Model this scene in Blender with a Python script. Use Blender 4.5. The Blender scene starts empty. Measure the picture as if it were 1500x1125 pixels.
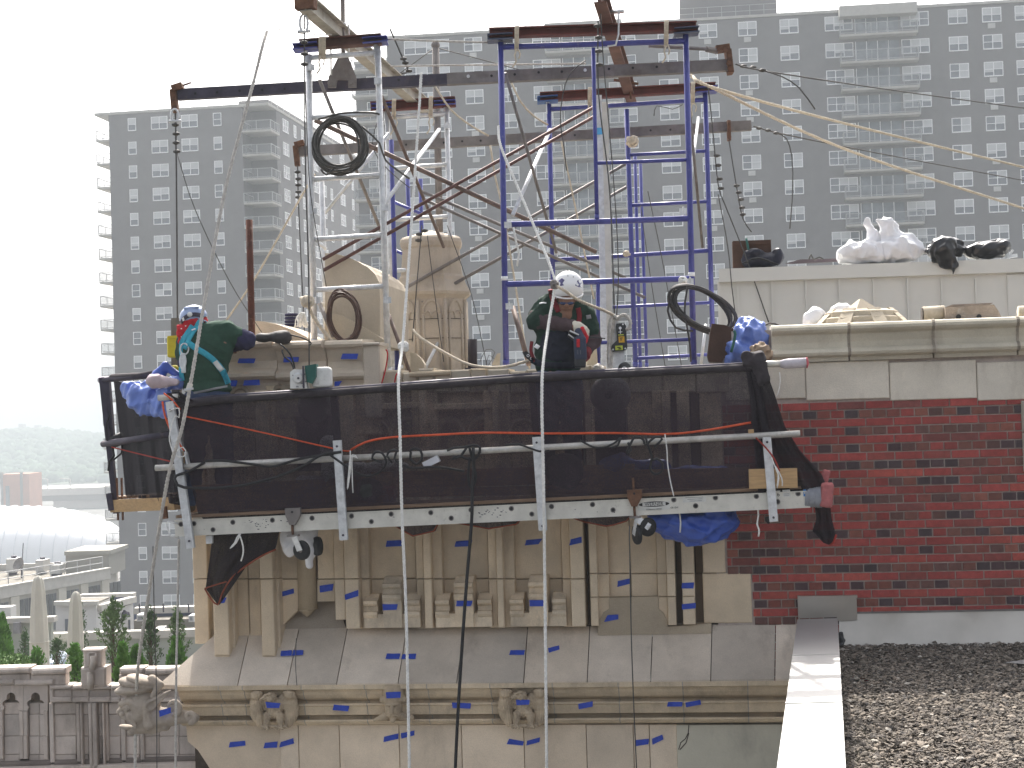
import bpy, math, random
import numpy as np
from mathutils import Vector, Matrix, Euler
random.seed(7); RNG = np.random.default_rng(7)
D = bpy.data
SC = bpy.context.scene
COL = SC.collection
R = math.radians

# ------------------------------------------------------------------ camera
FPX, CX, CY = 2400.0, 750.0, 562.5
PITCH, ROLL = math.atan(48 / FPX), 0.030
_f = Vector((0, math.cos(PITCH), math.sin(PITCH)))
_r0, _u0 = Vector((1, 0, 0)), Vector((0, -math.sin(PITCH), math.cos(PITCH)))
_u = _u0 * math.cos(ROLL) + _r0 * math.sin(ROLL)
_r = _r0 * math.cos(ROLL) - _u0 * math.sin(ROLL)
cam = D.cameras.new('camera'); co = D.objects.new('camera', cam); COL.objects.link(co)
cam.sensor_fit = 'HORIZONTAL'; cam.angle = 2 * math.atan(CX / FPX)
cam.clip_start = 0.1; cam.clip_end = 6000
co.matrix_world = Matrix(((_r.x, _u.x, -_f.x, 0), (_r.y, _u.y, -_f.y, 0), (_r.z, _u.z, -_f.z, 0), (0, 0, 0, 1)))
SC.camera = co

def ray(px, py):
    return _f + _r * ((px - CX) / FPX) + _u * ((CY - py) / FPX)
def P(px, py, Y):
    "the point at depth Y metres seen at a pixel of the 1500 x 1125 photograph"
    d = ray(px, py)
    return d * (Y / d.y)
class Pl:
    "an upright plane through B turned by atan(t): u runs right along it, v up, n towards the camera"
    def __init__(s, B, t):
        s.B = Vector((B[0], B[1], 0)); a = math.atan(t); s.a = a
        s.t = Vector((math.cos(a), -math.sin(a), 0)); s.n = Vector((-math.sin(a), -math.cos(a), 0))
    def at(s, px, py, n=0.0):
        d = ray(px, py)
        return d * ((s.B.dot(s.n) + n) / d.dot(s.n))
    def uv(s, px, py, n=0.0):
        q = s.at(px, py, n) - s.B
        return q.dot(s.t), q.z
    def pt(s, u, v, n=0.0):
        return s.B + s.t * u + s.n * n + Vector((0, 0, v))
FA = Pl((2.66, 12.77, 0), 0.128)          # the stone facade
BG = Pl(P(1085, 300, 167.5), 0.12)        # the long grey block
LB = Pl(P(250, 300, 188.0), 0.16)         # the narrow grey block on the left
F = FA.at

# ------------------------------------------------------------------ materials
MATS = {}; DEFC = {}
def M(name, rgb, rough=0.75, metal=0.0, var=0.18, scale=6.0, bump=0.15, bscale=60.0, attr=False, stain=None, stretch=(1, 1, 1), spec=0.35, sheen=0, coat=0, fine=0.0):
    if name in MATS: return MATS[name]
    m = D.materials.new(name); m.use_nodes = True; MATS[name] = m
    if attr: DEFC[name] = tuple(rgb)
    nt = m.node_tree; N = nt.nodes; L = nt.links
    b = N['Principled BSDF']
    b.inputs['Roughness'].default_value = rough; b.inputs['Metallic'].default_value = metal
    b.inputs['Specular IOR Level'].default_value = spec
    if coat: b.inputs['Coat Weight'].default_value = coat
    tc = N.new('ShaderNodeTexCoord'); mp = N.new('ShaderNodeMapping'); mp.inputs['Scale'].default_value = stretch
    L.new(tc.outputs['Object'], mp.inputs['Vector'])
    nz = N.new('ShaderNodeTexNoise'); nz.inputs['Scale'].default_value = scale; nz.inputs['Detail'].default_value = 6; nz.inputs['Roughness'].default_value = 0.62
    L.new(mp.outputs['Vector'], nz.inputs['Vector'])
    cr = N.new('ShaderNodeMapRange'); cr.inputs['From Min'].default_value = 0.3; cr.inputs['From Max'].default_value = 0.7
    cr.inputs['To Min'].default_value = 1 - var; cr.inputs['To Max'].default_value = 1 + var
    L.new(nz.outputs['Fac'], cr.inputs['Value'])
    mul = N.new('ShaderNodeVectorMath'); mul.operation = 'SCALE'
    if attr:
        at = N.new('ShaderNodeAttribute'); at.attribute_name = 'col'
        L.new(at.outputs['Color'], mul.inputs[0])
    else:
        mul.inputs[0].default_value = rgb
    L.new(cr.outputs['Result'], mul.inputs['Scale'])
    last = mul.outputs['Vector']
    if fine:
        n4 = N.new('ShaderNodeTexNoise'); n4.inputs['Scale'].default_value = 140; n4.inputs['Detail'].default_value = 3
        L.new(tc.outputs['Object'], n4.inputs['Vector'])
        c4 = N.new('ShaderNodeMapRange'); c4.inputs['From Min'].default_value = .3; c4.inputs['From Max'].default_value = .7
        c4.inputs['To Min'].default_value = 1 - fine; c4.inputs['To Max'].default_value = 1 + fine
        L.new(n4.outputs['Fac'], c4.inputs['Value'])
        m4 = N.new('ShaderNodeVectorMath'); m4.operation = 'SCALE'; L.new(last, m4.inputs[0]); L.new(c4.outputs['Result'], m4.inputs['Scale'])
        last = m4.outputs['Vector']
    if stain:
        srgb, amount, sscale, sstr = stain
        mp2 = N.new('ShaderNodeMapping'); mp2.inputs['Scale'].default_value = sstr; mp2.inputs['Location'].default_value = (3.1, 1.7, 5.3)
        L.new(tc.outputs['Object'], mp2.inputs['Vector'])
        n2 = N.new('ShaderNodeTexNoise'); n2.inputs['Scale'].default_value = sscale; n2.inputs['Detail'].default_value = 8; n2.inputs['Roughness'].default_value = 0.7
        L.new(mp2.outputs['Vector'], n2.inputs['Vector'])
        c2 = N.new('ShaderNodeMapRange'); c2.inputs['From Min'].default_value = 0.62 - 0.22 * amount; c2.inputs['From Max'].default_value = 0.80 - 0.1 * amount
        c2.inputs['To Max'].default_value = min(1, 0.45 + 0.5 * amount)
        L.new(n2.outputs['Fac'], c2.inputs['Value'])
        mx = N.new('ShaderNodeMix'); mx.data_type = 'RGBA'
        L.new(c2.outputs['Result'], mx.inputs['Factor']); L.new(last, mx.inputs['A']); mx.inputs['B'].default_value = (*srgb, 1)
        last = mx.outputs['Result']
    L.new(last, b.inputs['Base Color'])
    if bump:
        n3 = N.new('ShaderNodeTexNoise'); n3.inputs['Scale'].default_value = bscale; n3.inputs['Detail'].default_value = 4
        L.new(tc.outputs['Object'], n3.inputs['Vector'])
        bp = N.new('ShaderNodeBump'); bp.inputs['Strength'].default_value = bump; bp.inputs['Distance'].default_value = 0.01
        L.new(n3.outputs['Fac'], bp.inputs['Height']); L.new(bp.outputs['Normal'], b.inputs['Normal'])
    return m
def see_through(name, rgb, alpha, var=0.1, scale=3.0):
    "woven debris netting: threads over open holes too fine to resolve"
    m = D.materials.new(name); m.use_nodes = True; MATS[name] = m
    nt = m.node_tree; N = nt.nodes; L = nt.links
    b = N['Principled BSDF']; b.inputs['Base Color'].default_value = (*rgb, 1); b.inputs['Roughness'].default_value = 0.8
    b.inputs['Specular IOR Level'].default_value = 0.2
    tr = N.new('ShaderNodeBsdfTransparent'); mx = N.new('ShaderNodeMixShader'); out = N['Material Output']
    tc = N.new('ShaderNodeTexCoord'); nz = N.new('ShaderNodeTexNoise'); nz.inputs['Scale'].default_value = scale; nz.inputs['Detail'].default_value = 5
    nz.inputs['Roughness'].default_value = .7
    L.new(tc.outputs['Object'], nz.inputs['Vector'])
    mr = N.new('ShaderNodeMapRange'); mr.inputs['From Min'].default_value = 0.3; mr.inputs['From Max'].default_value = 0.7
    mr.inputs['To Min'].default_value = alpha - var; mr.inputs['To Max'].default_value = min(1, alpha + var)
    L.new(nz.outputs['Fac'], mr.inputs['Value'])
    wv = N.new('ShaderNodeTexNoise'); wv.inputs['Scale'].default_value = 220; wv.inputs['Detail'].default_value = 1
    L.new(tc.outputs['Object'], wv.inputs['Vector'])
    ad = N.new('ShaderNodeMath'); ad.operation = 'MULTIPLY_ADD'; ad.inputs[1].default_value = 0.5; ad.use_clamp = True
    L.new(wv.outputs['Fac'], ad.inputs[0])
    sb = N.new('ShaderNodeMath'); sb.operation = 'SUBTRACT'; sb.inputs[1].default_value = 0.25; L.new(mr.outputs['Result'], sb.inputs[0])
    L.new(sb.outputs[0], ad.inputs[2])
    L.new(ad.outputs[0], mx.inputs['Fac']); L.new(tr.outputs[0], mx.inputs[1]); L.new(b.outputs[0], mx.inputs[2]); L.new(mx.outputs[0], out.inputs['Surface'])
    return m
STONE = M('limestone', (.46, .375, .265), .85, var=.13, scale=3.0, bump=.25, bscale=90, attr=True, stain=((.25, .19, .14), .28, 2.6, (1, 1, .35)), fine=.07)
STONE_D = M('weathered_limestone', (.36, .30, .23), .88, var=.2, scale=4.0, bump=.3, bscale=80, attr=True, stain=((.17, .135, .105), .5, 3.2, (1, 1, .5)), fine=.08)
LEDGE = M('ledge_limestone', (.33, .29, .245), .85, var=.16, scale=2.4, bump=.25, bscale=100, attr=True, stain=((.26, .21, .17), .32, 2.2, (1.6, 1, .5)), fine=.08)
GARG = M('grey_carved_limestone', (.38, .325, .27), .88, var=.18, scale=9, bump=.25, bscale=120, stain=((.2, .165, .13), .4, 7, (1, 1, .7)))
CARVE = M('carved_limestone', (.45, .36, .255), .88, var=.25, scale=9.0, bump=.25, bscale=120, stain=((.11, .085, .065), .5, 7, (1, 1, .7)))
MORTAR = M('mortar', (.20, .165, .125), .95, var=.3, scale=20)
DARKM = M('dark_joint', (.075, .06, .05), .95, var=.4, scale=14)
BRICK = M('brick', (.2, .05, .04), .85, var=.22, scale=25, bump=.3, bscale=140, attr=True, fine=.12)
BMORT = M('brick_mortar', (.46, .39, .35), .95, var=.2, scale=20)
TAPE = M('blue_tape', (.028, .07, .46), .6, var=.18, scale=30, bump=.3, bscale=50)
GALV = M('galvanised_steel', (.66, .67, .68), .42, .35, var=.2, scale=20, bump=.05, stain=((.22, .19, .17), .18, 9, (1, 1, 1)))
ALU = M('worn_aluminium', (.66, .64, .58), .45, .35, var=.12, scale=9, bump=.05, stain=((.16, .14, .12), .14, 26, (1, 1, 1)))
BLUEP = M('blue_scaffold_paint', (.05, .056, .27), .42, .0, var=.2, scale=12, bump=.06, stain=((.36, .36, .44), .12, 24, (1, 1, 1)), spec=.5)
RBR = M('red_brown_tube', (.125, .06, .052), .65, .15, var=.3, scale=10, bump=.1, stain=((.28, .25, .24), .2, 14, (1, 1, 1)))
RUST = M('red_primer_steel', (.145, .036, .026), .7, .1, var=.25, scale=8, bump=.1, stain=((.055, .035, .03), .4, 6, (1, 1, 1)))
BROWN = M('brown_brace_steel', (.17, .12, .10), .6, .3, var=.3, scale=12, bump=.1, stain=((.3, .28, .27), .2, 14, (1, 1, 1)))
RUSTY = M('rusty_iron', (.17, .085, .05), .85, .2, var=.4, scale=20, bump=.3, stain=((.05, .03, .025), .5, 15, (1, 1, 1)))
GSTEEL = M('weathered_beam', (.22, .20, .19), .65, .35, var=.3, scale=5, bump=.12, stain=((.11, .075, .055), .45, 5, (1, 1, 1)))
DSTEEL = M('dark_painted_steel', (.055, .048, .07), .55, .2, var=.3, scale=7, bump=.1, stain=((.16, .12, .1), .25, 7, (1, 1, 1)))
WIRE = M('wire_rope', (.09, .085, .08), .6, .5, var=.2, scale=40, bump=0)
WROPE = M('white_rope', (.78, .77, .74), .85, var=.15, scale=40, bump=.3, bscale=300)
GROPE = M('grey_rope', (.54, .51, .47), .9, var=.25, scale=40, bump=.3, bscale=300)
TROPE = M('tan_rope', (.60, .52, .41), .9, var=.2, scale=40, bump=.3, bscale=300)
BLACK = M('black_rubber', (.018, .018, .02), .6, var=.3, scale=30, bump=.1)
BPLAS = M('black_plastic', (.014, .014, .017), .28, var=.2, scale=10, bump=.2, bscale=30, spec=.6)
WOOD = M('pine_board', (.46, .30, .15), .75, var=.2, scale=5, bump=.1, stretch=(1, 8, 12), stain=((.22, .1, .04), .2, 9, (1, 1, 2)))
DWOOD = M('old_board', (.20, .13, .085), .85, var=.3, scale=6, bump=.2, stretch=(.6, 6, 10))
WHITEP = M('white_plastic_bag', (.80, .80, .82), .45, var=.06, scale=6, bump=.25, bscale=30)
BTARP = M('blue_tarp', (.035, .09, .42), .38, var=.18, scale=8, bump=.3, bscale=40, spec=.5)
BTARPL = M('pale_blue_tarp', (.14, .22, .58), .38, var=.18, scale=8, bump=.3, bscale=40, spec=.5)
GTEE = M('green_tshirt', (.022, .062, .04), .95, var=.15, scale=30, bump=.3, bscale=180)
NAVY = M('navy_knit', (.028, .026, .07), .95, var=.15, scale=30, bump=.3, bscale=180)
BSLV = M('brown_knit_sleeve', (.075, .05, .055), .95, var=.15, scale=30, bump=.3, bscale=180)
JEAN = M('denim', (.05, .07, .13), .95, var=.2, scale=30, bump=.3, bscale=200)
SKIN = M('skin', (.24, .125, .08), .6, var=.08, scale=20, bump=.1)
TEAL = M('teal_webbing', (.045, .36, .48), .8, var=.12, scale=60, bump=.2)
REDC = M('red_bandana', (.50, .02, .03), .9, var=.25, scale=30, bump=.3)
REDW = M('red_webbing', (.20, .02, .028), .85, var=.2, scale=60)
HELW = M('white_helmet', (.82, .82, .83), .25, var=.03, scale=5, bump=0, coat=.3)
HELB = M('blue_grey_helmet', (.30, .38, .58), .28, var=.1, scale=5, bump=0, coat=.3)
GLOVE = M('cream_glove', (.68, .64, .54), .85, var=.1, scale=20, bump=.2)
YEL = M('yellow_plastic', (.72, .60, .03), .5, var=.12, scale=8)
METALP = M('grey_green_panel', (.64, .64, .60), .5, .0, var=.05, scale=1.5, bump=.02, bscale=10)
FLASH = M('sheet_metal_flashing', (.46, .43, .39), .34, .7, var=.12, scale=2.2, bump=.12, bscale=5)
COPW = M('white_metal_coping', (.42, .42, .415), .40, .45, var=.05, scale=2, bump=.05, bscale=8)
NET = see_through('black_netting', (.036, .025, .034), .86, .08)
NETL = see_through('black_netting_folds', (.020, .015, .020), .96, .04)
GREY = M('grey_paint', (.25, .25, .26), .5, var=.15, scale=10)
WPNT = M('chipped_white_paint', (.72, .72, .70), .5, var=.1, scale=12, stain=((.2, .18, .16), .3, 16, (1, 1, 1)))
GREEN = M('dark_green_paint', (.02, .11, .09), .45, var=.2, scale=12)

# ------------------------------------------------------------------ mesh building
class MB:
    def __init__(s): s.v = []; s.f = []; s.c = []; s.col = (1, 1, 1)
    def add(s, vs, fs, col=None):
        o = len(s.v); s.v += [Vector(q) for q in vs]; c = col or s.col
        for f in fs: s.f.append([i + o for i in f]); s.c.append(c)
        return s
    def box(s, c8, col=None):
        "eight corners: the four of the front face in turn, then those of the back"
        return s.add(c8, [(0, 1, 2, 3), (7, 6, 5, 4), (0, 4, 5, 1), (1, 5, 6, 2), (2, 6, 7, 3), (3, 7, 4, 0)], col)
    def prism(s, pts, vec, col=None):
        n = len(pts); vec = Vector(vec); pts = [Vector(p) for p in pts]
        fs = [list(range(n)), list(range(2 * n - 1, n - 1, -1))]
        fs += [(i, n + i, n + (i + 1) % n, (i + 1) % n) for i in range(n)]
        return s.add(pts + [p + vec for p in pts], fs, col)
    def ubox(s, pl, u0, u1, v0, v1, n0, n1, col=None, bev=0.0):
        "a block on a plane, from n0 to n1, its front edges bevelled by bev"
        if bev:
            q = lambda u, v, n: pl.pt(u, v, n)
            b = bev; nb = n1 - b if n1 > n0 else n1 + b
            vs = [q(u0 + b, v0 + b, n1), q(u1 - b, v0 + b, n1), q(u1 - b, v1 - b, n1), q(u0 + b, v1 - b, n1),
                  q(u0, v0, nb), q(u1, v0, nb), q(u1, v1, nb), q(u0, v1, nb), q(u0, v0, n0), q(u1, v0, n0), q(u1, v1, n0), q(u0, v1, n0)]
            fs = [(0, 1, 2, 3)]
            for i in range(4):
                j = (i + 1) % 4
                fs += [(4 + i, 4 + j, j, i), (8 + i, 8 + j, 4 + j, 4 + i)]
            fs.append((11, 10, 9, 8))
            return s.add(vs, fs, col)
        return s.box([pl.pt(u0, v0, n1), pl.pt(u1, v0, n1), pl.pt(u1, v1, n1), pl.pt(u0, v1, n1),
                      pl.pt(u0, v0, n0), pl.pt(u1, v0, n0), pl.pt(u1, v1, n0), pl.pt(u0, v1, n0)], col)
    def fbox(s, x0, y0, x1, y1, n0, n1, col=None, bev=0.0, pl=None):
        pl = pl or FA; mx, my = (x0 + x1) / 2, (y0 + y1) / 2
        return s.ubox(pl, pl.uv(x0, my, n1)[0], pl.uv(x1, my, n1)[0], pl.uv(mx, y1, n1)[1], pl.uv(mx, y0, n1)[1], n0, n1, col, bev)
    def fpoly(s, pix, n0, n1, col=None, pl=None):
        pl = pl or FA
        return s.prism([pl.at(x, y, n1) for x, y in pix], pl.n * (n0 - n1), col)
    def bar(s, p0, p1, w, h, up=(0, 0, 1), col=None):
        p0, p1 = Vector(p0), Vector(p1); d = (p1 - p0).normalized(); u = Vector(up); x = d.cross(u)
        if x.length < 1e-4: x = d.cross(Vector((1, 0, 0)))
        x.normalize(); z = x.cross(d).normalized(); a, b = x * (w / 2), z * (h / 2)
        return s.box([p0 - a - b, p0 + a - b, p0 + a + b, p0 - a + b, p1 - a - b, p1 + a - b, p1 + a + b, p1 - a + b], col)
    def ibeam(s, p0, p1, w, h, t=.012, up=(0, 0, 1), chan=False):
        p0, p1 = Vector(p0), Vector(p1); d = (p1 - p0).normalized(); x = d.cross(Vector(up)).normalized(); z = x.cross(d).normalized()
        if chan: prof = [(-w/2, -h/2), (w/2, -h/2), (w/2, -h/2+t), (-w/2+t, -h/2+t), (-w/2+t, h/2-t), (w/2, h/2-t), (w/2, h/2), (-w/2, h/2)]
        else: prof = [(-w/2, -h/2), (w/2, -h/2), (w/2, -h/2+t), (t/2, -h/2+t), (t/2, h/2-t), (w/2, h/2-t), (w/2, h/2), (-w/2, h/2), (-w/2, h/2-t), (-t/2, h/2-t), (-t/2, -h/2+t), (-w/2, -h/2+t)]
        return s.prism([p0 + x * a + z * b for a, b in prof], p1 - p0)
    def tube(s, pts, r, seg=8, cap=True, closed=False, rad=None):
        pts = [Vector(p) for p in pts]; n = len(pts); vs = []; T = []
        for i in range(n):
            a = pts[i - 1] if (i or closed) else pts[i]; b = pts[(i + 1) % n] if (i < n - 1 or closed) else pts[i]
            T.append((b - a).normalized())
        x = T[0].cross(Vector((0.13, 0.2, 1)))
        if x.length < .05: x = T[0].cross(Vector((1, 0, 0)))
        x.normalize()
        for i in range(n):
            x = (x - T[i] * x.dot(T[i])).normalized(); y = T[i].cross(x); rr = rad[i] if rad else r
            vs += [pts[i] + (x * math.cos(2 * math.pi * k / seg) + y * math.sin(2 * math.pi * k / seg)) * rr for k in range(seg)]
        fs = []
        for i in range(n if closed else n - 1):
            a, b = i * seg, ((i + 1) % n) * seg
            fs += [(a + k, a + (k + 1) % seg, b + (k + 1) % seg, b + k) for k in range(seg)]
        if cap and not closed: fs += [list(range(seg - 1, -1, -1)), list(range((n - 1) * seg, n * seg))]
        return s.add(vs, fs)
    def pipe(s, p0, p1, r, t=.004, seg=12):
        "an open-ended pipe with a wall"
        p0, p1 = Vector(p0), Vector(p1); d = (p1 - p0).normalized(); x = d.cross(Vector((.1, .3, 1))).normalized(); y = d.cross(x)
        vs = []
        for p, rr in ((p0, r), (p1, r), (p1, r - t), (p0, r - t)):
            vs += [p + (x * math.cos(2 * math.pi * k / seg) + y * math.sin(2 * math.pi * k / seg)) * rr for k in range(seg)]
        return s.add(vs, [(a * seg + k, a * seg + (k + 1) % seg, ((a + 1) % 4) * seg + (k + 1) % seg, ((a + 1) % 4) * seg + k) for a in range(4) for k in range(seg)])
    def rope(s, pts, r, pitch=.07, strands=3):
        "laid rope: strands wound round a line"
        pts = smooth(pts, .014); L = 0; x = None; out = [[] for _ in range(strands)]
        for i in range(len(pts)):
            a, b = pts[max(0, i - 1)], pts[min(len(pts) - 1, i + 1)]; t = (b - a).normalized()
            if x is None: x = t.cross(Vector((.1, 1, .2))).normalized()
            x = (x - t * x.dot(t)).normalized(); y = t.cross(x)
            if i: L += (pts[i] - pts[i - 1]).length
            for k in range(strands):
                w = 2 * math.pi * (L / pitch + k / strands); out[k].append(pts[i] + (x * math.cos(w) + y * math.sin(w)) * r * .52)
        for o in out: s.tube(o, r * .56, 5)
        return s
    def disc(s, c, nrm, r, t, seg=20):
        nrm = Vector(nrm).normalized(); c = Vector(c)
        return s.tube([c, c + nrm * t], r, seg)
    def lathe(s, base, prof, seg=24, axis=(0, 0, 1), xdir=None, a0=0.0, a1=2 * math.pi):
        base = Vector(base); ax = Vector(axis).normalized(); x = Vector(xdir) if xdir else ax.cross(Vector((.3, 1, .1)))
        x = (x - ax * x.dot(ax)).normalized(); y = ax.cross(x); full = abs(a1 - a0 - 2 * math.pi) < 1e-6; ns = seg if full else seg + 1
        vs = [base + ax * h + (x * math.cos(a0 + (a1 - a0) * k / seg) + y * math.sin(a0 + (a1 - a0) * k / seg)) * r for r, h in prof for k in range(ns)]
        fs = []
        for i in range(len(prof) - 1):
            for k in range(seg):
                k2 = (k + 1) % ns
                fs.append((i * ns + k, i * ns + k2, (i + 1) * ns + k2, (i + 1) * ns + k))
        if full:
            fs += [list(range(ns - 1, -1, -1)), list(range((len(prof) - 1) * ns, len(prof) * ns))]
        return s.add(vs, fs)
    def sphere(s, c, rad, seg=12, rings=8, rot=None):
        c = Vector(c); rad = Vector(rad) if hasattr(rad, '__len__') else Vector((rad,) * 3); vs = []; Rm = rot or Matrix.Identity(3)
        for i in range(rings + 1):
            th = math.pi * i / rings
            for k in range(seg):
                ph = 2 * math.pi * k / seg
                vs.append(c + Rm @ Vector((rad.x * math.sin(th) * math.cos(ph), rad.y * math.sin(th) * math.sin(ph), rad.z * math.cos(th))))
        return s.add(vs, [(i * seg + k, i * seg + (k + 1) % seg, (i + 1) * seg + (k + 1) % seg, (i + 1) * seg + k) for i in range(rings) for k in range(seg)])
    def sheet(s, grid, thick=0.0):
        "a cloth given as rows of points; with thick it becomes a closed slab"
        nr, nc = len(grid), len(grid[0]); vs = [Vector(p) for row in grid for p in row]
        fs = [(i * nc + j, i * nc + j + 1, (i + 1) * nc + j + 1, (i + 1) * nc + j) for i in range(nr - 1) for j in range(nc - 1)]
        if thick:
            n = (vs[1] - vs[0]).cross(vs[nc] - vs[0]).normalized() * thick
            m = len(vs); vs = vs + [v + n for v in vs]; fs = fs + [tuple(m + i for i in reversed(f)) for f in fs]
            rim = [j for j in range(nc)] + [i * nc + nc - 1 for i in range(1, nr)] + [(nr - 1) * nc + j for j in range(nc - 2, -1, -1)] + [i * nc for i in range(nr - 2, 0, -1)]
            fs += [(rim[(k + 1) % len(rim)], rim[k], m + rim[k], m + rim[(k + 1) % len(rim)]) for k in range(len(rim))]
        return s.add(vs, fs)
    def mesh(s, name, org=None):
        me = D.meshes.new(name); o = Vector(org) if org else Vector((0, 0, 0))
        me.from_pydata([tuple(v - o) for v in s.v], [], s.f)
        if any(c != (1, 1, 1) for c in s.c):
            a = me.attributes.new('col', 'FLOAT_COLOR', 'FACE')
            a.data.foreach_set('color', np.array([(*c, 1.0) for c in s.c], dtype=np.float32).ravel())
        me.update(); return me
    def build(s, name, mat, parent=None, smooth=False, local=False, org=None, fixn=True):
        if mat and mat.name in DEFC: s.c = [DEFC[mat.name] if c == (1, 1, 1) else c for c in s.c]
        if parent is not None: o = Vector((0, 0, 0)) if local else wl(parent)
        else:
            a = np.array([tuple(v) for v in s.v]); o = Vector(org) if org else Vector((*((a.min(0) + a.max(0))[:2] / 2), a[:, 2].min()))
        me = s.mesh(name, o)
        if fixn: fix_normals(me)
        return link(name, me, mat, parent, Vector((0, 0, 0)) if parent is not None else o, smooth)
def fix_normals(me):
    import bmesh
    bm = bmesh.new(); bm.from_mesh(me); bmesh.ops.recalc_face_normals(bm, faces=bm.faces); bm.to_mesh(me); bm.free()
def wl(o):
    v = o.location.copy()
    while o.parent: o = o.parent; v += o.location
    return v
def link(name, me, mat, parent=None, loc=(0, 0, 0), smooth=False):
    if mat and not me.materials: me.materials.append(mat)
    if smooth: me.polygons.foreach_set('use_smooth', [True] * len(me.polygons))
    o = D.objects.new(name, me); COL.objects.link(o); o.location = loc
    if parent is not None: o.parent = parent
    return o
def tag(o, label=None, cat=None, group=None, kind=None):
    if label: o['label'] = label
    if cat: o['category'] = cat
    if group: o['group'] = group
    if kind: o['kind'] = kind
    return o
def thing(name, label, cat, loc=(0, 0, 0), group=None, rz=0.0):
    o = D.objects.new(name, None); COL.objects.link(o); o.location = loc; o.rotation_euler = (0, 0, rz); o.empty_display_size = .1
    return tag(o, label, cat, group)
def one(mb, name, mat, label, cat, group=None, smooth=False, org=None):
    return tag(mb.build(name, mat, None, smooth, org=org), label, cat, group)
def smooth(pts, step=.05):
    "Catmull-Rom through the points, resampled about every step metres"
    pts = [Vector(p) for p in pts]
    if len(pts) == 2:
        n = max(2, int((pts[1] - pts[0]).length / step)); return [pts[0].lerp(pts[1], i / n) for i in range(n + 1)]
    out = []; q = [pts[0] * 2 - pts[1]] + pts + [pts[-1] * 2 - pts[-2]]
    for i in range(1, len(q) - 2):
        a, b, c, d = q[i - 1:i + 3]; n = max(2, int((c - b).length / step))
        for k in range(n):
            t = k / n; out.append(((b * 2) + (c - a) * t + (a * 2 - b * 5 + c * 4 - d) * t * t + (b * 3 - a - c * 3 + d) * t ** 3) * .5)
    return out + [pts[-1]]
def pxs(lst, Y):
    "pixel points, each with the depth Y or its own third number"
    return [P(q[0], q[1], q[2] if len(q) > 2 else Y) for q in lst]
def text_mesh(s, size, th=.001):
    cu = D.curves.new('t', 'FONT'); cu.body = s; cu.size = size; cu.extrude = th; cu.align_x = 'CENTER'; cu.align_y = 'CENTER'
    o = D.objects.new('t', cu); COL.objects.link(o)
    dg = bpy.context.evaluated_depsgraph_get(); me = D.meshes.new_from_object(o.evaluated_get(dg)); D.objects.remove(o); D.curves.remove(cu)
    return me

# ------------------------------------------------------------------ sculpting: signed distances, smooth unions, surface nets
def _rot(e): return np.array(Euler([R(a) for a in e]).to_matrix()) if e else np.eye(3)
def sdf(prims, h, noise=None, pad=None):
    "prims: ('E', centre, radii, euler, k) ('C', p0, p1, r0, r1, k) ('B', centre, half, euler, round, k); a leading '-' carves"
    lo = np.full(3, 1e9); hi = -lo
    for p in prims:
        if p[0][0] == '-': continue
        if p[0] == 'C':
            for c, r in ((p[1], p[3]), (p[2], p[4])): lo = np.minimum(lo, np.array(c) - r); hi = np.maximum(hi, np.array(c) + r)
        else:
            r = max(p[2]) if p[0] == 'E' else np.linalg.norm(p[2]); lo = np.minimum(lo, np.array(p[1]) - r); hi = np.maximum(hi, np.array(p[1]) + r)
    pad = pad or 3 * h; lo -= pad; hi += pad; n = np.ceil((hi - lo) / h).astype(int) + 1
    G = np.stack(np.meshgrid(*[lo[i] + h * np.arange(n[i]) for i in range(3)], indexing='ij'), -1)
    Dd = np.full(G.shape[:3], 1e3)
    for p in prims:
        neg = p[0][0] == '-'; kd = p[0][-1]; k = p[-1]
        if kd == 'E':
            q = (G - np.array(p[1])) @ _rot(p[3]); r = np.array(p[2]); k0 = np.linalg.norm(q / r, axis=-1); k1 = np.linalg.norm(q / (r * r), axis=-1) + 1e-9
            d = k0 * (k0 - 1) / k1
        elif kd == 'C':
            a, b = np.array(p[1], float), np.array(p[2], float); ab = b - a; t = np.clip(((G - a) @ ab) / max(ab @ ab, 1e-12), 0, 1)
            d = np.linalg.norm(G - a - t[..., None] * ab, axis=-1) - (p[3] + (p[4] - p[3]) * t)
        else:
            q = np.abs((G - np.array(p[1])) @ _rot(p[3])) - (np.array(p[2]) - p[4])
            d = np.linalg.norm(np.maximum(q, 0), axis=-1) + np.minimum(q.max(-1), 0) - p[4]
        if neg:
            hh = np.clip(.5 - .5 * (Dd + d) / k, 0, 1); Dd = Dd * (1 - hh) - d * hh + k * hh * (1 - hh)
        else:
            hh = np.clip(.5 + .5 * (Dd - d) / k, 0, 1); Dd = Dd * (1 - hh) + d * hh - k * hh * (1 - hh)
    if noise is not None: Dd = Dd + noise(G)
    return surfnet(Dd, lo, h)
def wrinkle(amp, freq, seed=1, n=10, ridge=True):
    rg = np.random.default_rng(seed); K = rg.normal(size=(n, 3)); K /= np.linalg.norm(K, axis=1)[:, None]; fr = freq * rg.uniform(.6, 2.2, n); ph = rg.uniform(0, 6.28, n)
    def f(G):
        s = 0
        w = np.stack([np.sin(G @ (rg2 * freq * .35) + p) for rg2, p in zip(K[:3], ph)], -1) * .5
        Q = G + w / freq
        for i in range(n):
            v = np.sin((Q @ K[i]) * fr[i] + ph[i]); s = s + (np.abs(v) * 1.6 - 1 if ridge else v) * (freq / fr[i]) ** .7
        return amp * s / math.sqrt(n)
    return f
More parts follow.
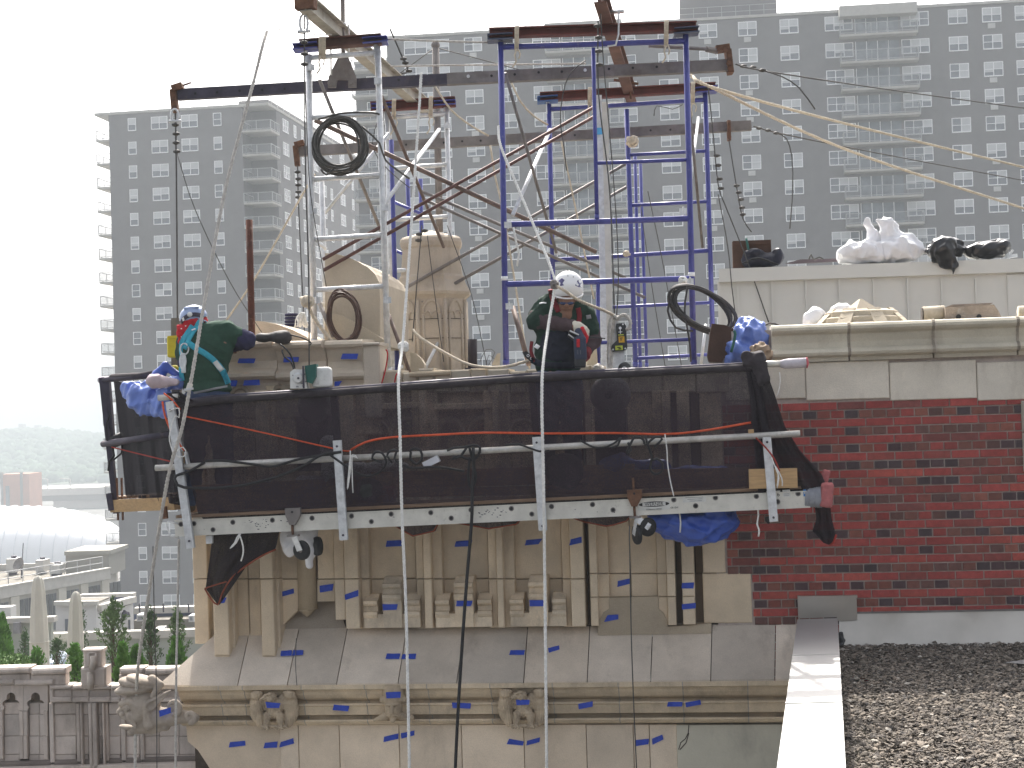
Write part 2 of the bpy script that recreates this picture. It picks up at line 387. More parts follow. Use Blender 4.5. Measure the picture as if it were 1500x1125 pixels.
def surfnet(Dd, lo, h):
    ins = Dd < 0; nx, ny, nz = Dd.shape
    S = np.zeros((nx - 1, ny - 1, nz - 1, 3)); C = np.zeros((nx - 1, ny - 1, nz - 1))
    cs = [(0, 0, 0), (1, 0, 0), (0, 1, 0), (1, 1, 0), (0, 0, 1), (1, 0, 1), (0, 1, 1), (1, 1, 1)]
    sl = lambda c, A: A[c[0]:nx - 1 + c[0], c[1]:ny - 1 + c[1], c[2]:nz - 1 + c[2]]
    for a in range(8):
        for ax in range(3):
            if cs[a][ax]: continue
            b = list(cs[a]); b[ax] = 1
            da, db = sl(cs[a], Dd), sl(b, Dd); m = sl(cs[a], ins) != sl(b, ins)
            t = np.where(m, da / np.where(np.abs(da - db) < 1e-12, 1e-12, da - db), 0)
            for i in range(3): S[..., i] += np.where(m, cs[a][i] + (t if i == ax else 0), 0)
            C += m
    act = C > 0; idx = -np.ones(C.shape, int); idx[act] = np.arange(act.sum())
    ijk = np.argwhere(act); V = lo + h * (ijk + S[act] / C[act][:, None]); Fc = []
    for ax in range(3):
        o = [(0, 0), (1, 1), (2, 2)]; a1, a2 = [i for i in range(3) if i != ax]
        s0 = [slice(None)] * 3; s1 = [slice(None)] * 3; s0[ax] = slice(0, -1); s1[ax] = slice(1, None)
        m = ins[tuple(s0)] != ins[tuple(s1)]; e = np.argwhere(m)
        e = e[(e[:, a1] > 0) & (e[:, a2] > 0) & (e[:, a1] < Dd.shape[a1] - 1) & (e[:, a2] < Dd.shape[a2] - 1)]
        def cell(d1, d2):
            q = e.copy(); q[:, a1] -= d1; q[:, a2] -= d2; return idx[q[:, 0], q[:, 1], q[:, 2]]
        quad = np.stack([cell(1, 1), cell(0, 1), cell(0, 0), cell(1, 0)], 1)
        flip = ins[tuple(s0)][e[:, 0], e[:, 1], e[:, 2]]
        if ax == 1: flip = ~flip
        quad[~flip] = quad[~flip][:, ::-1]; Fc.append(quad)
    return V, np.concatenate(Fc)
def sculpt(name, mat, prims, h, parent=None, noise=None, org=None, T=None):
    "an SDF solid as one smooth mesh; T maps local points to world (a Matrix)"
    V, Q = sdf(prims, h, noise)
    if T is not None:
        A = np.array(T); V = V @ A[:3, :3].T + A[:3, 3]
    if parent is not None: o = wl(parent)
    else: o = Vector(org) if org else Vector((*((V.min(0) + V.max(0))[:2] / 2), V[:, 2].min()))
    me = D.meshes.new(name); me.from_pydata((V - np.array(o)).tolist(), [], Q.tolist()); me.update()
    if T is not None and Matrix(T).determinant() < 0: me.flip_normals()
    return link(name, me, mat, parent, Vector((0, 0, 0)) if parent is not None else o, True)
# ================================================================== light and air
SUN_EL, SUN_AZ = 48.0, -3.0         # the sun stands behind the facade, a little to the left (azimuth from +Y)
w = D.worlds.new("World"); SC.world = w; w.use_nodes = True
wn = w.node_tree.nodes; bgn = wn['Background']
sky = wn.new('ShaderNodeTexSky'); sky.sky_type = 'NISHITA'; sky.sun_disc = False
sky.sun_elevation = R(SUN_EL); sky.sun_rotation = R(SUN_AZ); sky.air_density = 0.75; sky.dust_density = 7.0; sky.ozone_density = 0.6
hs_ = wn.new('ShaderNodeHueSaturation'); hs_.inputs['Saturation'].default_value = 0.35   # a milky summer sky
w.node_tree.links.new(sky.outputs['Color'], hs_.inputs['Color']); w.node_tree.links.new(hs_.outputs['Color'], bgn.inputs['Color']); bgn.inputs['Strength'].default_value = 0.12
sl = D.lights.new('sun', 'SUN'); sl.energy = 3.0; sl.angle = R(0.5); sl.color = (1, .95, .87)
so = D.objects.new('sun', sl); COL.objects.link(so)
_sd = Vector((math.sin(R(SUN_AZ)) * math.cos(R(SUN_EL)), math.cos(R(SUN_AZ)) * math.cos(R(SUN_EL)), math.sin(R(SUN_EL))))
so.rotation_euler = _sd.to_track_quat('Z', 'Y').to_euler(); so.location = _sd * 60
SC.view_settings.view_transform = 'Standard'; SC.view_settings.look = 'None'; SC.view_settings.exposure = 1.6; SC.view_settings.gamma = 1
SC.cycles.max_bounces = 8; SC.cycles.transparent_max_bounces = 12; SC.cycles.volume_bounces = 0
SC.cycles.use_denoising = True
ZG = -27.0
hz = MB().box([Vector(q) for q in ((-1500, -40, ZG - 1), (1500, -40, ZG - 1), (1500, -40, 62), (-1500, -40, 62), (-1500, 1900, ZG - 1), (1500, 1900, ZG - 1), (1500, 1900, 62), (-1500, 1900, 62))])
hm = D.materials.new('haze_air'); hm.use_nodes = True; nt = hm.node_tree; nt.nodes.remove(nt.nodes['Principled BSDF'])
pv = nt.nodes.new('ShaderNodeVolumePrincipled'); pv.inputs['Color'].default_value = (.68, .74, .785, 1); pv.inputs['Density'].default_value = 0.0011; pv.inputs['Anisotropy'].default_value = 0.0
nt.links.new(pv.outputs[0], nt.nodes['Material Output'].inputs['Volume'])
tag(hz.build('haze', hm), None, None, None, 'stuff')
GROUND = M('street_ground', (.12, .118, .11), .9, var=.3, scale=.05, bump=0)
tag(MB().add([(-1480, -38, ZG), (1480, -38, ZG), (1480, 1880, ZG), (-1480, 1880, ZG)], [(0, 1, 2, 3)]).build('ground', GROUND), kind='structure')

# ================================================================== the two apartment blocks
GBRICK = M('grey_brick', (.178, .168, .168), .9, var=.10, scale=.6, bump=.2, bscale=9, fine=.0)
CONC = M('balcony_concrete', (.47, .45, .415), .9, var=.1, scale=2, bump=0)
WFRAME = M('white_window_frame', (.86, .86, .86), .5, var=.03, scale=2, bump=0)
BLIND = M('window_blind', (.56, .57, .57), .6, var=.22, scale=.22, bump=0)
GLASSD = M('dark_window_glass', (.15, .16, .18), .12, var=.35, scale=.3, bump=0, spec=.6)
RAILM = M('grey_balcony_rail', (.42, .42, .42), .5, .3, var=.05, bump=0)
RGLASS = see_through('railing_glass', (.34, .355, .36), .30, .05, .5)
DOORG = M('balcony_door_glass', (.17, .19, .215), .15, var=.6, scale=.5, bump=0)
ACM = M('air_conditioner', (.52, .51, .49), .6, var=.1, bump=0)
class Loc:
    "the same plane in a building's own turned frame"
    def __init__(s, pl): s.pl = pl; s.n = Vector((0, -1, 0))
    def pt(s, u, v, n=0.0): return Vector((u, -n, v - ZG))
    def uv(s, *a): return s.pl.uv(*a)
    def at(s, px, py, n=0.0):
        u, v = s.pl.uv(px, py, n); return s.pt(u, v, n)
def window_meshes(w, h, panes, seed):
    "frame and panes of a double-hung window, lower left corner at the origin, y = depth"
    rg = random.Random(seed); f = MB(); g = MB(); L = .085; k = w / panes
    bx = lambda b, x0, x1, z0, z1, y0, y1: b.box([(x0, y0, z0), (x1, y0, z0), (x1, y0, z1), (x0, y0, z1), (x0, y1, z0), (x1, y1, z0), (x1, y1, z1), (x0, y1, z1)])
    bx(f, 0, w, 0, L * 1.3, -.05, .02); bx(f, 0, w, h - L, h, -.05, .02)
    for i in range(panes + 1):
        x = min(max(i * k - L / 2, 0), w - L); bx(f, x, x + L, L * 1.3, h - L, -.048, .02)
    gm = []
    for i in range(panes):
        x0, x1 = i * k + L / 2, (i + 1) * k - L / 2
        bx(f, x0, x1, h * .5 - .03, h * .5 + .03, -.035, .02)
        up = rg.random() < .75; lo = rg.random() < .14; y = -.012
        zs = [(L, h * .5, lo), (h * .5, h - L, up)]
        if up and not lo and rg.random() < .4: z = h * rg.uniform(.25, .45); zs = [(L, z, False), (z, h - L, True)]
        for z0, z1, bl in zs:
            g.add([(x0, y, z0), (x1, y, z0), (x1, y, z1), (x0, y, z1)], [(0, 1, 2, 3)]); gm.append(0 if bl else 1)
    fm = f.mesh('window'); fm.materials.append(WFRAME)
    pm = g.mesh('pane'); pm.materials.append(BLIND); pm.materials.append(GLASSD); pm.polygons.foreach_set('material_index', gm)
    return fm, pm
_wm = {}
def window(parent, u, v, n, w, h, panes, rz=0.0, bucket=None):
    key = (round(w, 1), round(h, 1), panes, random.randrange(5))
    if key not in _wm: _wm[key] = window_meshes(key[0], key[1], panes, hash(key) % 999 + len(_wm))
    fm, pm = _wm[key]
    if bucket is not None: bucket.append((fm, pm, Vector((u, -n, v - ZG)), rz)); return
    o = link('window', fm, None, parent, (u, -n, v - ZG)); o.rotation_euler = (0, 0, rz)
    link('pane', pm, None, o)
def flush_windows(parent, bucket):
    fr = MB(); vs = []; fs = []; mi = []
    for fm, pm, loc, rz in bucket:
        Mx = Matrix.Translation(loc) @ Matrix.Rotation(rz, 4, 'Z')
        fr.add([Mx @ q.co for q in fm.vertices], [tuple(p.vertices) for p in fm.polygons])
        o = len(vs); vs += [Mx @ q.co for q in pm.vertices]; fs += [[i + o for i in p.vertices] for p in pm.polygons]; mi += [p.material_index for p in pm.polygons]
    a = fr.build('window', WFRAME, parent, local=True, fixn=False); a['kind'] = 'stuff'
    me = D.meshes.new('pane'); me.from_pydata([tuple(v) for v in vs], [], fs); me.materials.append(BLIND); me.materials.append(GLASSD)
    me.polygons.foreach_set('material_index', mi); b = link('pane', me, None, a)
def balcony(parent, L, u0, u1, v, n0, n1, sides=True, glass=True, fascia=.55):
    "slab with a pale fascia and a railing of posts, rails and panels; v = floor level"
    s = MB().ubox(L, u0, u1, v - .22, v, n0, n1); o = s.build('balcony', CONC, parent, local=True)
    r = MB(); g = MB(); hh = 1.08
    runs = [((u0, n1 - .05), (u1, n1 - .05))] + ([((u0 + .04, n0), (u0 + .04, n1 - .05)), ((u1 - .04, n0), (u1 - .04, n1 - .05))] if sides else [])
    for (a, na), (b, nb) in runs:
        d = math.hypot(b - a, nb - na); k = max(1, int(d / 1.5))
        for z in (.12, hh): r.bar(L.pt(a, v + z, na), L.pt(b, v + z, nb), .06, .06)
        for i in range(k + 1):
            q = i / k; r.bar(L.pt(a + (b - a) * q, v, na + (nb - na) * q), L.pt(a + (b - a) * q, v + hh, na + (nb - na) * q), .055, .055, (0, 1, 0))
        if glass: g.add([L.pt(a, v + .12, na), L.pt(b, v + .12, nb), L.pt(b, v + hh, nb), L.pt(a, v + hh, na)], [(0, 1, 2, 3)])
    ro = r.build('railing', RAILM, o, local=True)
    if glass: g.build('glass_panel', RGLASS, o, local=True, fixn=False)
    return o

PITCHF = 2.75
# ---- the long block
big = thing('apartment_building', 'long dark grey brick apartment block behind the scaffolding, with two stacks of glazed balconies', 'building', (BG.B.x, BG.B.y, ZG), rz=-BG.a)
L = Loc(BG); U = lambda px, py=40: BG.uv(px, py)[0]
vroof = BG.uv(1085, 27)[1]; uL, uR = U(566, 60), U(1720, 0)
MB().ubox(L, uL, uR, ZG, vroof, -17, 0).build('wall', GBRICK, big, local=True)
MB().ubox(L, uL - .15, uR + .15, vroof, vroof + .28, -17.1, .16).build('roof_edge', CONC, big, local=True)
# west end bay with corner balconies, set back
ub0 = U(515, 90); vbay = BG.uv(540, 88)[1]
MB().ubox(L, ub0, uL, ZG, vbay, -15.5, -1.6).build('wall', GBRICK, big, local=True)
MB().ubox(L, ub0 - .1, uL, vbay, vbay + .25, -15.6, -1.5).build('roof_edge', CONC, big, local=True)
p0, p1 = U(995, 10), U(1140, 10)
ph = MB().ubox(L, p0, p1, vroof + .28, vroof + 5.5, -12, -3.5).build('penthouse', GBRICK, big, local=True)
r = MB()
for k in range(8): r.bar(L.pt(p0 + (p1 - p0) * k / 7, vroof + .28, -.6), L.pt(p0 + (p1 - p0) * k / 7, vroof + 1.5, -.6), .06, .06, (0, 1, 0))
for z in (.9, 1.5): r.bar(L.pt(p0, vroof + z, -.6), L.pt(p1, vroof + z, -.6), .05, .05)
r.build('roof_railing', RAILM, big, local=True)
for px in (592, 715, 769, 818, 949, 1186, 1375, 1433):
    u = U(px, 20); MB().tube([L.pt(u, vroof + .2, -.4), L.pt(u, vroof + 1.9, -.4)], .045, 6).build('lightning_rod', RAILM, big, local=True)
vtop = BG.uv(1095, 31)[1]; WH = 1.53; bucket = []
cols = [(591, 657, 4, 0), (679, 706, 2, 1), (728, 755, 2, 0), (963, 991, 2, 0), (1023, 1050, 2, 1), (1081, 1109, 2, 1), (1142, 1170, 2, 0), (1389, 1417, 2, 0), (1439, 1467, 2, 1), (1487, 1515, 2, 0), (1545, 1573, 2, 1), (1610, 1638, 2, 0)]
NR = 24
for r_ in range(NR):
    v = vtop - WH - r_ * PITCHF
    for i, (x0, x1, pn, ac) in enumerate(cols):
        u0, u1 = U(x0), U(x1); near = (4 <= i <= 9 and r_ < 10) or (i == 3 and r_ < 4) or (i in (1, 2) and r_ < 9)
        window(big, u0, v, 0.0, u1 - u0, WH, pn, bucket=None if near else bucket)
        if ac and r_ < 13:
            c = (u0 + u1) / 2
            if (r_ * 7 + i) % 3: MB().ubox(L, c - .4, c + .32, v - .62, v - .12, 0, .12).build('air_conditioner', ACM, big, local=True)
for bx in ((779, 930), (1208, 1361)):
    a, b = U(bx[0]), U(bx[1]); wd = b - a
    MB().ubox(L, a + wd * .135, b - wd * .125, vroof - .75, vroof + .32, 0, 1.5).build('bay_top', CONC, big, local=True)
    for r_ in range(NR):
        v = vtop - WH - r_ * PITCHF
        window(big, a, v, 0, wd * .27, WH, 3, bucket=bucket); window(big, b - wd * .27, v, 0, wd * .27, WH, 3, bucket=bucket)
        d = MB(); m = MB()
        for k in range(4):
            x = a + wd * (.29 + .105 * k)
            d.ubox(L, x + .04, x + wd * .105 - .04, v - .65, v + WH - .05, 0, .03); m.ubox(L, x - .03, x + .05, v - .65, v + WH, 0, .06)
        dd = d.build('balcony_door', DOORG, big, local=True); m.build('door_frame', WFRAME, dd, local=True)
        if r_ < 13: balcony(big, L, a + wd * .135, b - wd * .125, v - .72, 0, 1.5)
for r_ in range(NR):
    v = vtop - WH - r_ * PITCHF
    if r_ < 18: balcony(big, L, ub0 - .1, uL - .05, v - .85 - .3, -1.6, -.1)
    window(big, ub0 + 1.2, v - .4, -1.6, 1.7, WH, 2, bucket=bucket)
flush_windows(big, bucket)
# ---- the narrow block
lef = thing('apartment_building', 'narrow dark grey brick tower on the left with balconies at its corners', 'building', (LB.B.x, LB.B.y, ZG), rz=-LB.a)
L2 = Loc(LB); U2 = lambda px, py=170: LB.uv(px, py)[0]
vr = LB.uv(250, 163)[1]; a0, a1, a2 = U2(159, 170), U2(354, 152), U2(392, 150)
body = MB().ubox(L2, a0, a1, ZG, vr, -70, 0).ubox(L2, a1, a2, ZG, vr, -70, -3.2); body.build('wall', GBRICK, lef, local=True)
MB().ubox(L2, a0 - 1.7, a1 + .1, vr, vr + .3, -70, .15).ubox(L2, a1 + .1, a2 + .1, vr, vr + .3, -70, .15).build('roof_edge', CONC, lef, local=True)
MB().ubox(L2, a1 - 2, a2 - 1.5, vr + .3, vr + 1.7, -40, -5).build('penthouse', GBRICK, lef, local=True)
vt = LB.uv(235, 170)[1]; lb_b = []
for px in (160, 216, 282):
    u = U2(px); MB().tube([L2.pt(u, vr + .2, -.5), L2.pt(u, vr + 1.6, -.5)], .04, 6).build('lightning_rod', RAILM, lef, local=True)
rr = MB()
for k in range(16): rr.bar(L2.pt(a2 - .2, vr + .3, -2 - k * 2.4), L2.pt(a2 - .2, vr + 1.4, -2 - k * 2.4), .07, .07, (0, 1, 0))
for z in (.85, 1.4): rr.bar(L2.pt(a2 - .2, vr + z, -2), L2.pt(a2 - .2, vr + z, -38), .06, .06)
rr.build('roof_railing', RAILM, lef, local=True)
for r_ in range(22):
    v = vt - WH - r_ * PITCHF
    for x0, x1, pn in ((187, 199, 1), (221, 245, 2), (265, 289, 2), (312, 324, 1)):
        window(lef, U2(x0), v, 0, U2(x1) - U2(x0), WH, pn, bucket=None if r_ < 20 else lb_b)
    for k, (dn, wd, pn) in enumerate(((5.5, 2.4, 3), (10, 1.1, 1), (13.2, 1.1, 1), (18, 2.4, 3), (23, 1.1, 1), (26, 1.1, 1), (31, 2.4, 3), (37, 1.1, 1), (42, 2.4, 3), (48, 1.1, 1))):
        window(lef, a2, v, -dn, wd, WH, pn, R(90), bucket=None if (k == 0 and r_ < 10) else lb_b)
    if r_ < 20:
        balcony(lef, L2, a1 + .02, a2 + .35, v - .75, -3.2, .25)
        balcony(lef, L2, a0 - 1.75, a0 - .02, v - .75, -4.2, -.3)
flush_windows(lef, lb_b)

# ================================================================== far left: hill, road deck, air dome, low roofs
TREEF = M('far_tree_canopy', (.055, .10, .05), .95, var=.45, scale=.05, bump=0)
LAND = M('far_land', (.10, .14, .08), .95, var=.3, scale=.01, bump=0)
g = []
for j in range(14):
    row = []
    for i in range(40):
        x = -620 + i * 22; y = 820 + j * 38
        t = min(1, j / 9); hgt = t * t * (3 - 2 * t)
        top = 26 + 5 * math.sin(x * .012 + 2) + 3 * math.sin(x * .05) - max(0, (x + 250) * .035)
        row.append((x, y, ZG + .3 + max(0, hgt * top)))
    g.append(row)
tag(MB().sheet(g).build('hill', LAND), kind='structure')
wd = MB()
for k in range(2600):
    x = random.uniform(-420, -190); jj = random.uniform(0, 10.5); t = min(1, jj / 9); top = 26 + 5 * math.sin(x * .012 + 2) + 3 * math.sin(x * .05) - max(0, (x + 250) * .035)
    z = ZG + t * t * (3 - 2 * t) * top; s_ = random.uniform(1.6, 4.2)
    n0 = len(wd.v); wd.sphere((x, 820 + jj * 38, z + s_ * .4), (s_, s_, s_ * random.uniform(.7, 1.1)), 7, 5)
    for i in range(n0, len(wd.v)): wd.v[i] += Vector(RNG.normal(size=3) * s_ * .06)
tag(wd.build('far_wood', TREEF, None, True, fixn=False), kind='stuff')
FARB = M('far_building_wall', (.20, .19, .18), .9, var=.1, scale=.1, bump=0)
for px0, px1, py, Y, lb in ((22, 36, 627, 1240, 'hazy far block on the hilltop, leftmost, with a short tower'), (44, 60, 629, 1230, 'hazy far block on the hilltop between its two neighbours'), (62, 100, 637, 1200, 'widest hazy low far block along the hilltop'), (128, 150, 640, 1200, 'hazy low far block at the right end of the hilltop')):
    a, b = P(px0, py, Y), P(px1, py, Y)
    m = MB().box([(a.x, Y, ZG), (b.x, Y, ZG), (b.x, Y, a.z), (a.x, Y, a.z), (a.x, Y + 25, ZG), (b.x, Y + 25, ZG), (b.x, Y + 25, a.z), (a.x, Y + 25, a.z)])
    c = (a.x + b.x) / 2; m.box([(c - 2, Y + 3, a.z), (c + 2, Y + 3, a.z), (c + 2, Y + 3, a.z + 3), (c - 2, Y + 3, a.z + 3), (c - 2, Y + 9, a.z), (c + 2, Y + 9, a.z), (c + 2, Y + 9, a.z + 3), (c - 2, Y + 9, a.z + 3)])
    one(m, 'far_building', FARB, lb, 'building', 'far buildings on the hilltop')
def blk(mb, x0, y0, x1, y1, Y, dep, bot=None):
    "a box whose front face fills a pixel rectangle at depth Y"
    a, b = P(x0, y0, Y), P(x1, y1, Y); z0 = b.z if bot is None else bot; q = dep
    return mb.box([(a.x, Y, z0), (b.x, Y, z0), (b.x, Y, a.z), (a.x, Y, a.z), (a.x, Y + q, z0), (b.x, Y + q, z0), (b.x, Y + q, a.z), (a.x, Y + q, a.z)])
OBR = M('orange_brick', (.42, .19, .12), .9, var=.1, scale=.3, bump=0)
t = thing('brick_tower', 'orange brick stair tower with pale corner strips, far left beyond the white dome', 'building', (P(20, 720, 520).x, 520, ZG))
blk(MB(), 1, 695, 44, 760, 520, 14, ZG).build('wall', OBR, t)
for x in (0, 29): blk(MB(), x, 692, x + 5, 760, 519.6, 1, ZG).build('corner_strip', FARB, t)
blk(MB(), 8, 712, 14, 745, 519.7, .5).build('window', GLASSD, t)
t = thing('road_deck', 'long pale elevated road deck beyond the white dome', 'bridge', (P(100, 730, 560).x, 560, ZG))
blk(MB(), 40, 717, 175, 723, 560, 30).build('parapet', CONC, t); blk(MB(), 40, 723.4, 175, 731, 561, 28).build('deck', FARB, t)
blk(MB(), 78, 730, 175, 765, 562, 24, ZG).build('retaining_wall', CONC, t)
for x, lb in ((70, 'left of two thin lamp posts on the road deck'), (103, 'right of two thin lamp posts on the road deck, with white head')):
    a, b = P(x, 719, 558), P(x, 702, 558); m = MB().tube([a, b, b + Vector((-2.2, 0, .3))], .18, 6); m.bar(b + Vector((-2.2, 0, .25)), b + Vector((-3.6, 0, .4)), .5, .3)
    one(m, 'lamp_post', CONC, lb, 'lamp post', 'lamp posts on the road deck')
# air dome
DOMEM = M('white_dome_fabric', (.84, .85, .87), .55, var=.03, scale=.05, bump=0)
x1 = P(171, 812, 320).x; x0 = x1 - 58; gr = []
for i in range(121):
    t_ = i / 120; x = x0 + (x1 - x0) * t_; e = abs(2 * t_ - 1); k = (1 - e ** 2.6) ** .5 if e < 1 else 0; k = max(k, .02); sc = .965 + .035 * abs(math.sin(t_ * 24 * math.pi)) ** .5
    gr.append([(x, 320 - 17 * k * math.cos(math.pi * j / 20) * 1.0 + 17, ZG + 11.8 * k * sc * math.sin(math.pi * j / 20) ** .8) for j in range(21)])
dm = one(MB().sheet(gr), 'air_dome', DOMEM, 'white inflated sports dome with vertical seams on the far left', 'dome', smooth=True); m = MB()
for i in range(3, 119, 5): m.tube([Vector(p) + Vector((0, -.1, .05)) for p in gr[i][:12]], .09, 5)
m.build('seam', M('dome_seam', (.72, .74, .77), .6, bump=0), dm)['kind'] = 'stuff'
# parked car beyond the dome
t = thing('parked_car', 'small white car on the road between dome and grey tower', 'car', (P(138, 760, 400).x, 400, P(138, 763, 400).z))
a = t.location; q = lambda x, z: a + Vector((x, 0, z))
MB().prism([q(-2.1, .25), q(2.1, .25), q(2.15, .75), q(1.4, .85), q(-2.1, .95)], (0, 1.7, 0)).build('body', WHITEP, t)
MB().prism([q(-1.7, .96), q(1.1, .9), q(.5, 1.42), q(-1.2, 1.45)], (0, 1.6, 0)).build('cabin', GLASSD, t)
for x in (-1.3, 1.3): MB().disc(q(x, .3) + Vector((0, -.02, 0)), (0, 1, 0), .32, .2).build('wheel', BLACK, t)
MB().box([(P(90, 763, 398).x, 398, ZG), (P(185, 763, 398).x, 398, ZG), (P(185, 764, 398).x, 398, a.z - .02), (P(90, 764, 398).x, 398, a.z - .02), (P(90, 763, 398).x, 408, ZG), (P(185, 763, 398).x, 408, ZG), (P(185, 764, 398).x, 408, a.z - .02), (P(90, 764, 398).x, 408, a.z - .02)]).build('road_bank', CONC)
tag(D.objects['road_bank'], kind='structure')
# low building with pilasters
PALE = M('pale_render', (.33, .315, .28), .9, var=.08, scale=.4, bump=0)
PILA = M('pilaster_stone', (.50, .47, .41), .9, var=.08, scale=.6, bump=0)
ROOFM = M('pale_gravel_roof', (.17, .155, .13), .95, var=.15, scale=.5, bump=0)
t = thing('low_building', 'low pale building with tall pilasters and a flat roof full of plant, left', 'building', (-28, 105, ZG))
zt = -9.0; A = Vector((P(-70, 880, 91).x, 91, 0)); B_ = Vector((P(158, 826, 105.5).x, 105.5, 0)); Cc = Vector((P(172, 820, 113).x, 113, 0)); Dd_ = Vector((A.x - 22, 113, 0)); E_ = Vector((A.x - 22, 90, 0))
pts = [A, B_, Cc, Dd_, E_]
MB().prism([Vector((p.x, p.y, ZG)) for p in pts], (0, 0, zt - .6 - ZG)).build('wall', PALE, t)
MB().prism([Vector((p.x, p.y, zt - .59)) for p in pts], (0, 0, .05)).build('roof', ROOFM, t)
d = (B_ - A); ln = d.length; d.normalize(); nn = Vector((d.y, -d.x, 0)); m = MB(); gl = MB(); cp = MB()
cp.bar(A + nn * .02 + Vector((0, 0, zt - .3)), B_ + nn * .02 + Vector((0, 0, zt - .3)), .3, .64); cp.bar(A + nn * .04 + Vector((0, 0, zt + .06)), B_ + nn * .04 + Vector((0, 0, zt + .06)), .4, .08); MB().bar(Cc + Vector((0, 0, zt - .35)), Dd_ + Vector((0, 0, zt - .35)), .4, .5).build('parapet', CONC, t)
k = 0; x = .4
while x < ln - .6:
    p = A + d * x - nn * .05; m.box([p + nn * .17 + Vector((0, 0, ZG)), p + nn * .17 + d * .8 + Vector((0, 0, ZG)), p + nn * .17 + d * .8 + Vector((0, 0, zt - .65)), p + nn * .17 + Vector((0, 0, zt - .65)), p + Vector((0, 0, ZG)), p + d * .8 + Vector((0, 0, ZG)), p + d * .8 + Vector((0, 0, zt - .65)), p + Vector((0, 0, zt - .65))])
    for z in range(5):
        for hx in (.98, 1.42, 1.86):
            z0 = zt - 3.1 - z * 3.1; pp = A + d * (x + hx) + nn * .04
            gl.box([pp + Vector((0, 0, z0)), pp + d * .34 + Vector((0, 0, z0)), pp + d * .34 + Vector((0, 0, z0 + 2.2)), pp + Vector((0, 0, z0 + 2.2))] + [pp - nn * .06 + q_ for q_ in (Vector((0, 0, z0)), d * .34 + Vector((0, 0, z0)), d * .34 + Vector((0, 0, z0 + 2.2)), Vector((0, 0, z0 + 2.2)))])
    x += 2.35
m.build('pilaster', PILA, t)['kind'] = 'stuff'; gl.build('window', M('grey_strip_window', (.10, .105, .11), .4, var=.5, scale=.6, bump=0), t)['kind'] = 'stuff'; cp.build('parapet', CONC, t)
rr = MB()
for k in range(12): rr.bar(A + d * (ln * k / 11) - nn * .4 + Vector((0, 0, zt)), A + d * (ln * k / 11) - nn * .4 + Vector((0, 0, zt + .8)), .05, .05, (0, 1, 0))
for z in (.4, .8): rr.bar(A - nn * .4 + Vector((0, 0, zt + z)), B_ - nn * .4 + Vector((0, 0, zt + z)), .05, .05)
rr.build('roof_railing', RAILM, t)
m = MB(); blk(m, 96, 812, 160, 842, 107.5, 4.5, zt - .6); blk(m, 94, 808, 162, 811.6, 107.3, 5); m.build('stair_house', PALE, t)
def plant(name, label, x0, y0, x1, Y, kind):
    b = Vector((P((x0 + x1) / 2, 830, Y).x, Y, zt - .54)); tt = thing(name, label, 'roof plant', b, 'plant on the low roof'); w_ = P(x1, y0, Y).x - P(x0, y0, Y).x; h_ = P(x0, y0, Y).z - b.z
    if kind == 0:
        MB().box([b + Vector(q_) for q_ in ((-w_/2, 0, .2), (w_/2, 0, .2), (w_/2, 0, h_), (-w_/2, 0, h_), (-w_/2, 1.5, .2), (w_/2, 1.5, .2), (w_/2, 1.5, h_), (-w_/2, 1.5, h_))]).build('casing', ACM, tt)
        MB().disc(b + Vector((0, .75, h_)), (0, 0, 1), w_ * .3, .15).build('fan', DSTEEL, tt)
        MB().bar(b + Vector((-w_/2, .4, .1)), b + Vector((w_/2, .4, .1)), .2, .2).build('skid', DSTEEL, tt)
    else:
        MB().tube([b, b + Vector((0, 0, h_ * .5))], .08, 8).build('mast', DSTEEL, tt)
        MB().lathe(b + Vector((0, 0, h_ * .55)), [(0.01, 0), (w_ * .25, .06), (w_ * .45, .25), (w_ * .5, .35), (w_ * .44, .3), (.01, .06)], 16, (-.5, -.7, .5)).build('dish', GSTEEL, tt, True)
        MB().tube([b + Vector((0, 0, h_ * .5)), b + Vector((.1, .1, h_ * 1.6))], .03, 6).build('antenna', DSTEEL, tt)
plant('air_handler', 'boxy grey roof unit left of the satellite dish', 9, 819, 22, 109, 0)
plant('satellite_dish', 'dark satellite dish on a mast on the low roof', 22, 815, 42, 107, 1)
plant('air_handler', 'boxy grey roof unit right of the satellite dish', 52, 821, 64, 109, 0)
plant('air_handler', 'low wide roof unit nearest the stair house on the low roof', 72, 828, 88, 107, 0)
# white house with blue-grey roof edge
WHR = M('white_render', (.56, .545, .53), .85, var=.05, scale=1, bump=0); BLG = M('blue_grey_trim', (.10, .12, .20), .6, var=.1, bump=0)
t = thing('white_house', 'white rendered rooftop house with dark blue roof trim behind the junipers', 'building', (P(140, 925, 60).x, 60, ZG))
m = MB(); blk(m, 81, 885, 143, 990, 58, 2, ZG); m.build('wall', WHR, t); m = MB(); blk(m, 82, 884.4, 142, 884.8, 58.1, 1.8); m.build('flat_roof', ROOFM, t)
a, b = P(143, 893, 58.2), P(195, 880, 61.2); m = MB().prism([Vector((a.x, 58.2, ZG)), Vector((b.x, 61.2, ZG)), Vector((b.x - .4, 62.4, ZG)), Vector((a.x - .4, 61.5, ZG))], (0, 0, a.z - ZG - .15)); m.build('wall', WHR, t); MB().prism([Vector((v_.x, v_.y, a.z - .146)) for v_ in m.v[:4]], (0, 0, .004)).build('flat_roof', ROOFM, t)
m = MB().bar(a + Vector((0, 0, .05)), b + Vector((0, 0, .05)), .3, .22); m.bar(P(80, 883.5, 57.9), P(144, 883, 57.9), .25, .14); m.build('roof_edge', CONC, t)
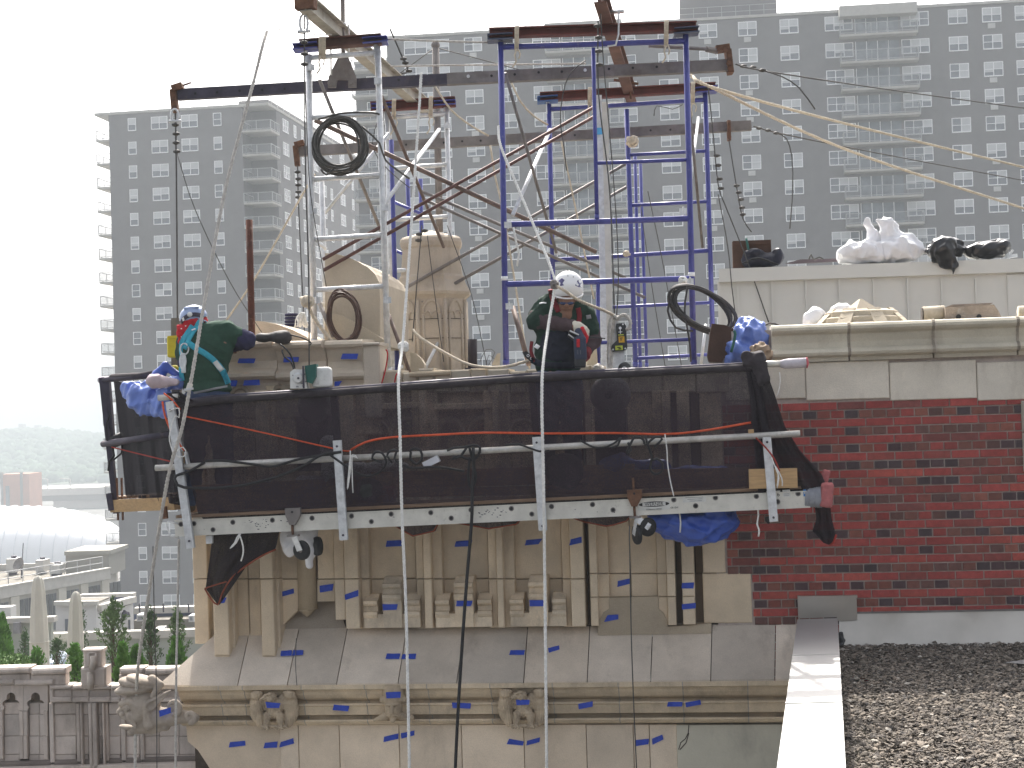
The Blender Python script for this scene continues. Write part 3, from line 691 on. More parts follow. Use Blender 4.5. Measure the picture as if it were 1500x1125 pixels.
m = MB(); blk(m, 118, 874.5, 194, 887, 62.6, .3); m.build('roof_trim', BLG, t); m = MB(); blk(m, 116, 871.5, 195, 874, 62.5, .5); m.build('roof_edge', CONC, t)
m = MB(); blk(m, 95, 907, 103, 930, 57.95, .3); m.build('door', GLASSD, t)
for x_, y_, Y_ in ((156, 902, 60.2), (183, 895, 60.3)):
    c = P(x_, y_, Y_); mm = MB().lathe(c, [(.02, 0), (.16, -.05), (.2, -.22), (.17, -.22), (.02, -.1)], 10); mm.bar(c, c + Vector((-.3, .25, 0)), .06, .06); mm.build('wall_lamp', DSTEEL, t)
m = MB(); blk(m, 144, 905, 149, 928, 58.5, .1); m.build('window', GLASSD, t); m = MB(); blk(m, 188, 908, 190.5, 926, 60.7, .1); m.build('window', GLASSD, t)
t = thing('roof_parapet', 'grey rooftop structures with a dark band right of the white house', 'building', (P(240, 920, 62).x, 62, ZG))
m = MB(); blk(m, 196, 909, 290, 985, 62, 1.2, ZG); m.build('wall', ROOFM, t)
m = MB(); blk(m, 196, 891, 290, 897, 63, .5); m.build('roof_edge', CONC, t); m = MB(); blk(m, 196, 897.2, 290, 909, 63.2, .3); m.build('dark_band', BLG, t)
for x_ in (203, 238, 275): blk(MB(), x_, 884, x_ + 2, 897, 62.6, .1).build('post', DSTEEL, t)
for i, (x_, y_, w_) in enumerate(((200, 901, 11), (226, 921, 12), (276, 902, 8))):
    b = P(x_ + w_ / 2, y_ + 9, 60); tt = thing('roof_fan_unit', ('pale box unit at the left end of the dark roof band', 'small pale box unit low in the middle beside the junipers', 'bluish box unit at the right end of the dark roof band')[i], 'roof plant', b, 'box units beside the white house')
    m = MB(); blk(m, x_, y_, x_ + w_, y_ + 9, 60, .8); m.build('casing', ACM, tt); blk(MB(), x_ + 2, y_ + 2, x_ + w_ - 2, y_ + 7, 59.97, .02).build('grille', GREY, tt)
# terrace wall
TERW = M('terrace_wall_render', (.36, .375, .335), .9, var=.08, scale=1.2, bump=0)
t = thing('terrace_wall', 'long grey-green terrace wall with a pale cap behind the junipers', 'wall', (P(170, 975, 38).x, 38, ZG))
m = MB(); blk(m, 70, 933, 300, 1060, 38, .2); m.build('wall', TERW, t); m = MB(); blk(m, 69, 928.5, 300, 932.6, 37.9, .3); m.build('cap', CONC, t)
m = MB(); blk(m, -30, 912, 78, 1060, 37, .2); m.build('wall', TERW, t); m = MB(); blk(m, -30, 907, 79, 911.6, 36.9, .3); m.build('cap', CONC, t)
m = MB(); blk(m, 19, 912, 29, 928, 36.8, .15); m.build('meter_box', GREY, t)
m = MB(); blk(m, -10, 890, 16, 907, 45, .5, ZG); one(m, 'roof_hut', WHR, 'plain white roof hut at the far left edge behind the cypress', 'building')
ZT = -5.7
tag(MB().box([(-14, 17.6, ZT - .3), (-4.2, 17.6, ZT - .3), (-4.2, 17.6, ZT), (-14, 17.6, ZT), (-14, 38, ZT - .3), (-4.2, 38, ZT - .3), (-4.2, 38, ZT), (-14, 38, ZT)]).build('terrace_floor', ROOFM), kind='structure')
# closed parasols
PARC = M('parasol_canvas', (.60, .57, .50), .9, var=.06, scale=3, bump=.2, bscale=8)
def parasol(tipx, tipy, bx, by, wpx, Y, label):
    tip = P(tipx, tipy, Y); b = P(bx, by, Y); rr = wpx / 2 / FPX * Y; H = (tip - b).length; ax = (tip - b).normalized()
    t = thing('closed_parasol', label, 'parasol', (b.x, Y, ZT), 'closed parasols on the terrace')
    m = MB(); prof = [(rr * .98, 0), (rr, H * .02), (rr * .97, H * .3), (rr * .84, H * .6), (rr * .68, H * .85), (rr * .58, H * .92), (rr * .50, H * .955), (rr * .34, H * .985), (.01, H)]; n = 40; vs = []
    for r_, h in prof:
        for k in range(n): a = 2 * math.pi * k / n; q_ = r_ * (1 + .10 * math.sin(a * 7 + h * 1.3)); vs.append(b + ax * h + Vector((math.cos(a) * q_, math.sin(a) * q_, 0)))
    m.add(vs, [(i * n + k, i * n + (k + 1) % n, (i + 1) * n + (k + 1) % n, (i + 1) * n + k) for i in range(len(prof) - 1) for k in range(n)])
    m.build('canopy', PARC, t, True)
    MB().tube([Vector((b.x, Y, ZT)), b + ax * .2], .03, 10).build('pole', WHITEP, t); MB().lathe(Vector((b.x, Y, ZT)), [(.3, 0), (.3, .06), (.05, .1)], 16).build('base', CONC, t)
    MB().tube([b + ax * H * .34 + Vector((math.cos(a) * rr, math.sin(a) * rr, 0)) for a in [2 * math.pi * k / 20 for k in range(20)]], .012, 5, closed=True).build('tie', PARC, t)
parasol(56, 843, 58, 990, 27, 25, 'taller closed white parasol on the left of the terrace')
parasol(111, 866, 110, 1016, 25, 22.5, 'shorter closed white parasol near the battlement pier')
# evergreens
LEAF = [M('dark_juniper_leaf', (.08, .13, .055), .8, var=.5, scale=6, bump=0), M('bright_cypress_leaf', (.12, .26, .05), .75, var=.45, scale=6, bump=0), M('mid_juniper_leaf', (.115, .18, .07), .8, var=.5, scale=6, bump=0), M('hedge_leaf', (.12, .20, .06), .8, var=.4, scale=8, bump=0)]
BARK = M('bark', (.09, .06, .04), .95, var=.3, scale=10)
def evergreen(name, label, x0, y0, x1, y1, Y, mat, n, form, pot=None, group='evergreens on the terrace'):
    "form 'flame': a dense cone; 'loose': separate upright sprays round the stem; 'mound': low hedge"
    b = P((x0 + x1) / 2, y1, Y); H = P((x0 + x1) / 2, y0, Y).z - b.z; Rr = (x1 - x0) / 2 / FPX * Y
    t = thing(name, label, 'hedge' if form == 'mound' else 'evergreen', b, group); f = MB(); rg = random.Random(int(x0 * 7 + y0))
    st = MB()
    def leaf(p, d, s_):
        x = d.cross(Vector((rg.gauss(0, 1), rg.gauss(0, 1), rg.gauss(0, 1)))).normalized(); f.add([p, p + d * s_ * .5 + x * s_ * .22, p + d * s_, p + d * s_ * .5 - x * s_ * .22], [(0, 1, 2, 3)])
    if form != 'mound': st.tube([Vector((b.x, b.y, ZT)), b, b + Vector((0, 0, H * .9))], .03, 6, rad=[.05, .035, .008])
    sprays = []
    if form == 'loose':
        for k in range(17):
            h = (k / 17) ** .9 * .93; a = k * 2.4; rad = Rr * (1 - h) ** .7 * rg.uniform(.6, 1.35); p0 = b + Vector((0, 0, H * h * .86)); tip = p0 + Vector((math.cos(a) * rad, math.sin(a) * rad, rad * rg.uniform(.9, 1.7) + .10)); sprays.append((p0, tip)); st.tube([p0, p0.lerp(tip, .85)], .008, 5, rad=[.01, .003])
        sprays.append((b + Vector((0, 0, H * .7)), b + Vector((0, 0, H))))
    for k in range(n):
        if form == 'loose':
            p0, tip = sprays[rg.randrange(len(sprays))]; q_ = rg.random() ** .6; p = p0.lerp(tip, q_); sp = .030 * (1.2 - q_) + .008; p = p + Vector((rg.gauss(0, sp), rg.gauss(0, sp), rg.gauss(0, sp))); d = ((tip - p0).normalized() + Vector((rg.gauss(0, .5), rg.gauss(0, .5), rg.gauss(0, .4)))).normalized(); leaf(p, d, rg.uniform(.03, .065))
        elif form == 'flame':
            h = rg.random() ** 1.3; a = rg.uniform(0, 6.283); rad = Rr * min(1, (1 - h) * 1.25) ** .8 * (.75 + .25 * math.sin(a * 5 + h * 9)) * rg.random() ** .35; p = b + Vector((math.cos(a) * rad, math.sin(a) * rad, H * h * .93)); d = Vector((math.cos(a) * .35 + rg.gauss(0, .25), math.sin(a) * .35 + rg.gauss(0, .25), 1)).normalized(); leaf(p, d, rg.uniform(.05, .11))
        else:
            a = rg.uniform(0, 6.283); q_ = rg.random() ** .4; e = rg.random(); p = b + Vector((math.cos(a) * Rr * q_, math.sin(a) * .45 * q_, H * (.2 + .75 * e * math.sqrt(max(0, 1 - q_ * q_ * .8)) + .06 * math.sin(a * 6)))); leaf(p, Vector((rg.gauss(0, 1), rg.gauss(0, 1), rg.gauss(.4, 1))).normalized(), rg.uniform(.04, .08))
    f.build('foliage', mat, t, fixn=False)
    if st.v: st.build('trunk', BARK, t)
    if pot: MB().lathe(b - Vector((0, 0, .42)), [(Rr * .4, 0), (Rr * .62, .4), (Rr * .66, .42), (Rr * .55, .42)], 16).build('pot', DSTEEL, t)
evergreen('juniper', 'tallest loose juniper of upright sprays, in front of the white house', 142, 877, 192, 985, 24, LEAF[2], 2080, 'loose', True)
evergreen('juniper', 'slim dark juniper just behind the hanging grey rope', 207, 888, 236, 985, 25, LEAF[0], 1360, 'loose', True)
evergreen('juniper', 'slim juniper beside the stone pier, right end of the row', 247, 890, 274, 975, 25, LEAF[2], 1200, 'loose')
evergreen('cypress', 'bright green small cypress in front of the tall juniper', 168, 944, 194, 1008, 20, LEAF[1], 2200, 'flame')
evergreen('cypress', 'bright green bushy cypress between the two ropes', 186, 950, 214, 985, 21.5, LEAF[1], 1600, 'flame')
evergreen('cypress', 'bright green cypress in front of the right juniper', 246, 936, 273, 985, 21.5, LEAF[1], 1800, 'flame')
evergreen('cypress', 'dark dense cypress at the left edge of the terrace', -14, 897, 24, 985, 27, LEAF[1], 2800, 'flame')
evergreen('juniper', 'small dark juniper between cypress and taller parasol', 27, 922, 48, 985, 30, LEAF[0], 640, 'loose')
evergreen('juniper', 'low spreading juniper between the two parasols', 68, 938, 101, 985, 29, LEAF[0], 800, 'loose')
evergreen('juniper', 'thin juniper tips right of the shorter parasol', 112, 884, 132, 985, 30, LEAF[0], 560, 'loose')
evergreen('cypress', 'narrow bright cypress beside the battlement pier', 100, 945, 122, 1012, 20, LEAF[1], 1400, 'loose')
evergreen('cypress', 'little bright seedling cypress at the foot of the taller parasol', 46, 958, 62, 992, 20, LEAF[1], 600, 'loose')
evergreen('hedge', 'low pale green hedge behind the left battlement', -20, 960, 42, 988, 21, LEAF[3], 2600, 'mound')
t = thing('covered_table', 'terrace table under a pale blue-grey fitted cover between the parasols', 'table', (P(62, 985, 30).x, 30, ZT))
sculpt('cover', M('blue_grey_cover', (.34, .40, .48), .6, var=.06, scale=2), [('B', P(62, 975, 30) - Vector((0, 0, .1)), (.42, .5, .22), None, .06, .02), ('E', P(85, 969, 30), (.16, .4, .2), None, .1)], .04, t)
for sx in (-.35, .35): MB().tube([Vector((t.location.x + sx, 30, ZT)), Vector((t.location.x + sx, 30, P(62, 985, 30).z))], .03, 6).build('leg', DSTEEL, t)

# ================================================================== battlemented parapet at the lower left
PW = Pl(P(100, 1000, 17), 0.0); GS = M('grey_gothic_stone', (.50, .44, .385), .88, var=.16, scale=3, bump=.25, bscale=80, attr=True, stain=((.17, .135, .11), .5, 3, (1, 1, .4)), fine=.07)
par = thing('battlement_wall', 'grey gothic battlemented parapet with traceried panel, lower left', 'wall', (PW.B.x, PW.B.y, PW.pt(0, -3)[2]))
S0 = (.57, .50, .45)
def sv(c=S0, k=.07):
    q = 1 + RNG.normal() * k; e = RNG.normal() * .006; return (c[0] * q * (1 + e), c[1] * q, c[2] * q * (1 - e))
def pbox(m, x0, y0, x1, y1, n0, n1, bev=.008): m.fbox(x0, y0, x1, y1, n0, n1, sv(), bev, PW)
m = MB(); m.fbox(-80, 1011, 300, 1260, -.32, -.14, S0, 0, PW); m.build('mortar_core', MORTAR, par)
m = MB()
for x0, x1 in ((-70, 44), (45, 96), (174.5, 211), (211.6, 300)): pbox(m, x0, 979, x1, 988, -.16, .07, .02); pbox(m, x0, 988.3, x1, 1004, -.13, .02)
m.build('merlon', GS, par)
m = MB()
for x0, x1 in ((73, 105), (105.6, 130), (130.6, 161), (161.6, 176)): pbox(m, x0, 1004.4, x1, 1010, -.16, .06, .015); pbox(m, x0, 1010.3, x1, 1021, -.16, .0); pbox(m, x0, 1021.4, x1, 1029, -.16, .05, .012)
for x0, x1 in ((176.6, 232), (232.6, 300)): pbox(m, x0, 1004.6, x1, 1010, -.16, .09, .02); pbox(m, x0, 1021.4, x1, 1028, -.16, .05, .012); pbox(m, x0, 1010.3, x1, 1021, -.16, .0)
m.build('string_course', GS, par)
m = MB(); pbox(m, 118, 978, 155, 1006, -.15, .08, .02); pbox(m, 122, 953, 149, 978.6, -.1, .06, .015); pbox(m, 120.5, 951, 150.5, 955, -.11, .08, .015)
o = m.build('pier', GS, par); mm = MB(); mm.fbox(128, 957, 131, 976, .05, .085, S0, 0, PW); mm.fbox(139, 957, 142, 976, .05, .085, S0, 0, PW); mm.fbox(128, 955, 142, 957.4, .05, .083, S0, 0, PW); mm.tube([PW.at(136, 961, .09), PW.at(136, 972, .11), PW.at(134.5, 981, .13)], .03, 8); mm.tube([PW.at(132, 985, .1), PW.at(132.5, 1000, .14), PW.at(132, 1008, .1)], .035, 8); mm.build('pier_carving', GS, o, True)
m = MB()
for x0, x1 in ((118, 121), (130, 135), (135.6, 142), (150, 153.5)): pbox(m, x0, 1030, x1, 1126, -.13, .02 if x0 < 130 or x0 > 145 else .06)
for x0, x1 in ((72.5, 79), (112, 117.5), (154, 159), (177, 184), (205, 211)): pbox(m, x0, 1030, x1, 1126, -.13, -.02)
m.build('mullion', GS, par)
m = MB()
for row, (y0, y1) in enumerate(((1029.5, 1046), (1046.6, 1078), (1078.6, 1105), (1105.6, 1150), (1150.6, 1200), (1200.6, 1255))):
    for x0, x1 in ((79.5, 111.5), (121.5, 129.5), (142.6, 149.5), (159.5, 176.5), (184.5, 204.5), (211.6, 233), (233.6, 262), (262.6, 300)): pbox(m, x0, y0, x1, y1, -.2, -.035 if row < 1 else -.05, .006)
    for x0, x1 in ((-60, 6), (6.6, 29), (43, 57.5), (57.9, 72)): pbox(m, x0, y0, x1, y1, -.3, -.065, .006)
o_ = m.build('ashlar', GS, par)
m = MB()
for x0, x1 in ((-70, 20), (20.6, 78)): pbox(m, x0, 996, x1, 1003.6, -.16, .05, .015)
pbox(m, 72.5, 1004, 78, 1029, -.16, .03, .01); m.build('string_course', GS, par)
m = MB()
for c in (-20, 16, 52):
    arc = lambda x, y, r_, a0, a1: [(x + r_ * math.cos(R(a)), y - r_ * math.sin(R(a))) for a in np.linspace(a0, a1, 8)]
    op = arc(c + 7, 1031, 5.5, -60, 95) + arc(c, 1021, 6.5, -10, 190) + arc(c - 7, 1031, 5.5, 85, 240)
    left = [p for p in op if p[0] <= c + .01]; right = [p for p in op if p[0] >= c - .01]; tp = (c, 1014.5)
    m.fpoly([(c + 17.8, 1041), (c + 17.8, 1004), (c, 1004), tp] + sorted([p for p in right if p[1] > 1014.6], key=lambda p: op.index(p), reverse=True) + [(c + 12, 1041)], -.14, -.02, sv(), PW)
    m.fpoly([(c - 12, 1041)] + sorted([p for p in left if p[1] > 1014.6], key=lambda p: op.index(p), reverse=True) + [tp, (c, 1004), (c - 17.8, 1004), (c - 17.8, 1041)], -.14, -.02, sv(), PW)
    for s_ in (-1, 1):
        for y0, y1 in ((1041.5, 1078), (1078.5, 1112)): m.fbox(min(c + 12 * s_, c + 17.8 * s_), y0, max(c + 12 * s_, c + 17.8 * s_), y1, -.14, -.02, sv(), .006, PW)
m.build('tracery', GS, par)
m = MB(); m.fbox(-80, 1113, 290, 1122, -.12, -.02, (.2, .17, .15), .02, PW); pbox(m, -80, 1122.5, 290, 1260, -.2, .06); m.build('lower_ledge', GS, par)
# ================================================================== the stone and brick building
bld = thing('stone_building', 'tan limestone building corner with carved ledge, brick side wall and stone coping', 'building', (FA.B.x, FA.B.y, ZG))
BS = (.67, .555, .41)
def cs(c=BS, k=.06):
    q = 1 + RNG.normal() * k; e = RNG.normal() * .008; return (c[0] * q * (1 + e), c[1] * q, c[2] * q * (1 - e * 1.5))
def shade(c, q): return tuple(x * q for x in c)
uv = FA.uv
# solid core: masonry behind the face, dark mortar in the joints
m = MB(); u0, u1 = uv(286, 800)[0], uv(1800, 700)[0]
m.ubox(FA, u0, uv(1045, 700)[0], -1.72, .30, -4.5, -.17); m.ubox(FA, u0 - .0, u1, -14, -2.2, -4.5, .14)
m.build('core', DARKM, bld)
m = MB().ubox(FA, uv(1045, 700)[0] + .001, u1, -2.19, .62, -.9, -.012); m.build('brick_backing', BMORT, bld)
m = MB().ubox(FA, u0 + .05, u1, .301, .33, -9, -.2); m.build('roof_deck', ROOFM, bld)

# ---- upper wall: strips of ashlar with a bed joint at y = 848
strips = [(283, 304, .05, 943), (304.4, 311, -.04, 940), (311, 333, .22, 960), (333.2, 342, .13, 951), (342, 363, .03, 938), (364.2, 381, .03, 936), (381, 400, .22, 961), (400.2, 408, .13, 952),
          (490, 505, .09, 908), (505, 525, .16, 921), (525.2, 541, .05, 921), (541.2, 610, -.05, 921), (610.2, 621, .05, 920.5), (621, 632, .15, 920.5), (632.2, 648, .05, 920), (648.2, 716, -.05, 920),
          (716.2, 728, .05, 919.5), (728, 737, .15, 919.5), (737.2, 754, .05, 919), (754.2, 824, -.05, 919), (824.2, 836, .05, 918.5), (836, 856, .16, 918), (864, 875, .13, 917), (875.2, 892, .05, 917),
          (892.2, 923.6, -.02, 917), (924.6, 963, -.02, 916.5), (963.2, 977, .05, 916), (977, 989, .13, 916), (999, 1017, .11, 915)]
wall = MB()
for x0, x1, n1, yb in strips:
    s = (850 - 720) * .030; dx = lambda y: (y - 850) * .030
    for y0, y1 in ((572, 715), (715.6, 847.4), (848.6, yb)):
        if 860 < x0 and y0 == 848.6:
            wall.fbox(x0 + dx(860), 848.6 - 8, x1 + dx(860), 874.4 - (x0 - 860) * .01, -.2, n1, cs(), .006); y0 = 875.4 - (x0 - 860) * .01
        elif 860 < x0 and y1 == 847.4: y1 = 839.6
        ym = (y0 + y1) / 2; wall.fbox(x0 + dx(ym), y0, x1 + dx(ym), y1, -.2, n1, cs(), .006)
    if n1 > .2:   # tapered foot of the projecting piers
        wall.fpoly([(x0 + 3.2, yb), (x1 + 3.2, yb), (x1 + .5, yb + 5), (x0 + 5, yb + 4)], .02, n1 - .02, cs())
for x0, x1 in ((856.2, 863.8), (989.2, 998.8), (1017.2, 1028.8)):  # deep slots: recess shade and soot are both put into this darker colour
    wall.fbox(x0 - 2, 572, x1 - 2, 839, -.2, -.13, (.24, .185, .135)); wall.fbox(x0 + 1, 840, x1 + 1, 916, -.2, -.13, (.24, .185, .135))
wall.fbox(1026, 572, 1058, 716, -.2, .0, cs(), .006); wall.fbox(1028, 716.6, 1061, 839, -.2, .0, cs(), .006); wall.fbox(1030, 840, 1101, 912.5, -.2, .0, cs(), .006)
wall.fpoly([(408.6, 849), (437, 849), (437, 893), (409, 921)], -.2, .02, cs()); wall.fbox(405, 572, 434, 847.6, -.2, .02, cs(), .004)
wall.fbox(430, 572, 470, 847, -.2, -.1, cs(), 0); wall.fbox(434, 849, 468, 880, -.2, -.1, cs(), 0); wall.fpoly([(465, 849), (490, 849), (490.2, 881), (465, 881)], -.2, .02, cs()); wall.fbox(462, 572, 486, 847.6, -.2, .02, cs(), .004)
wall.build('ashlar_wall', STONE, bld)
m = MB(); m.lathe(FA.at(451, 893, .0), [(.078, .005), (.078, 1.75)], 20); m.lathe(FA.at(450, 900, .0), [(.004, -.02), (.03, .0), (.06, .03), (.078, .045)], 20); m.build('colonnette', STONE, bld, True)
# rounded stones at the foot of the right recess
m = MB()
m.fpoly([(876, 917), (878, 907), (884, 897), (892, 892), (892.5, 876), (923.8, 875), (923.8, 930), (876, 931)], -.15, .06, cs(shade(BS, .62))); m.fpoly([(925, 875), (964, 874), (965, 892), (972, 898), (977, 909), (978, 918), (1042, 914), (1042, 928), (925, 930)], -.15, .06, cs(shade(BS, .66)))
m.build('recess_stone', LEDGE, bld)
# ---- stepped brackets with rolled tops, three times the same
def bracket(cx, yb):
    def profile(m, x0, x1, ytop, ybot, n1, roll, c):
        a, b = FA.uv(x0, yb, n1)[0], FA.uv(x1, yb, n1)[0]; vt, vb = FA.uv(cx, ytop, n1)[1], FA.uv(cx, ybot, n1)[1]; h = vt - vb
        if roll:
            k = .052; pr = [(-.05, 0), (n1, 0), (n1, h - 3.6 * k), (n1 + .018, h - 3.4 * k), (n1 + .03, h - 3.0 * k), (n1 + .022, h - 2.55 * k), (n1 - .01, h - 2.45 * k), (n1 - .015, h - 1.7 * k), (n1 + .01, h - 1.6 * k), (n1 + .028, h - 1.3 * k), (n1 + .02, h - .85 * k), (n1 - .02, h - .8 * k), (n1 - .09, h), (-.05, h)]
        else: pr = [(-.05, 0), (n1, 0), (n1, h), (-.05, h)]
        m.prism([FA.pt(a, vb + z, n) for n, z in pr], FA.t * (b - a), c)
    m = MB(); profile(m, cx - 41, cx + 41, yb - 20, yb, .13, False, cs()); profile(m, cx - 13, cx + 14, yb - 73, yb - .0, .16, True, cs()); profile(m, cx - 41, cx - 21, yb - 48, yb - 20.3, .12, True, cs()); profile(m, cx + 21, cx + 41, yb - 48, yb - 20.3, .12, True, cs())
    return m.build('bracket', STONE_D, bld)
for cx, yb in ((575, 919.5), (680, 918.5), (789, 917.5)): bracket(cx, yb)
# ---- sloping ledge
jn = [(322, 923, 232, 1003.5), (366, 922, 348, 1004), (438, 921, 421, 1002), (509, 920, 493, 1001), (596, 919.5, 583, 1000), (680, 919, 669, 999.5), (773, 918.5, 767, 999), (864, 917.5, 860, 998), (956, 916.5, 953, 997), (1043, 915, 1041, 996), (1136, 913, 1135, 994.5), (1203, 912, 1203, 993.5)]
LS = (.62, .54, .45); led = MB()
for a, b in zip(jn, jn[1:]):
    g = .7; tp = -.02; c = cs(LS, .09)
    f = [FA.at(a[2] + (g if a[2] != 232 else 0), a[3], .42), FA.at(b[2] - g, b[3], .42), FA.at(b[0] - g, b[1], tp), FA.at(a[0] + (g if a[2] != 232 else 0), a[1], tp)]
    led.prism(f, Vector((0, 0, -.03)), c)
f = [FA.at(232, 1003.5, .42), FA.at(322, 923, -.02), FA.at(322, 923, -.02) - FA.n * .9, FA.at(232, 1003.5, .42) - FA.n * 1.34]
led.prism(f, Vector((0, 0, -.03)), cs(LS))          # the return round the corner
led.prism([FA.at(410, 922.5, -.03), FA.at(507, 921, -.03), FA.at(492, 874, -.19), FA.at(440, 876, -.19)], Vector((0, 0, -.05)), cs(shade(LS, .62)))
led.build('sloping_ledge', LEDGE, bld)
# patches of newer filler on the ledge and wall
PATCH = M('pale_filler', (.55, .54, .50), .9, var=.15, scale=9)
pm = MB(); nl = (FA.n * .42 + Vector((0, 0, .40))).normalized()
def onledge(px, py): t = (py - 918.5) / 80.5; return FA.at(px, py, -.02 + .44 * t) + nl * .003
for pts in ([(940, 999 - .6), (945, 988), (953, 983.5), (953.4, 998)], [(866, 926), (905, 929), (956, 930), (1041, 925), (1041, 921), (1030, 929), (960, 933), (900, 934), (866, 931)], [(864, 997), (880, 994), (896, 997)], [(978, 997), (985, 992), (992, 996)]): pm.add([onledge(*p) for p in pts], [tuple(range(len(pts)))])
pm.add([onledge(838 + 20 * math.cos(a) * (1 + .1 * math.sin(3 * a)), 977 + 15 * math.sin(a)) for a in [2 * math.pi * k / 24 for k in range(24)]], [tuple(range(24))])
pm.build('filler_patch', PATCH, bld, fixn=False)
# ---- cornice
prof = [(1000.5, .40), (1001, .45), (1007.5, .45), (1008.5, .40), (1011, .39), (1015, .385), (1020, .36), (1023.5, .325), (1024.5, .29), (1028, .285), (1028.6, .37), (1031.5, .38), (1033, .36), (1045.5, .34), (1046.5, .24), (1052, .235), (1052.6, .36), (1055, .37), (1058.5, .35), (1060.5, .31), (1061, .1), (1000.5, .1)]
cor = MB(); cj = [262, 324, 359, 445, 537, 628, 720, 811, 907, 1001, 1096, 1190]
pv_ = [(FA.uv(750, y, n)[1], n) for y, n in prof]
for a, b in zip(cj, cj[1:]):
    ua, ub = FA.uv(a, 1030, .38)[0] + .004, FA.uv(b, 1030, .38)[0] - .004; cor.prism([FA.pt(ua, v, n) for v, n in pv_], FA.t * (ub - ua), cs((.60, .49, .35), .07))
cor.build('cornice', STONE_D, bld)
m = MB()
for a in cj[1:-1]:
    u = FA.uv(a, 1030, .38)[0]; m.prism([FA.pt(u - .005, v - .001, n - .004) for v, n in pv_[1:20]] + [FA.pt(u - .005, pv_[20][0], .1), FA.pt(u - .005, pv_[21][0], .1)], FA.t * .01)
m.build('cornice_joint', M('pale_joint', (.36, .34, .31), .95, var=.2), bld)
# ---- lower wall
low = MB(); LW = (.70, .585, .455)
low.fpoly([(272.5, 1061.5), (409.4, 1061.5), (412, 1140), (415, 1230), (352, 1230), (335, 1180), (320, 1148), (305, 1122), (290, 1099), (275, 1086)], -.25, .30, cs(LW))
lj = [410.4, 438, 498, 585.5, 677, 768.4, 860, 929, 952.5, 993]
for a, b in zip(lj, lj[1:]):
    for y0, y1 in ((1061.5, 1160), (1160.8, 1260)): low.fbox(a + .4 + (y0 - 1061) * .03, y0, b - .5 + (y0 - 1061) * .03, y1, 0, .30, cs(LW, .05), .004)
low.ubox(FA, FA.uv(420, 1261)[0], FA.uv(1500, 1261)[0], -14, FA.uv(750, 1261, .3)[1], 0, .3, cs(LW))
low.build('lower_wall', STONE, bld)
pl = MB(); pl.fbox(994, 1061.5, 1300, 1260, 0, .31, (.56, .52, .42)); pl.build('plaster_panel', M('pale_plaster', (.60, .57, .47), .9, var=.08, scale=2, attr=False, stain=((.3, .28, .24), .3, 2.5, (1, 1, .5))), bld)
m = MB(); ck = [(1009, 1062), (1008, 1074), (1004, 1082), (997, 1088), (994, 1098)]; m.tube([FA.at(x, y, .311) for x, y in ck], .004, 5); ck = [(1009, 1074), (1005, 1088), (996, 1098)]; m.tube([FA.at(x, y, .311) for x, y in ck], .004, 5)
m.build('plaster_crack', DARKM, bld)
# ---- brick wall in English bond
br = MB(); CH = .0667; BL = .2135; ub = FA.uv(1061, 700)[0]; ue = FA.uv(1493, 700)[0]; vtop = FA.uv(1300, 587)[1]; row = 0; v = vtop
vsw = FA.uv(1080, 840)[1]; u2 = FA.uv(1102.5, 880)[0]
while v > -2.17:
    st = row % 2 == 0; pl_ = BL if st else BL / 2; u = ue + 1.2; first = True
    u -= (.0 if st else BL * .25)
    left = ub if v - CH / 2 > vsw else u2
    while u > left + .02:
        a = max(left + .004, u - pl_ + .010)
        if st: c = random.choice([(.34, .066, .058)] * 6 + [(.28, .068, .058), (.40, .085, .066), (.22, .07, .062)])
        else: c = random.choice([(.20, .08, .062), (.15, .072, .06), (.075, .052, .056), (.085, .05, .054), (.29, .06, .052), (.25, .09, .066), (.135, .068, .06), (.23, .07, .056)])
        k = random.uniform(.85, 1.18); c = tuple(x * k for x in c)
        br.ubox(FA, a, u, v - CH + .010 + random.uniform(-.001, .001), v, -.06, random.uniform(-.003, .004), c, .003); u -= pl_
    v -= CH; row += 1
br.build('brick_wall', BRICK, bld)
m = MB()
for y0, y1, x in ((586, 632, 1497), (633, 690, 1499), (691, 760, 1506)): m.fbox(x, y0, x + 60, y1, -.1, .03, cs((.46, .42, .35)), .01)
m.build('quoin', STONE, bld)
# ---- stone band and moulded coping of the right wall
BC = (.70, .645, .55); m = MB()
for a, b in ((1062, 1179.4), (1180.6, 1302.4), (1303.6, 1430.4), (1431.6, 1560), (1561, 1720)): m.fbox(a, 529, b, 585, -.4, .012, cs(BC, .04), .006)
m.build('stone_band', STONE, bld)
cp = [(474, -.35), (473, -.10), (472.5, .06), (473.5, .105), (477, .125), (481, .125), (485, .105), (487, .08), (489, .07), (500, .055), (508, .06), (509, .085), (511, .105), (515, .115), (519, .105), (521, .08), (522, .05), (528, .045), (528, -.35)]
cpv = [(FA.uv(1250, y, n)[1], n) for y, n in cp]; m = MB(); jt = MB(); J = [1129, 1244, 1368, 1492, 1620, 1750]
for a, b in zip(J, J[1:]):
    ua, ub_ = FA.uv(a, 500, .1)[0] + .007, FA.uv(b, 500, .1)[0] - .007; m.prism([FA.pt(ua, v, n) for v, n in cpv], FA.t * (ub_ - ua), cs((.58, .53, .425), .05))
    if a > 1130: jt = MB().prism([FA.pt(ua - .018, v + (.006 if v > cpv[6][0] else 0), n + .004) for v, n in cpv[1:17]] + [FA.pt(ua - .018, cpv[17][0], -.3), FA.pt(ua - .018, cpv[0][0], -.3)], FA.t * .022); jt.build('coping_joint', M('rough_joint', (.30, .26, .21), .95, var=.35, scale=30, bump=.6), bld)
m.build('coping', STONE, bld)
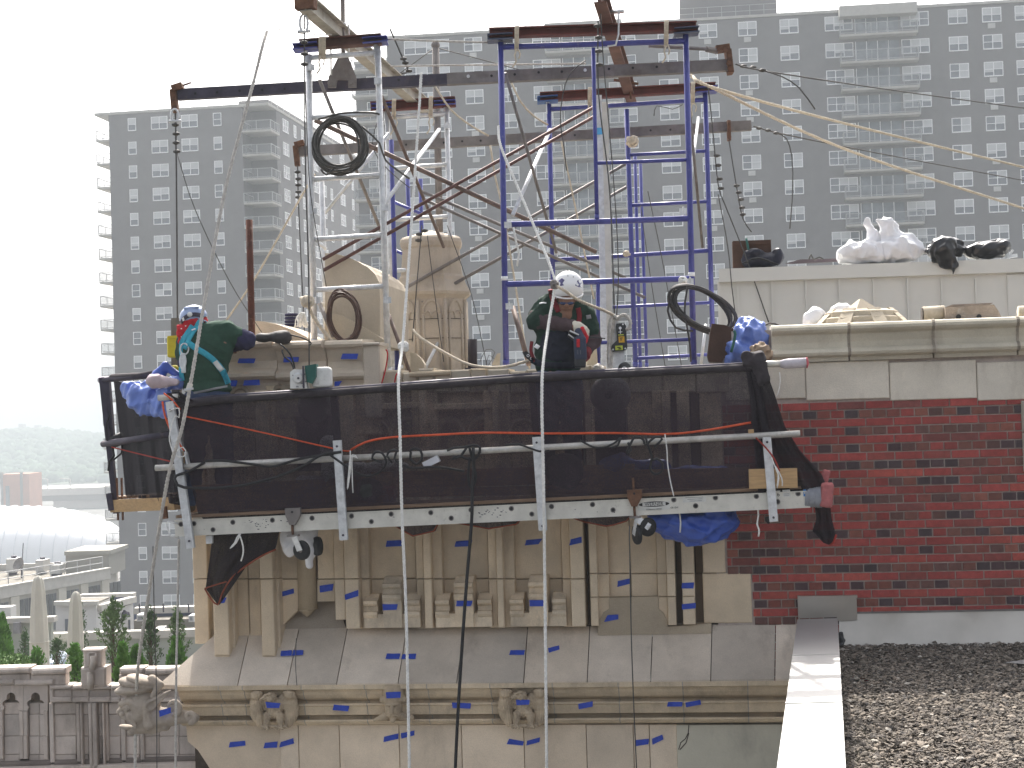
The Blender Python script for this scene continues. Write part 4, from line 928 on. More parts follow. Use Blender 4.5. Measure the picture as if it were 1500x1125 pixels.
# ---- moulded frieze on top of the corner pier
def run(m, x0, x1, prof, c, yref=None):
    xm = (x0 + x1) / 2; a, b = FA.uv(x0, 530, .15)[0], FA.uv(x1, 530, .15)[0]; m.prism([FA.pt(a, FA.uv(xm, y, n)[1], n) for y, n in prof], FA.t * (b - a), c)
fr = [(500, -.3), (499, .18), (501, .25), (505, .27), (509, .25), (511, .2), (514, .18), (519, .16), (530, .11), (540, .13), (543, .17), (547, .2), (552, .2), (556, .17), (558, .10), (563, .09), (610, .09), (610, -.3)]
m = MB(); run(m, 296, 404.5, fr, cs((.58, .50, .41))); run(m, 405.5, 476, fr, cs((.58, .50, .41))); run(m, 477, 532, [(y - 1, n * .7 if n > 0 else n) for y, n in fr], cs((.56, .49, .40)))
m.fbox(532.4, 503, 557, 612, -.3, .14, cs((.56, .49, .40)), .01); m.fbox(478, 502, 556, 507, -.3, .17, cs((.56, .49, .40)), .01)
m.fbox(300, 612, 557, 640, -.2, .06, cs(), .01); m.build('moulded_frieze', STONE, bld)
for cx in (352, 410, 424):   # small blind arches just above the netting, under the frieze
    MB().tube([FA.at(cx + 13 * math.cos(a), 582 - 15 * math.sin(a), .1) for a in [math.pi * k / 10 for k in range(11)]], .02, 8).build('blind_arch', STONE_D, bld, True)
for x in (390, 470, 500): MB().fbox(x, 565, x + 12, 610, .05, .12, cs(), .008).build('pilaster_strip', STONE_D, bld)
# blind tracery behind the netting
for cx in (575, 683, 790):
    m = MB()
    for dx in (-24, 24):
        m.tube([FA.at(cx + dx + 20 * math.cos(a), 640 - 26 * math.sin(a), .02) for a in [math.pi * k / 12 for k in range(13)]], .022, 8)
    m.fbox(cx - 48, 590, cx + 48, 600, -.1, .08, cs(), .01); m.build('blind_tracery', STONE, bld, False)
# broken top course behind the netting
top = MB(); x = 560
while x < 905:
    wdt = random.uniform(16, 40); top.fbox(x, 540 + random.uniform(-2, 6) - (x - 560) * .012, x + wdt - .8, 575, -.35, random.choice([.04, .07, .02]), cs((.50, .44, .35), .08), .012); x += wdt
while x < 1062: top.fbox(x, 538, x + 48, 575, -.35, .03, cs((.5, .44, .35)), .01); x += 49
top.tube([FA.at(600, 549, .08), FA.at(660, 546, .08)], .022, 8); top.build('top_course', STONE, bld)
# curved hood stones on the roof behind the pier
m = MB(); m.fpoly([(476, 506), (476, 371), (488, 371), (505, 375), (522, 382), (538, 391), (549, 401), (555, 413), (556.5, 430), (557, 506)], -1.7, -.45, cs((.47, .385, .285))); m.build('hood_stone', M('hood_limestone', (.50, .43, .335), .85, var=.1, scale=4, stain=((.3, .22, .15), .35, 3, (1, 1, .6)), fine=.06), bld)
m = MB(); m.fpoly([(481, 457), (500, 462), (540, 484), (566, 500), (480, 500)], -.449, -.36, cs((.55, .48, .37))); m.fpoly([(372, 506), (372, 470), (388, 471), (406, 475), (428, 483), (448, 493), (462, 506)], -1.0, -.35, cs((.46, .38, .29))); m.build('hood_stone', STONE, bld)
# ---- carved figures on the cornice; local units are pixels of the photo at the wall
def Tpx(px, py, n): s = FA.at(px, py, n).length / FPX * 1.0; o = FA.at(px, py, n); return Matrix(((FA.t.x * s, FA.n.x * s, 0, o.x), (FA.t.y * s, FA.n.y * s, 0, o.y), (0, 0, s, o.z), (0, 0, 0, 1)))
def X(cx, cy):
    return lambda x, y, n=0: (x - cx, n, cy - y)
q = X(230, 1032)
G = [('E', q(208, 1033), (27, 21, 22), None, 4), ('E', q(203, 1047, 6), (13, 13, 10), None, 5), ('C', q(193, 1067), q(216, 1060), 6.5, 13, 6), ('E', q(193, 1070), (7, 9, 5), None, 3),
     ('C', q(180, 1030, 6), q(197, 1024, 18), 4.2, 4, 2.5), ('C', q(197, 1024, 18), q(208, 1031, 19), 3.6, 2, 2.5), ('C', q(185, 1032), q(176, 1042), 5, 5.4, 3), ('E', q(182, 1044, 7), (4.6, 4, 3.8), None, 1.2), ('-E', q(178, 1047.5, 4), (2.4, 3, 1.6), None, .8), ('C', q(181, 1050, 2), q(194, 1048, 14), 4, 3.6, 2.5),
     ('-E', q(184, 1058, 0), (12, 19, 6.6), (0, 16, 0), 1.5), ('E', q(185, 1063, 1), (11, 8, 3.4), (0, 8, 0), 1),
     ('-E', q(193, 1035, 20), (7, 6, 4.6), (0, 10, 0), 1.5), ('E', q(192.5, 1035.5, 15.5), (3.8, 3.6, 3.2), None, .5), ('C', q(186, 1034, 15), q(193, 1031.6, 18), 1.4, 1.7, .8), ('C', q(193, 1031.6, 18), q(200, 1035, 18), 1.7, 1.2, .8), ('-C', q(187, 1046, 13), q(199, 1062, 16), 1.8, 1.4, 1.5), ('C', q(196, 1044, 17), q(203, 1060, 16), 3, 3, 2.5),
     ('C', q(224, 1031, 15), q(254, 1011, 13), 9, 1.6, 2), ('-C', q(229, 1031, 24), q(248, 1016, 17), 6, 1.4, 1.2), ('C', q(221, 1040, 17), q(223, 1057, 14), 5, 8, 2), ('-E', q(222, 1050, 24), (3, 4, 7), None, 1.5),
     ('C', q(226, 1050), q(252, 1050), 16, 12, 4), ('C', q(252, 1048), q(284, 1051), 12, 7, 5), ('E', q(242, 1063), (6, 8, 6), None, 3), ('C', q(222, 1070), q(240, 1062), 4, 6, 4), ('E', q(258, 1035, 7), (9, 7, 9), None, 2), ('E', q(281, 1049, 7), (7.5, 6, 7.5), None, 2)]
for cx, cy, rr_, th in ((258, 1034, 10, 4.4), (281, 1048, 8, 4)):
    A = [math.radians(a) for a in range(-80, 250, 22)]
    for i, (a, b) in enumerate(zip(A, A[1:])): k = 1 - .035 * i; G.append(('C', q(cx + rr_ * k * math.cos(a), cy - rr_ * k * math.sin(a), 12), q(cx + rr_ * k * math.cos(b), cy - rr_ * k * math.sin(b), 12), th * k, th * k, .8))
G += [('E', q(199, 1010), (30, 23, 8), (0, -5, 0), .8), ('E', q(205, 1002), (30, 22, 9), (0, 9, 0), .6), ('E', q(210, 997, 4), (22, 19, 7), (0, 16, 0), .6), ('C', q(226, 996, 6), q(238, 1003, 10), 7, 6, .8), ('C', q(238, 1003, 10), q(229, 1018, 16), 6, 3.5, .8)]
gar = sculpt('gargoyle', GARG, G, .65, bld, T=Tpx(230, 1032, .55))
q = X(402, 1035)
def feathers(Gd):
    x, z = Gd[..., 0], Gd[..., 2]; wing = np.clip((np.abs(x) - 11) / 3, 0, 1)
    return wing * (.75 * np.abs(np.sin((x - .12 * z * np.sign(x)) * .95)) - .5 + .45 * np.sin(z * .75 + 1.5 * np.abs(np.sin(x * .95))) * (z > -8)) + (1 - wing) * .4 * np.sin(z * 1.4) * np.sin(x * 1.2 + (z > 0))
E_ = [('E', q(402, 1038), (11, 12, 15), None, 2), ('E', q(401, 1029, 4), (8.5, 9, 9), None, 4), ('E', q(400, 1020.5, 9), (8.2, 9.5, 7.6), None, 2), ('C', q(394, 1019, 15), q(389, 1020.5, 17), 3.4, 2.3, 1), ('C', q(389, 1020.5, 17), q(387.5, 1024.5, 17), 2, .7, .5), ('-E', q(396, 1018.5, 18.5), (2.2, 2, 1.3), None, .6), ('C', q(392, 1015.8, 16), q(401, 1014.5, 18), 1.2, 1.4, 1)]
for sg in (-1, 1):
    mx = lambda x: 402 + sg * (x - 402)
    E_ += [('E', q(mx(427), 1034, 2), (10.5, 7, 23), (0, -sg * 5, 0), 2), ('E', q(mx(424), 1050, 2), (8, 6, 15), (0, sg * 10, 0), 2), ('E', q(mx(426), 1017, 5), (9, 7.5, 6.5), (0, sg * 15, 0), 2.5), ('E', q(mx(415), 1029, 0), (8, 7, 12), None, 4)]
E_ += [('C', q(394, 1046, 8), q(392, 1059, 10), 6, 3.6, 2), ('C', q(411, 1046, 8), q(413, 1059, 10), 6, 3.6, 2), ('C', q(385, 1062, 8), q(420, 1062, 8), 2.6, 2.6, 1)]
E_ += [('C', q(x, 1059, 11), q(x + dx, 1064, 15), 2.2, 1.4, .8) for x in (392, 413) for dx in (-4, 0, 4)]
e1 = sculpt('eagle_carving', CARVE, E_, .6, bld, noise=feathers, T=Tpx(402, 1035, .40))
T1, T2 = Tpx(402, 1035, .40), Tpx(767, 1033, .40)
e2 = e1.copy(); COL.objects.link(e2); e2.parent = bld; e2.location = (T2.translation - T1.translation) + Vector((0, 0, 0)); 
q = X(577, 1030)
Hd = [('C', q(577.5, 1019), q(577.5, 1005), 15.5, 14.5, 2), ('-B', q(577.5, 991), (30, 30, 12), None, .5, 1), ('E', q(577, 1036, 3), (12.5, 13, 17), None, 2), ('C', q(577, 1031, 15), q(577, 1040, 18), 2.4, 3.2, 1.5), ('-E', q(571.5, 1032, 15), (3.2, 3, 2), None, 1), ('-E', q(582.5, 1032, 15), (3.2, 3, 2), None, 1), ('E', q(571.5, 1032.5, 12.5), (2, 2, 1.6), None, .5), ('E', q(582.5, 1032.5, 12.5), (2, 2, 1.6), None, .5), ('C', q(568, 1029, 13), q(575, 1029.5, 16), 1.6, 1.6, 1), ('C', q(579, 1029.5, 16), q(586, 1029, 13), 1.6, 1.6, 1),
      ('C', q(577, 1044, 16), q(568, 1046, 12), 2.5, 1.2, 1), ('C', q(577, 1044, 16), q(586, 1046, 12), 2.5, 1.2, 1), ('-C', q(573, 1046.5, 16), q(581, 1046.5, 16), .8, .8, .6), ('C', q(577, 1050, 10), q(577, 1052, 12), 5, 4, 2), ('C', q(565, 1048, 2), q(548, 1054, 1), 6, 2, 2), ('C', q(589, 1048, 2), q(604, 1053, 1), 6, 2.5, 2), ('E', q(602, 1050, 2), (4, 4, 4), None, 1), ('E', q(558, 1050, 2), (4, 4, 4), None, 1), ('C', q(562, 1024, 4), q(592, 1024, 4), 5, 5, 1.5)]
sculpt('head_carving', CARVE, Hd, .6, bld, T=Tpx(577, 1030, .40))

# ---- turret on the roof
TY = 15.9; tc = P(637, 545, TY); sp = TY / FPX; tur = thing('stone_turret', 'octagonal tan stone turret with moulded cap and blind arches behind the silver scaffold tower', 'turret', (tc.x, tc.y, .33))
base = Vector((tc.x, tc.y, .33)); ax = Vector((0, 0, 1)); zz = lambda y: P(637, y, TY).z - .33
def octa(m, pr): m.lathe(base, [(hw * sp / math.cos(math.pi / 8), zz(y)) for hw, y in pr], 8, ax, (math.cos(R(22.5)), math.sin(R(22.5)), 0))
TS = M('turret_limestone', (.46, .395, .32), .88, var=.14, scale=4, bump=.25, stain=((.2, .15, .11), .4, 3, (1, 1, .4)), fine=.07)
m = MB(); octa(m, [(47, 552), (47, 440)]); sh = m.build('shaft', TS, tur)
m = MB(); octa(m, [(47, 440.2), (50, 437), (54, 434), (55.5, 430), (53, 425), (47.5, 413), (47, 408), (44.5, 404), (41, 366), (43.5, 363), (45, 357), (44, 352), (41, 349), (30, 346), (3, 338)]); m.build('cap', TS, tur)
m = MB(); mj = MB()
for k in range(8):
    a = k * math.pi / 4; nrm = Vector((math.cos(a), math.sin(a), 0)); tg = Vector((-math.sin(a), math.cos(a), 0)); rr_ = 47 * sp; fw = rr_ * math.tan(math.pi / 8)
    c0 = base + nrm * (rr_ + .004)
    for s_ in (-1, 1): m.tube([c0 + tg * s_ * fw * .62 + ax * zz(552), c0 + tg * s_ * fw * .62 + ax * zz(462)], .014, 8)
    m.tube([c0 + tg * fw * .62 * math.cos(t) + ax * (zz(462) + fw * 1.0 * math.sin(t)) for t in [math.pi * i / 12 for i in range(13)]], .014, 8)
    for s_ in (-1, 1): m.tube([c0 + tg * (s_ * fw * .3 + fw * .28 * math.cos(t)) + ax * (zz(468) + fw * .5 * math.sin(t)) for t in [math.pi * i / 8 for i in range(9)]], .010, 6)
    m.tube([c0 + tg * fw * 1.0 + ax * zz(552), c0 + tg * fw * 1.0 + ax * zz(442)], .02, 8)
    for y in (470, 498): mj.box([c0 + tg * sx * fw + ax * (zz(y) + dz) + nrm * dn for dn in (.003, -.05) for sx, dz in ((-1, 0), (1, 0), (1, .006), (-1, .006))])
m.build('blind_arch', TS, tur, True); mj.build('joint', DARKM, tur)

# ================================================================== gravel roof, metal coping and flashing at the lower right
def GP(px, py, z): d = ray(px, py); return d * (z / d.z)
ZC, ZGR = -1.60, -1.86
cl0, cr0, cl1, cr1 = GP(1168, 908, ZC), GP(1227, 905, ZC), GP(1138, 1125, ZC), GP(1239, 1125, ZC)
def ext(a, b, Y): return a + (b - a) * ((Y - a.y) / (b.y - a.y))
cop = thing('metal_coping', 'white sheet metal coping on the low parapet running towards the camera, lower right', 'coping', (cl1.x, cl1.y, ZC - .1))
Ys = [cl0.y + .02, 10.62, 8.9, 6.4, 2.0]
for i, (ya, yb) in enumerate(zip(Ys, Ys[1:])):
    dz = .0015 * (i % 2); lo_, hi_ = ext(cl0, cl1, ya), ext(cr0, cr1, ya); lo2, hi2 = ext(cl0, cl1, yb + .004), ext(cr0, cr1, yb + .004); D_ = Vector((0, 0, -.11)); e = Vector((0, 0, dz + .002))
    m = MB().box([lo2 + e, hi2 + e, hi_ + e, lo_ + e, lo2 + D_, hi2 + D_, hi_ + D_, lo_ + D_]); m.bar(lo2 + e + Vector((0, .012, .001)), hi2 + e + Vector((0, .012, .001)), .025, .004); m.build('coping_sheet', COPW, cop)
a, b, c_, d_ = [ext(p, q_, Y) + Vector((s_, 0, -.112)) for p, q_, Y, s_ in ((cl0, cl1, 12.6, .03), (cr0, cr1, 12.6, -.02), (cr0, cr1, 2.0, -.02), (cl0, cl1, 2.0, .03))]
m = MB().prism([a, b, c_, d_], (0, 0, -9)); m.build('parapet_wall', FARB, cop)
gx0 = ext(cr0, cr1, 12.6).x; rf = MB().box([(gx0 + .0, -3, ZGR - .05), (12, -3, ZGR - .05), (12, -3, ZGR), (gx0 - .0, -3, ZGR), (gx0, 12.7, ZGR - .05), (12, 11.4, ZGR - .05), (12, 11.4, ZGR), (gx0, 12.7, ZGR)])
tag(rf.build('gravel_roof', M('roof_base', (.10, .09, .08), .95, var=.4, scale=40)), kind='structure')
# loose stones
GRV = M('roof_gravel', (.2, .18, .16), .9, var=.25, scale=18, bump=.3, bscale=150, attr=True)
def gravel():
    N = 52000; Y = RNG.uniform(6.6, 12.72, N); xr = 4.9; Xl = np.array([ext(cr0, cr1, y).x for y in Y]); X_ = Xl + .01 + RNG.random(N) ** 1.15 * (xr - Xl)
    wallY = np.array([FA.B.y - .128 * (x - FA.B.x) - .10 for x in X_]); ok = Y < wallY; X_, Y = X_[ok], Y[ok]; N = len(Y)
    base_ = np.array([(1, 0, 0), (-1, 0, 0), (0, 1, 0), (0, -1, 0), (0, 0, 1), (0, 0, -1), (.6, .6, .5), (-.6, .6, .5), (.6, -.6, .5), (-.6, -.6, .5)]); tri = [(4, 6, 7), (4, 7, 9), (4, 9, 8), (4, 8, 6), (0, 2, 6), (2, 1, 7), (1, 3, 9), (3, 0, 8), (2, 7, 6), (1, 9, 7), (3, 8, 9), (0, 6, 8)]
    s = np.clip(np.exp(RNG.normal(-4.6, .36, N)), .005, .024); V = base_[None] * (1 + RNG.normal(size=(N, 10, 3)) * .22); V *= (s[:, None] * np.stack([RNG.uniform(.8, 1.4, N), RNG.uniform(.7, 1.1, N), RNG.uniform(.35, .8, N)], 1))[:, None, :]
    e = RNG.uniform(0, 6.283, N); tl = RNG.normal(0, .35, N); ce, se = np.cos(e), np.sin(e); ct, st = np.cos(tl), np.sin(tl)
    x, y, z = V[..., 0], V[..., 1], V[..., 2]; x, z = x * ct[:, None] + z * st[:, None], -x * st[:, None] + z * ct[:, None]; x, y = x * ce[:, None] - y * se[:, None], x * se[:, None] + y * ce[:, None]
    V = np.stack([x + X_[:, None], y + Y[:, None], z + (ZGR + s * .35 + RNG.random(N) * .022)[:, None]], -1).reshape(-1, 3)
    Fc = (np.array(tri)[None] + (np.arange(N) * 10)[:, None, None]).reshape(-1, 3); col = np.array([(.15, .128, .105), (.105, .088, .075), (.23, .195, .16), (.075, .066, .06), (.18, .148, .118), (.34, .31, .27)])[RNG.choice(6, N, p=[.3, .24, .16, .12, .15, .03])] * RNG.uniform(.8, 1.2, N)[:, None]
    me = D.meshes.new('gravel'); me.from_pydata(V.tolist(), [], Fc.tolist()); at = me.attributes.new('col', 'FLOAT_COLOR', 'FACE'); at.data.foreach_set('color', np.repeat(np.concatenate([col, np.ones((N, 1))], 1), 12, 0).astype(np.float32).ravel())
    tag(link('gravel', me, GRV), kind='stuff')
gravel()
fl = thing('wall_flashing', 'dull sheet metal flashing along the foot of the brick wall above the gravel', 'flashing', (FA.at(1350, 950, .05).x, FA.at(1350, 950, .05).y, ZGR))
xs = [1229 + 491 * i / 48 for i in range(49)]; wv = lambda i, s: .006 * math.sin(i * .5 + s) + .004 * math.sin(i * 1.13 + 2 * s); gr = [[FA.at(x, 898.5 - (x - 1256) * .020 + (3 if x < 1240 else 0), .014) for i, x in enumerate(xs)], [FA.at(x, 925 - (x - 1256) * .018, .034 + wv(i, 1)) for i, x in enumerate(xs)], [FA.at(x, 957 - (x - 1256) * .02, .07 + wv(i, 2)) for i, x in enumerate(xs)]]
MB().sheet(gr).build('sheet', FLASH, fl, True); MB().bar(FA.at(1230, 898, .02), FA.at(1720, 889, .02), .012, .014).build('top_strip', GSTEEL, fl)
fc = thing('flashing_cap', 'creased sheet metal cap box where the white coping meets the brick wall', 'flashing', FA.at(1212, 910, .05))
m = MB(); m.fpoly([(1170, 874.5), (1254.5, 872), (1256, 908), (1228, 909.5), (1226, 904), (1170, 906)], .002, .05); m.build('box', FLASH, fc); m = MB(); m.fbox(1169, 873, 1256, 876, .004, .058); m.fbox(1169, 873, 1171.5, 908, .004, .058); m.build('folded_edge', FLASH, fc)
t = thing('crumpled_bag', 'dark plastic scrap tucked beside the white coping at the brick wall', 'litter', FA.at(1232, 945, .15)); sculpt('scrap', BPLAS, [('E', FA.at(1231, 938, .12), (.03, .05, .06), None, .02)], .008, t, wrinkle(.012, 60, 3))
m = MB(); m.add([GP(x, y, ZGR + .045) for x, y in ((1474, 970), (1503, 966), (1512, 968), (1500, 972))], [(0, 1, 2, 3)]); one(MB().prism(m.v, (0, 0, -.004)), 'flat_scrap', COPW, 'pale flat scrap lying on the gravel at the right edge', 'litter')
# ---- grey-green panelled parapet behind the coping
npn = -2.4; mp_ = thing('panelled_parapet', 'grey-green standing seam metal parapet behind the stone coping, bags on top', 'parapet', FA.at(1270, 500, npn))
m = MB(); m.fbox(1055, 400, 1600, 560, npn - .25, npn, pl=FA); m.build('panel', METALP, mp_)
m = MB(); a, b = FA.at(1053, 404, npn + .03), FA.at(1600, 386 - .6, npn + .03); m.bar(a - FA.n * .17, b - FA.n * .17, .40, .125); m.build('cap', METALP, mp_)
m = MB(); a2, b2 = FA.at(1054, 421, npn), FA.at(1600, 404, npn)
for x in (1081, 1131, 1181, 1230, 1280, 1330, 1380, 1430): m.fbox(x - 1.3 + 2, 408, x + 1.3 + 2, 560, npn + .001, npn + .03)
m.fbox(1478, 400, 1600, 560, npn + .001, npn + .02); m.fbox(1053, 412, 1058, 560, npn + .001, npn + .02); m.build('seam', METALP, mp_)
# ================================================================== scaffold towers on the roof
YA, YB_ = 13.45, 15.75
def tpost(t, mat, p0, p1, r=.024, clip=True, nm='post'):
    m = MB().tube([p0, p1], r, 12); m.tube([p1 + (p0 - p1).normalized() * .0, p1 + (p0 - p1).normalized() * .05], r * 1.12, 12); o = m.build(nm, mat, t, True)
    return o
def tower(name, label, base, group): return thing(name, label, 'scaffold', base, group)
def posts(t, mat, L, r=.024):
    for x0, y0, x1, y1, Y in L: tpost(t, mat, P(x0, y0, Y), P(x1, y1, Y), r)
def rungs(t, mat, L, r=.017, nm='rung'):
    for x0, y0, x1, y1, Y in L: MB().tube([P(x0, y0, Y), P(x1, y1, Y)], r, 10).build(nm, mat, t, True)
def lockpin(t, mat, px, py, Y):
    c = P(px, py, Y); m = MB().bar(c + Vector((-.03, -.03, 0)), c + Vector((.03, -.03, 0)), .02, .05); m.tube([c + Vector((0, -.02, -.03)), c + Vector((0, -.07, -.03)), c + Vector((0, -.07, .03)), c + Vector((0, -.02, .03))], .006, 6); m.build('lock_pin', GALV, t)
sil = tower('scaffold_tower', 'narrow galvanised silver scaffold tower on the left, a coil of cable hung inside', P(510, 545, YA), 'scaffold towers on the roof')
posts(sil, GALV, [(452, 80, 460.5, 506, YA), (553, 68, 569, 548, YA)], .026)
posts(sil, GALV, [(471, 262, 478.5, 506, 14.3), (567, 160, 575, 545, YB_), (654, 155, 664.5, 542, YB_)], .024)
rungs(sil, GALV, [(452, 85, 553, 77, YA), (455, 172.5, 556, 166, YA), (457, 263, 559, 256, YA), (458, 351, 561, 344, YA), (459.5, 425, 564, 419, YA),
                  (569, 172, 655, 166, YB_), (570, 247, 657, 241, YB_), (571, 322, 659, 317, YB_), (572, 397, 661, 392, YB_), (573, 463, 663, 457, YB_), (574, 538, 664, 535, YB_)], .021)
rungs(sil, GALV, [(471, 318, 570, 195, 15.0), (461, 350, 478, 365, 13.9), (459, 440, 478, 448, 13.9)], .016, 'cross_brace')
MB().tube([P(562, 300, YA), P(643, 190, YB_)], .018, 10).build('cross_brace', GALV, sil, True); MB().tube([P(621, 544, YB_ - .4), P(653, 478, YB_)], .016, 10).build('cross_brace', GALV, sil, True)
for a in ((456, 100, YA), (460, 310, YA), (554, 120, YA), (564, 305, YA), (568, 440, YA), (655, 185, YB_), (570, 200, YB_), (577, 366, YB_), (655, 476, YB_), (578, 478, YB_), (465, 440, YA)): lockpin(sil, GALV, *a)
blu = tower('scaffold_tower', 'broad blue scaffold tower on the right, standing astride the helmeted worker', P(875, 540, YA), 'scaffold towers on the roof')
posts(blu, BLUEP, [(733.5, 62, 741.5, 536, YA), (1004.5, 50, 1016.5, 536, YA)], .0245)
posts(blu, BLUEP, [(869, 70, 874.5, 323, YA), (876, 414, 876.5, 540, YA)], .017)
posts(blu, BLUEP, [(804, 152, 813, 540, YB_), (1033, 135, 1045.5, 540, YB_), (918, 160, 931, 538, YB_)], .024); posts(blu, BLUEP, [(938, 240, 947.5, 538, 17.6), (930, 225, 938, 538, 16.9)], .018)
rungs(blu, BLUEP, [(734, 69, 1005, 60, YA), (738, 329, 1011, 320, YA), (740, 416.5, 1013, 408, YA)], .024)
rungs(blu, BLUEP, [(872, 239, 1008, 234, YA), (877, 502, 1015, 497, YA)], .016)
rungs(blu, BLUEP, [(804, 160, 1034, 146, YB_), (809, 381, 1040, 367, YB_)], .021)
rungs(blu, BLUEP, [(876, 451, 1044, 443, YB_), (921, 227, 1036, 221, YB_), (923, 301, 1039, 295, YB_), (931, 525, 1045, 519, YB_)], .017)
for x, y in ((739, 408), (1013, 402)): MB().tube([P(x + .1, y + 3, YA), P(x - .1, y - 3, YA)], .027, 12).build('coupling_ring', WHITEP, blu, True)
for a in ((744, 330, YA), (746, 449, YA), (1000, 310, YA), (1010, 413, YA), (816, 370, YB_)): lockpin(blu, DSTEEL, *a)
bl2 = tower('scaffold_tower', 'slim blue scaffold frame standing deep between silver tower and stone turret', P(600, 545, 15.2), 'scaffold towers on the roof')
posts(bl2, BLUEP, [(573, 205, 582, 546, 14.9), (597, 262, 602, 420, 16.6), (616, 262, 621.5, 534, 16.9)], .022)
rungs(bl2, BLUEP, [(577, 296, 617, 313, 15.9), (579, 367, 619, 384, 15.9), (580, 436, 621, 451, 15.9), (582, 507, 621, 517, 15.9)], .016)
zpl = P(877, 150, 14.3)
mast = thing('steel_mast', 'silver square mast with blue sticker rising behind the helmeted worker', 'mast', P(885, 540, 14.3))
MB().bar(P(885.5, 540, 14.3), P(877, 140, 14.3), .058, .05, (1, 0, 0)).build('column', GALV, mast); MB().bar(P(891.5, 535, 14.34), P(883, 150, 14.34), .014, .09, (1, 0, 0)).build('flange', ALU, mast)
MB().bar(P(877.7, 187, 14.26), P(878, 197, 14.26), .05, .004, (0, 1, 0)).build('sticker', M('sky_blue_sticker', (.1, .4, .7), .5), mast)
# tubes braced between the towers: each a brace of its own
def brace(label, pts, mat=BROWN, r=.0150, lg='loose braces between the towers'):
    m = MB()
    for a, b in zip(pts, pts[1:]): m.tube([P(*a), P(*b)], r, 10)
    return one(m, 'brace_tube', mat, label, 'brace', lg, True)
brace('rusty brace running from the cable coil down right to behind the worker\'s helmet', [(461, 176, 13.55), (873, 369, 14.5)], BROWN, .02)
brace('upper of the two red-brown braces rising from silver tower to blue tower', [(473, 380, 13.6), (870, 157, 14.4)], RBR)
brace('lower of the two red-brown braces rising from silver tower to blue tower', [(474, 396, 13.65), (870, 171, 14.45)], RBR)
brace('dark brown brace crossing steeply in front of the stone turret', [(559, 141, 13.6), (650, 362, 15.3)])
brace('grey-brown brace steep inside the silver tower, passing through the coil', [(468, 117, 13.6), (558, 338, 14.6)], GSTEEL)
brace('thin grey brace steep inside the blue tower, left side', [(740, 107, 13.6), (815, 370, 14.9)], GSTEEL, .014)
brace('upper of the twin grey braces sloping from turret to hoist', [(617, 280, 15.2), (917, 407, 15.7)], GSTEEL, .015)
brace('lower of the twin grey braces sloping from turret to hoist', [(618, 291, 15.3), (945, 436, 15.8)], GSTEEL, .015)
brace('grey brace rising from the turret mould across the blue tower, lower one', [(617, 443, 15.6), (918, 274, 16)], GSTEEL, .016)
brace('grey brace rising from the turret mould across the blue tower, upper one', [(583, 428, 15.5), (917, 240, 15.9)], GSTEEL, .016)
brace('thin brown stay inside the right edge of the blue tower', [(1009, 150, 13.6), (1029, 362, 14.6)], GSTEEL, .013)
brace('bright short strut leaning at the right edge of the blue tower', [(1011, 270, 14.6), (1023, 172, 15.4)], GALV, .014)
brace('bright strut in the left bay of the blue tower pointing up right', [(751, 315, 13.8), (806, 190, 15.5)], GALV, .018)
brace('bright thin strut standing left of the brown board', [(1027, 533, 14.3), (1034, 475, 14.4)], GALV, .014)
brace('brown strut leaning at the left post of the blue tower beside the worker', [(751, 449, 13.5), (775, 535, 13.3)], BROWN, .02)
brace('brown strut leaning beside the silver tower post near the white knot', [(569, 460, 13.6), (601, 548, 13.5)], BROWN, .016)
brace('grey strut leaning inside the foot of the silver tower', [(466, 440, 13.7), (488, 492, 13.5)], GSTEEL, .018)
# ---- cross beams on the tower heads
def crossbeam(label, x0, y0, x1, y1, hpx, Y, mat, ties):
    s_ = Y / FPX; a, b = P(x0, y0 + hpx / 2, Y), P(x1, y1 + hpx / 2, Y); t = thing('cross_beam', label, 'beam', a, 'red steel beams on the tower heads')
    MB().ibeam(a, b, .10, hpx * s_, .011).build('beam', mat, t)
    return t
def jackhead(t, x0, x1, y0, y1, h, Y, mat):
    a, b = P(x0, y0, Y), P(x1, y1, Y); MB().ibeam(a, b, .17, h * Y / FPX, .008).build('jack_head', mat, t)
    c = (a + b) / 2; MB().tube([c - Vector((0, 0, .02)), c - Vector((0, 0, .14))], .018, 8).build('jack_stem', GALV, t)
def tie(t, x, y0, y1, Y, tail=True, mat=TROPE):
    m = MB()
    for k in range(3):
        x_ = x + (k - 1) * 2.0; s_ = Y / FPX; c = [P(x_ + .6, y0 - 1.5, Y - .09), P(x_, y0 + 3, Y - .095), P(x_ - .3, y1, Y - .07), P(x_, y1 + 2, Y - .02), P(x_, y1 + 1, Y + .06), P(x_ + .6, y0 - 1.5, Y + .07)]; m.tube(c, .007, 6, closed=True)
    if tail: m.tube(smooth([P(x, y1, Y - .08), P(x - 3, y1 + 9, Y - .1), P(x - 1, y1 + 18, Y - .09), P(x - 6, y1 + 26, Y - .09)]), .007, 6); m.tube(smooth([P(x + 2, y1, Y - .08), P(x + 5, y1 + 7, Y - .1), P(x + 3, y1 + 14, Y - .1)]), .006, 6)
    m.build('lashing', mat, t, True)
BRB = M('brown_beam_steel', (.15, .075, .055), .7, .2, var=.3, scale=7, bump=.12, stain=((.06, .04, .035), .45, 6, (1, 1, 1)))
t = crossbeam('short brown steel beam on the front heads of the silver tower', 439, 59, 559, 50, 15, YA, BRB, 0); jackhead(t, 430, 466, 71, 68, 9, YA, BLUEP); jackhead(t, 532, 568, 62, 59, 9, YA, BLUEP); tie(t, 470, 56, 82, YA); tie(t, 474, 56, 84, YA, False)
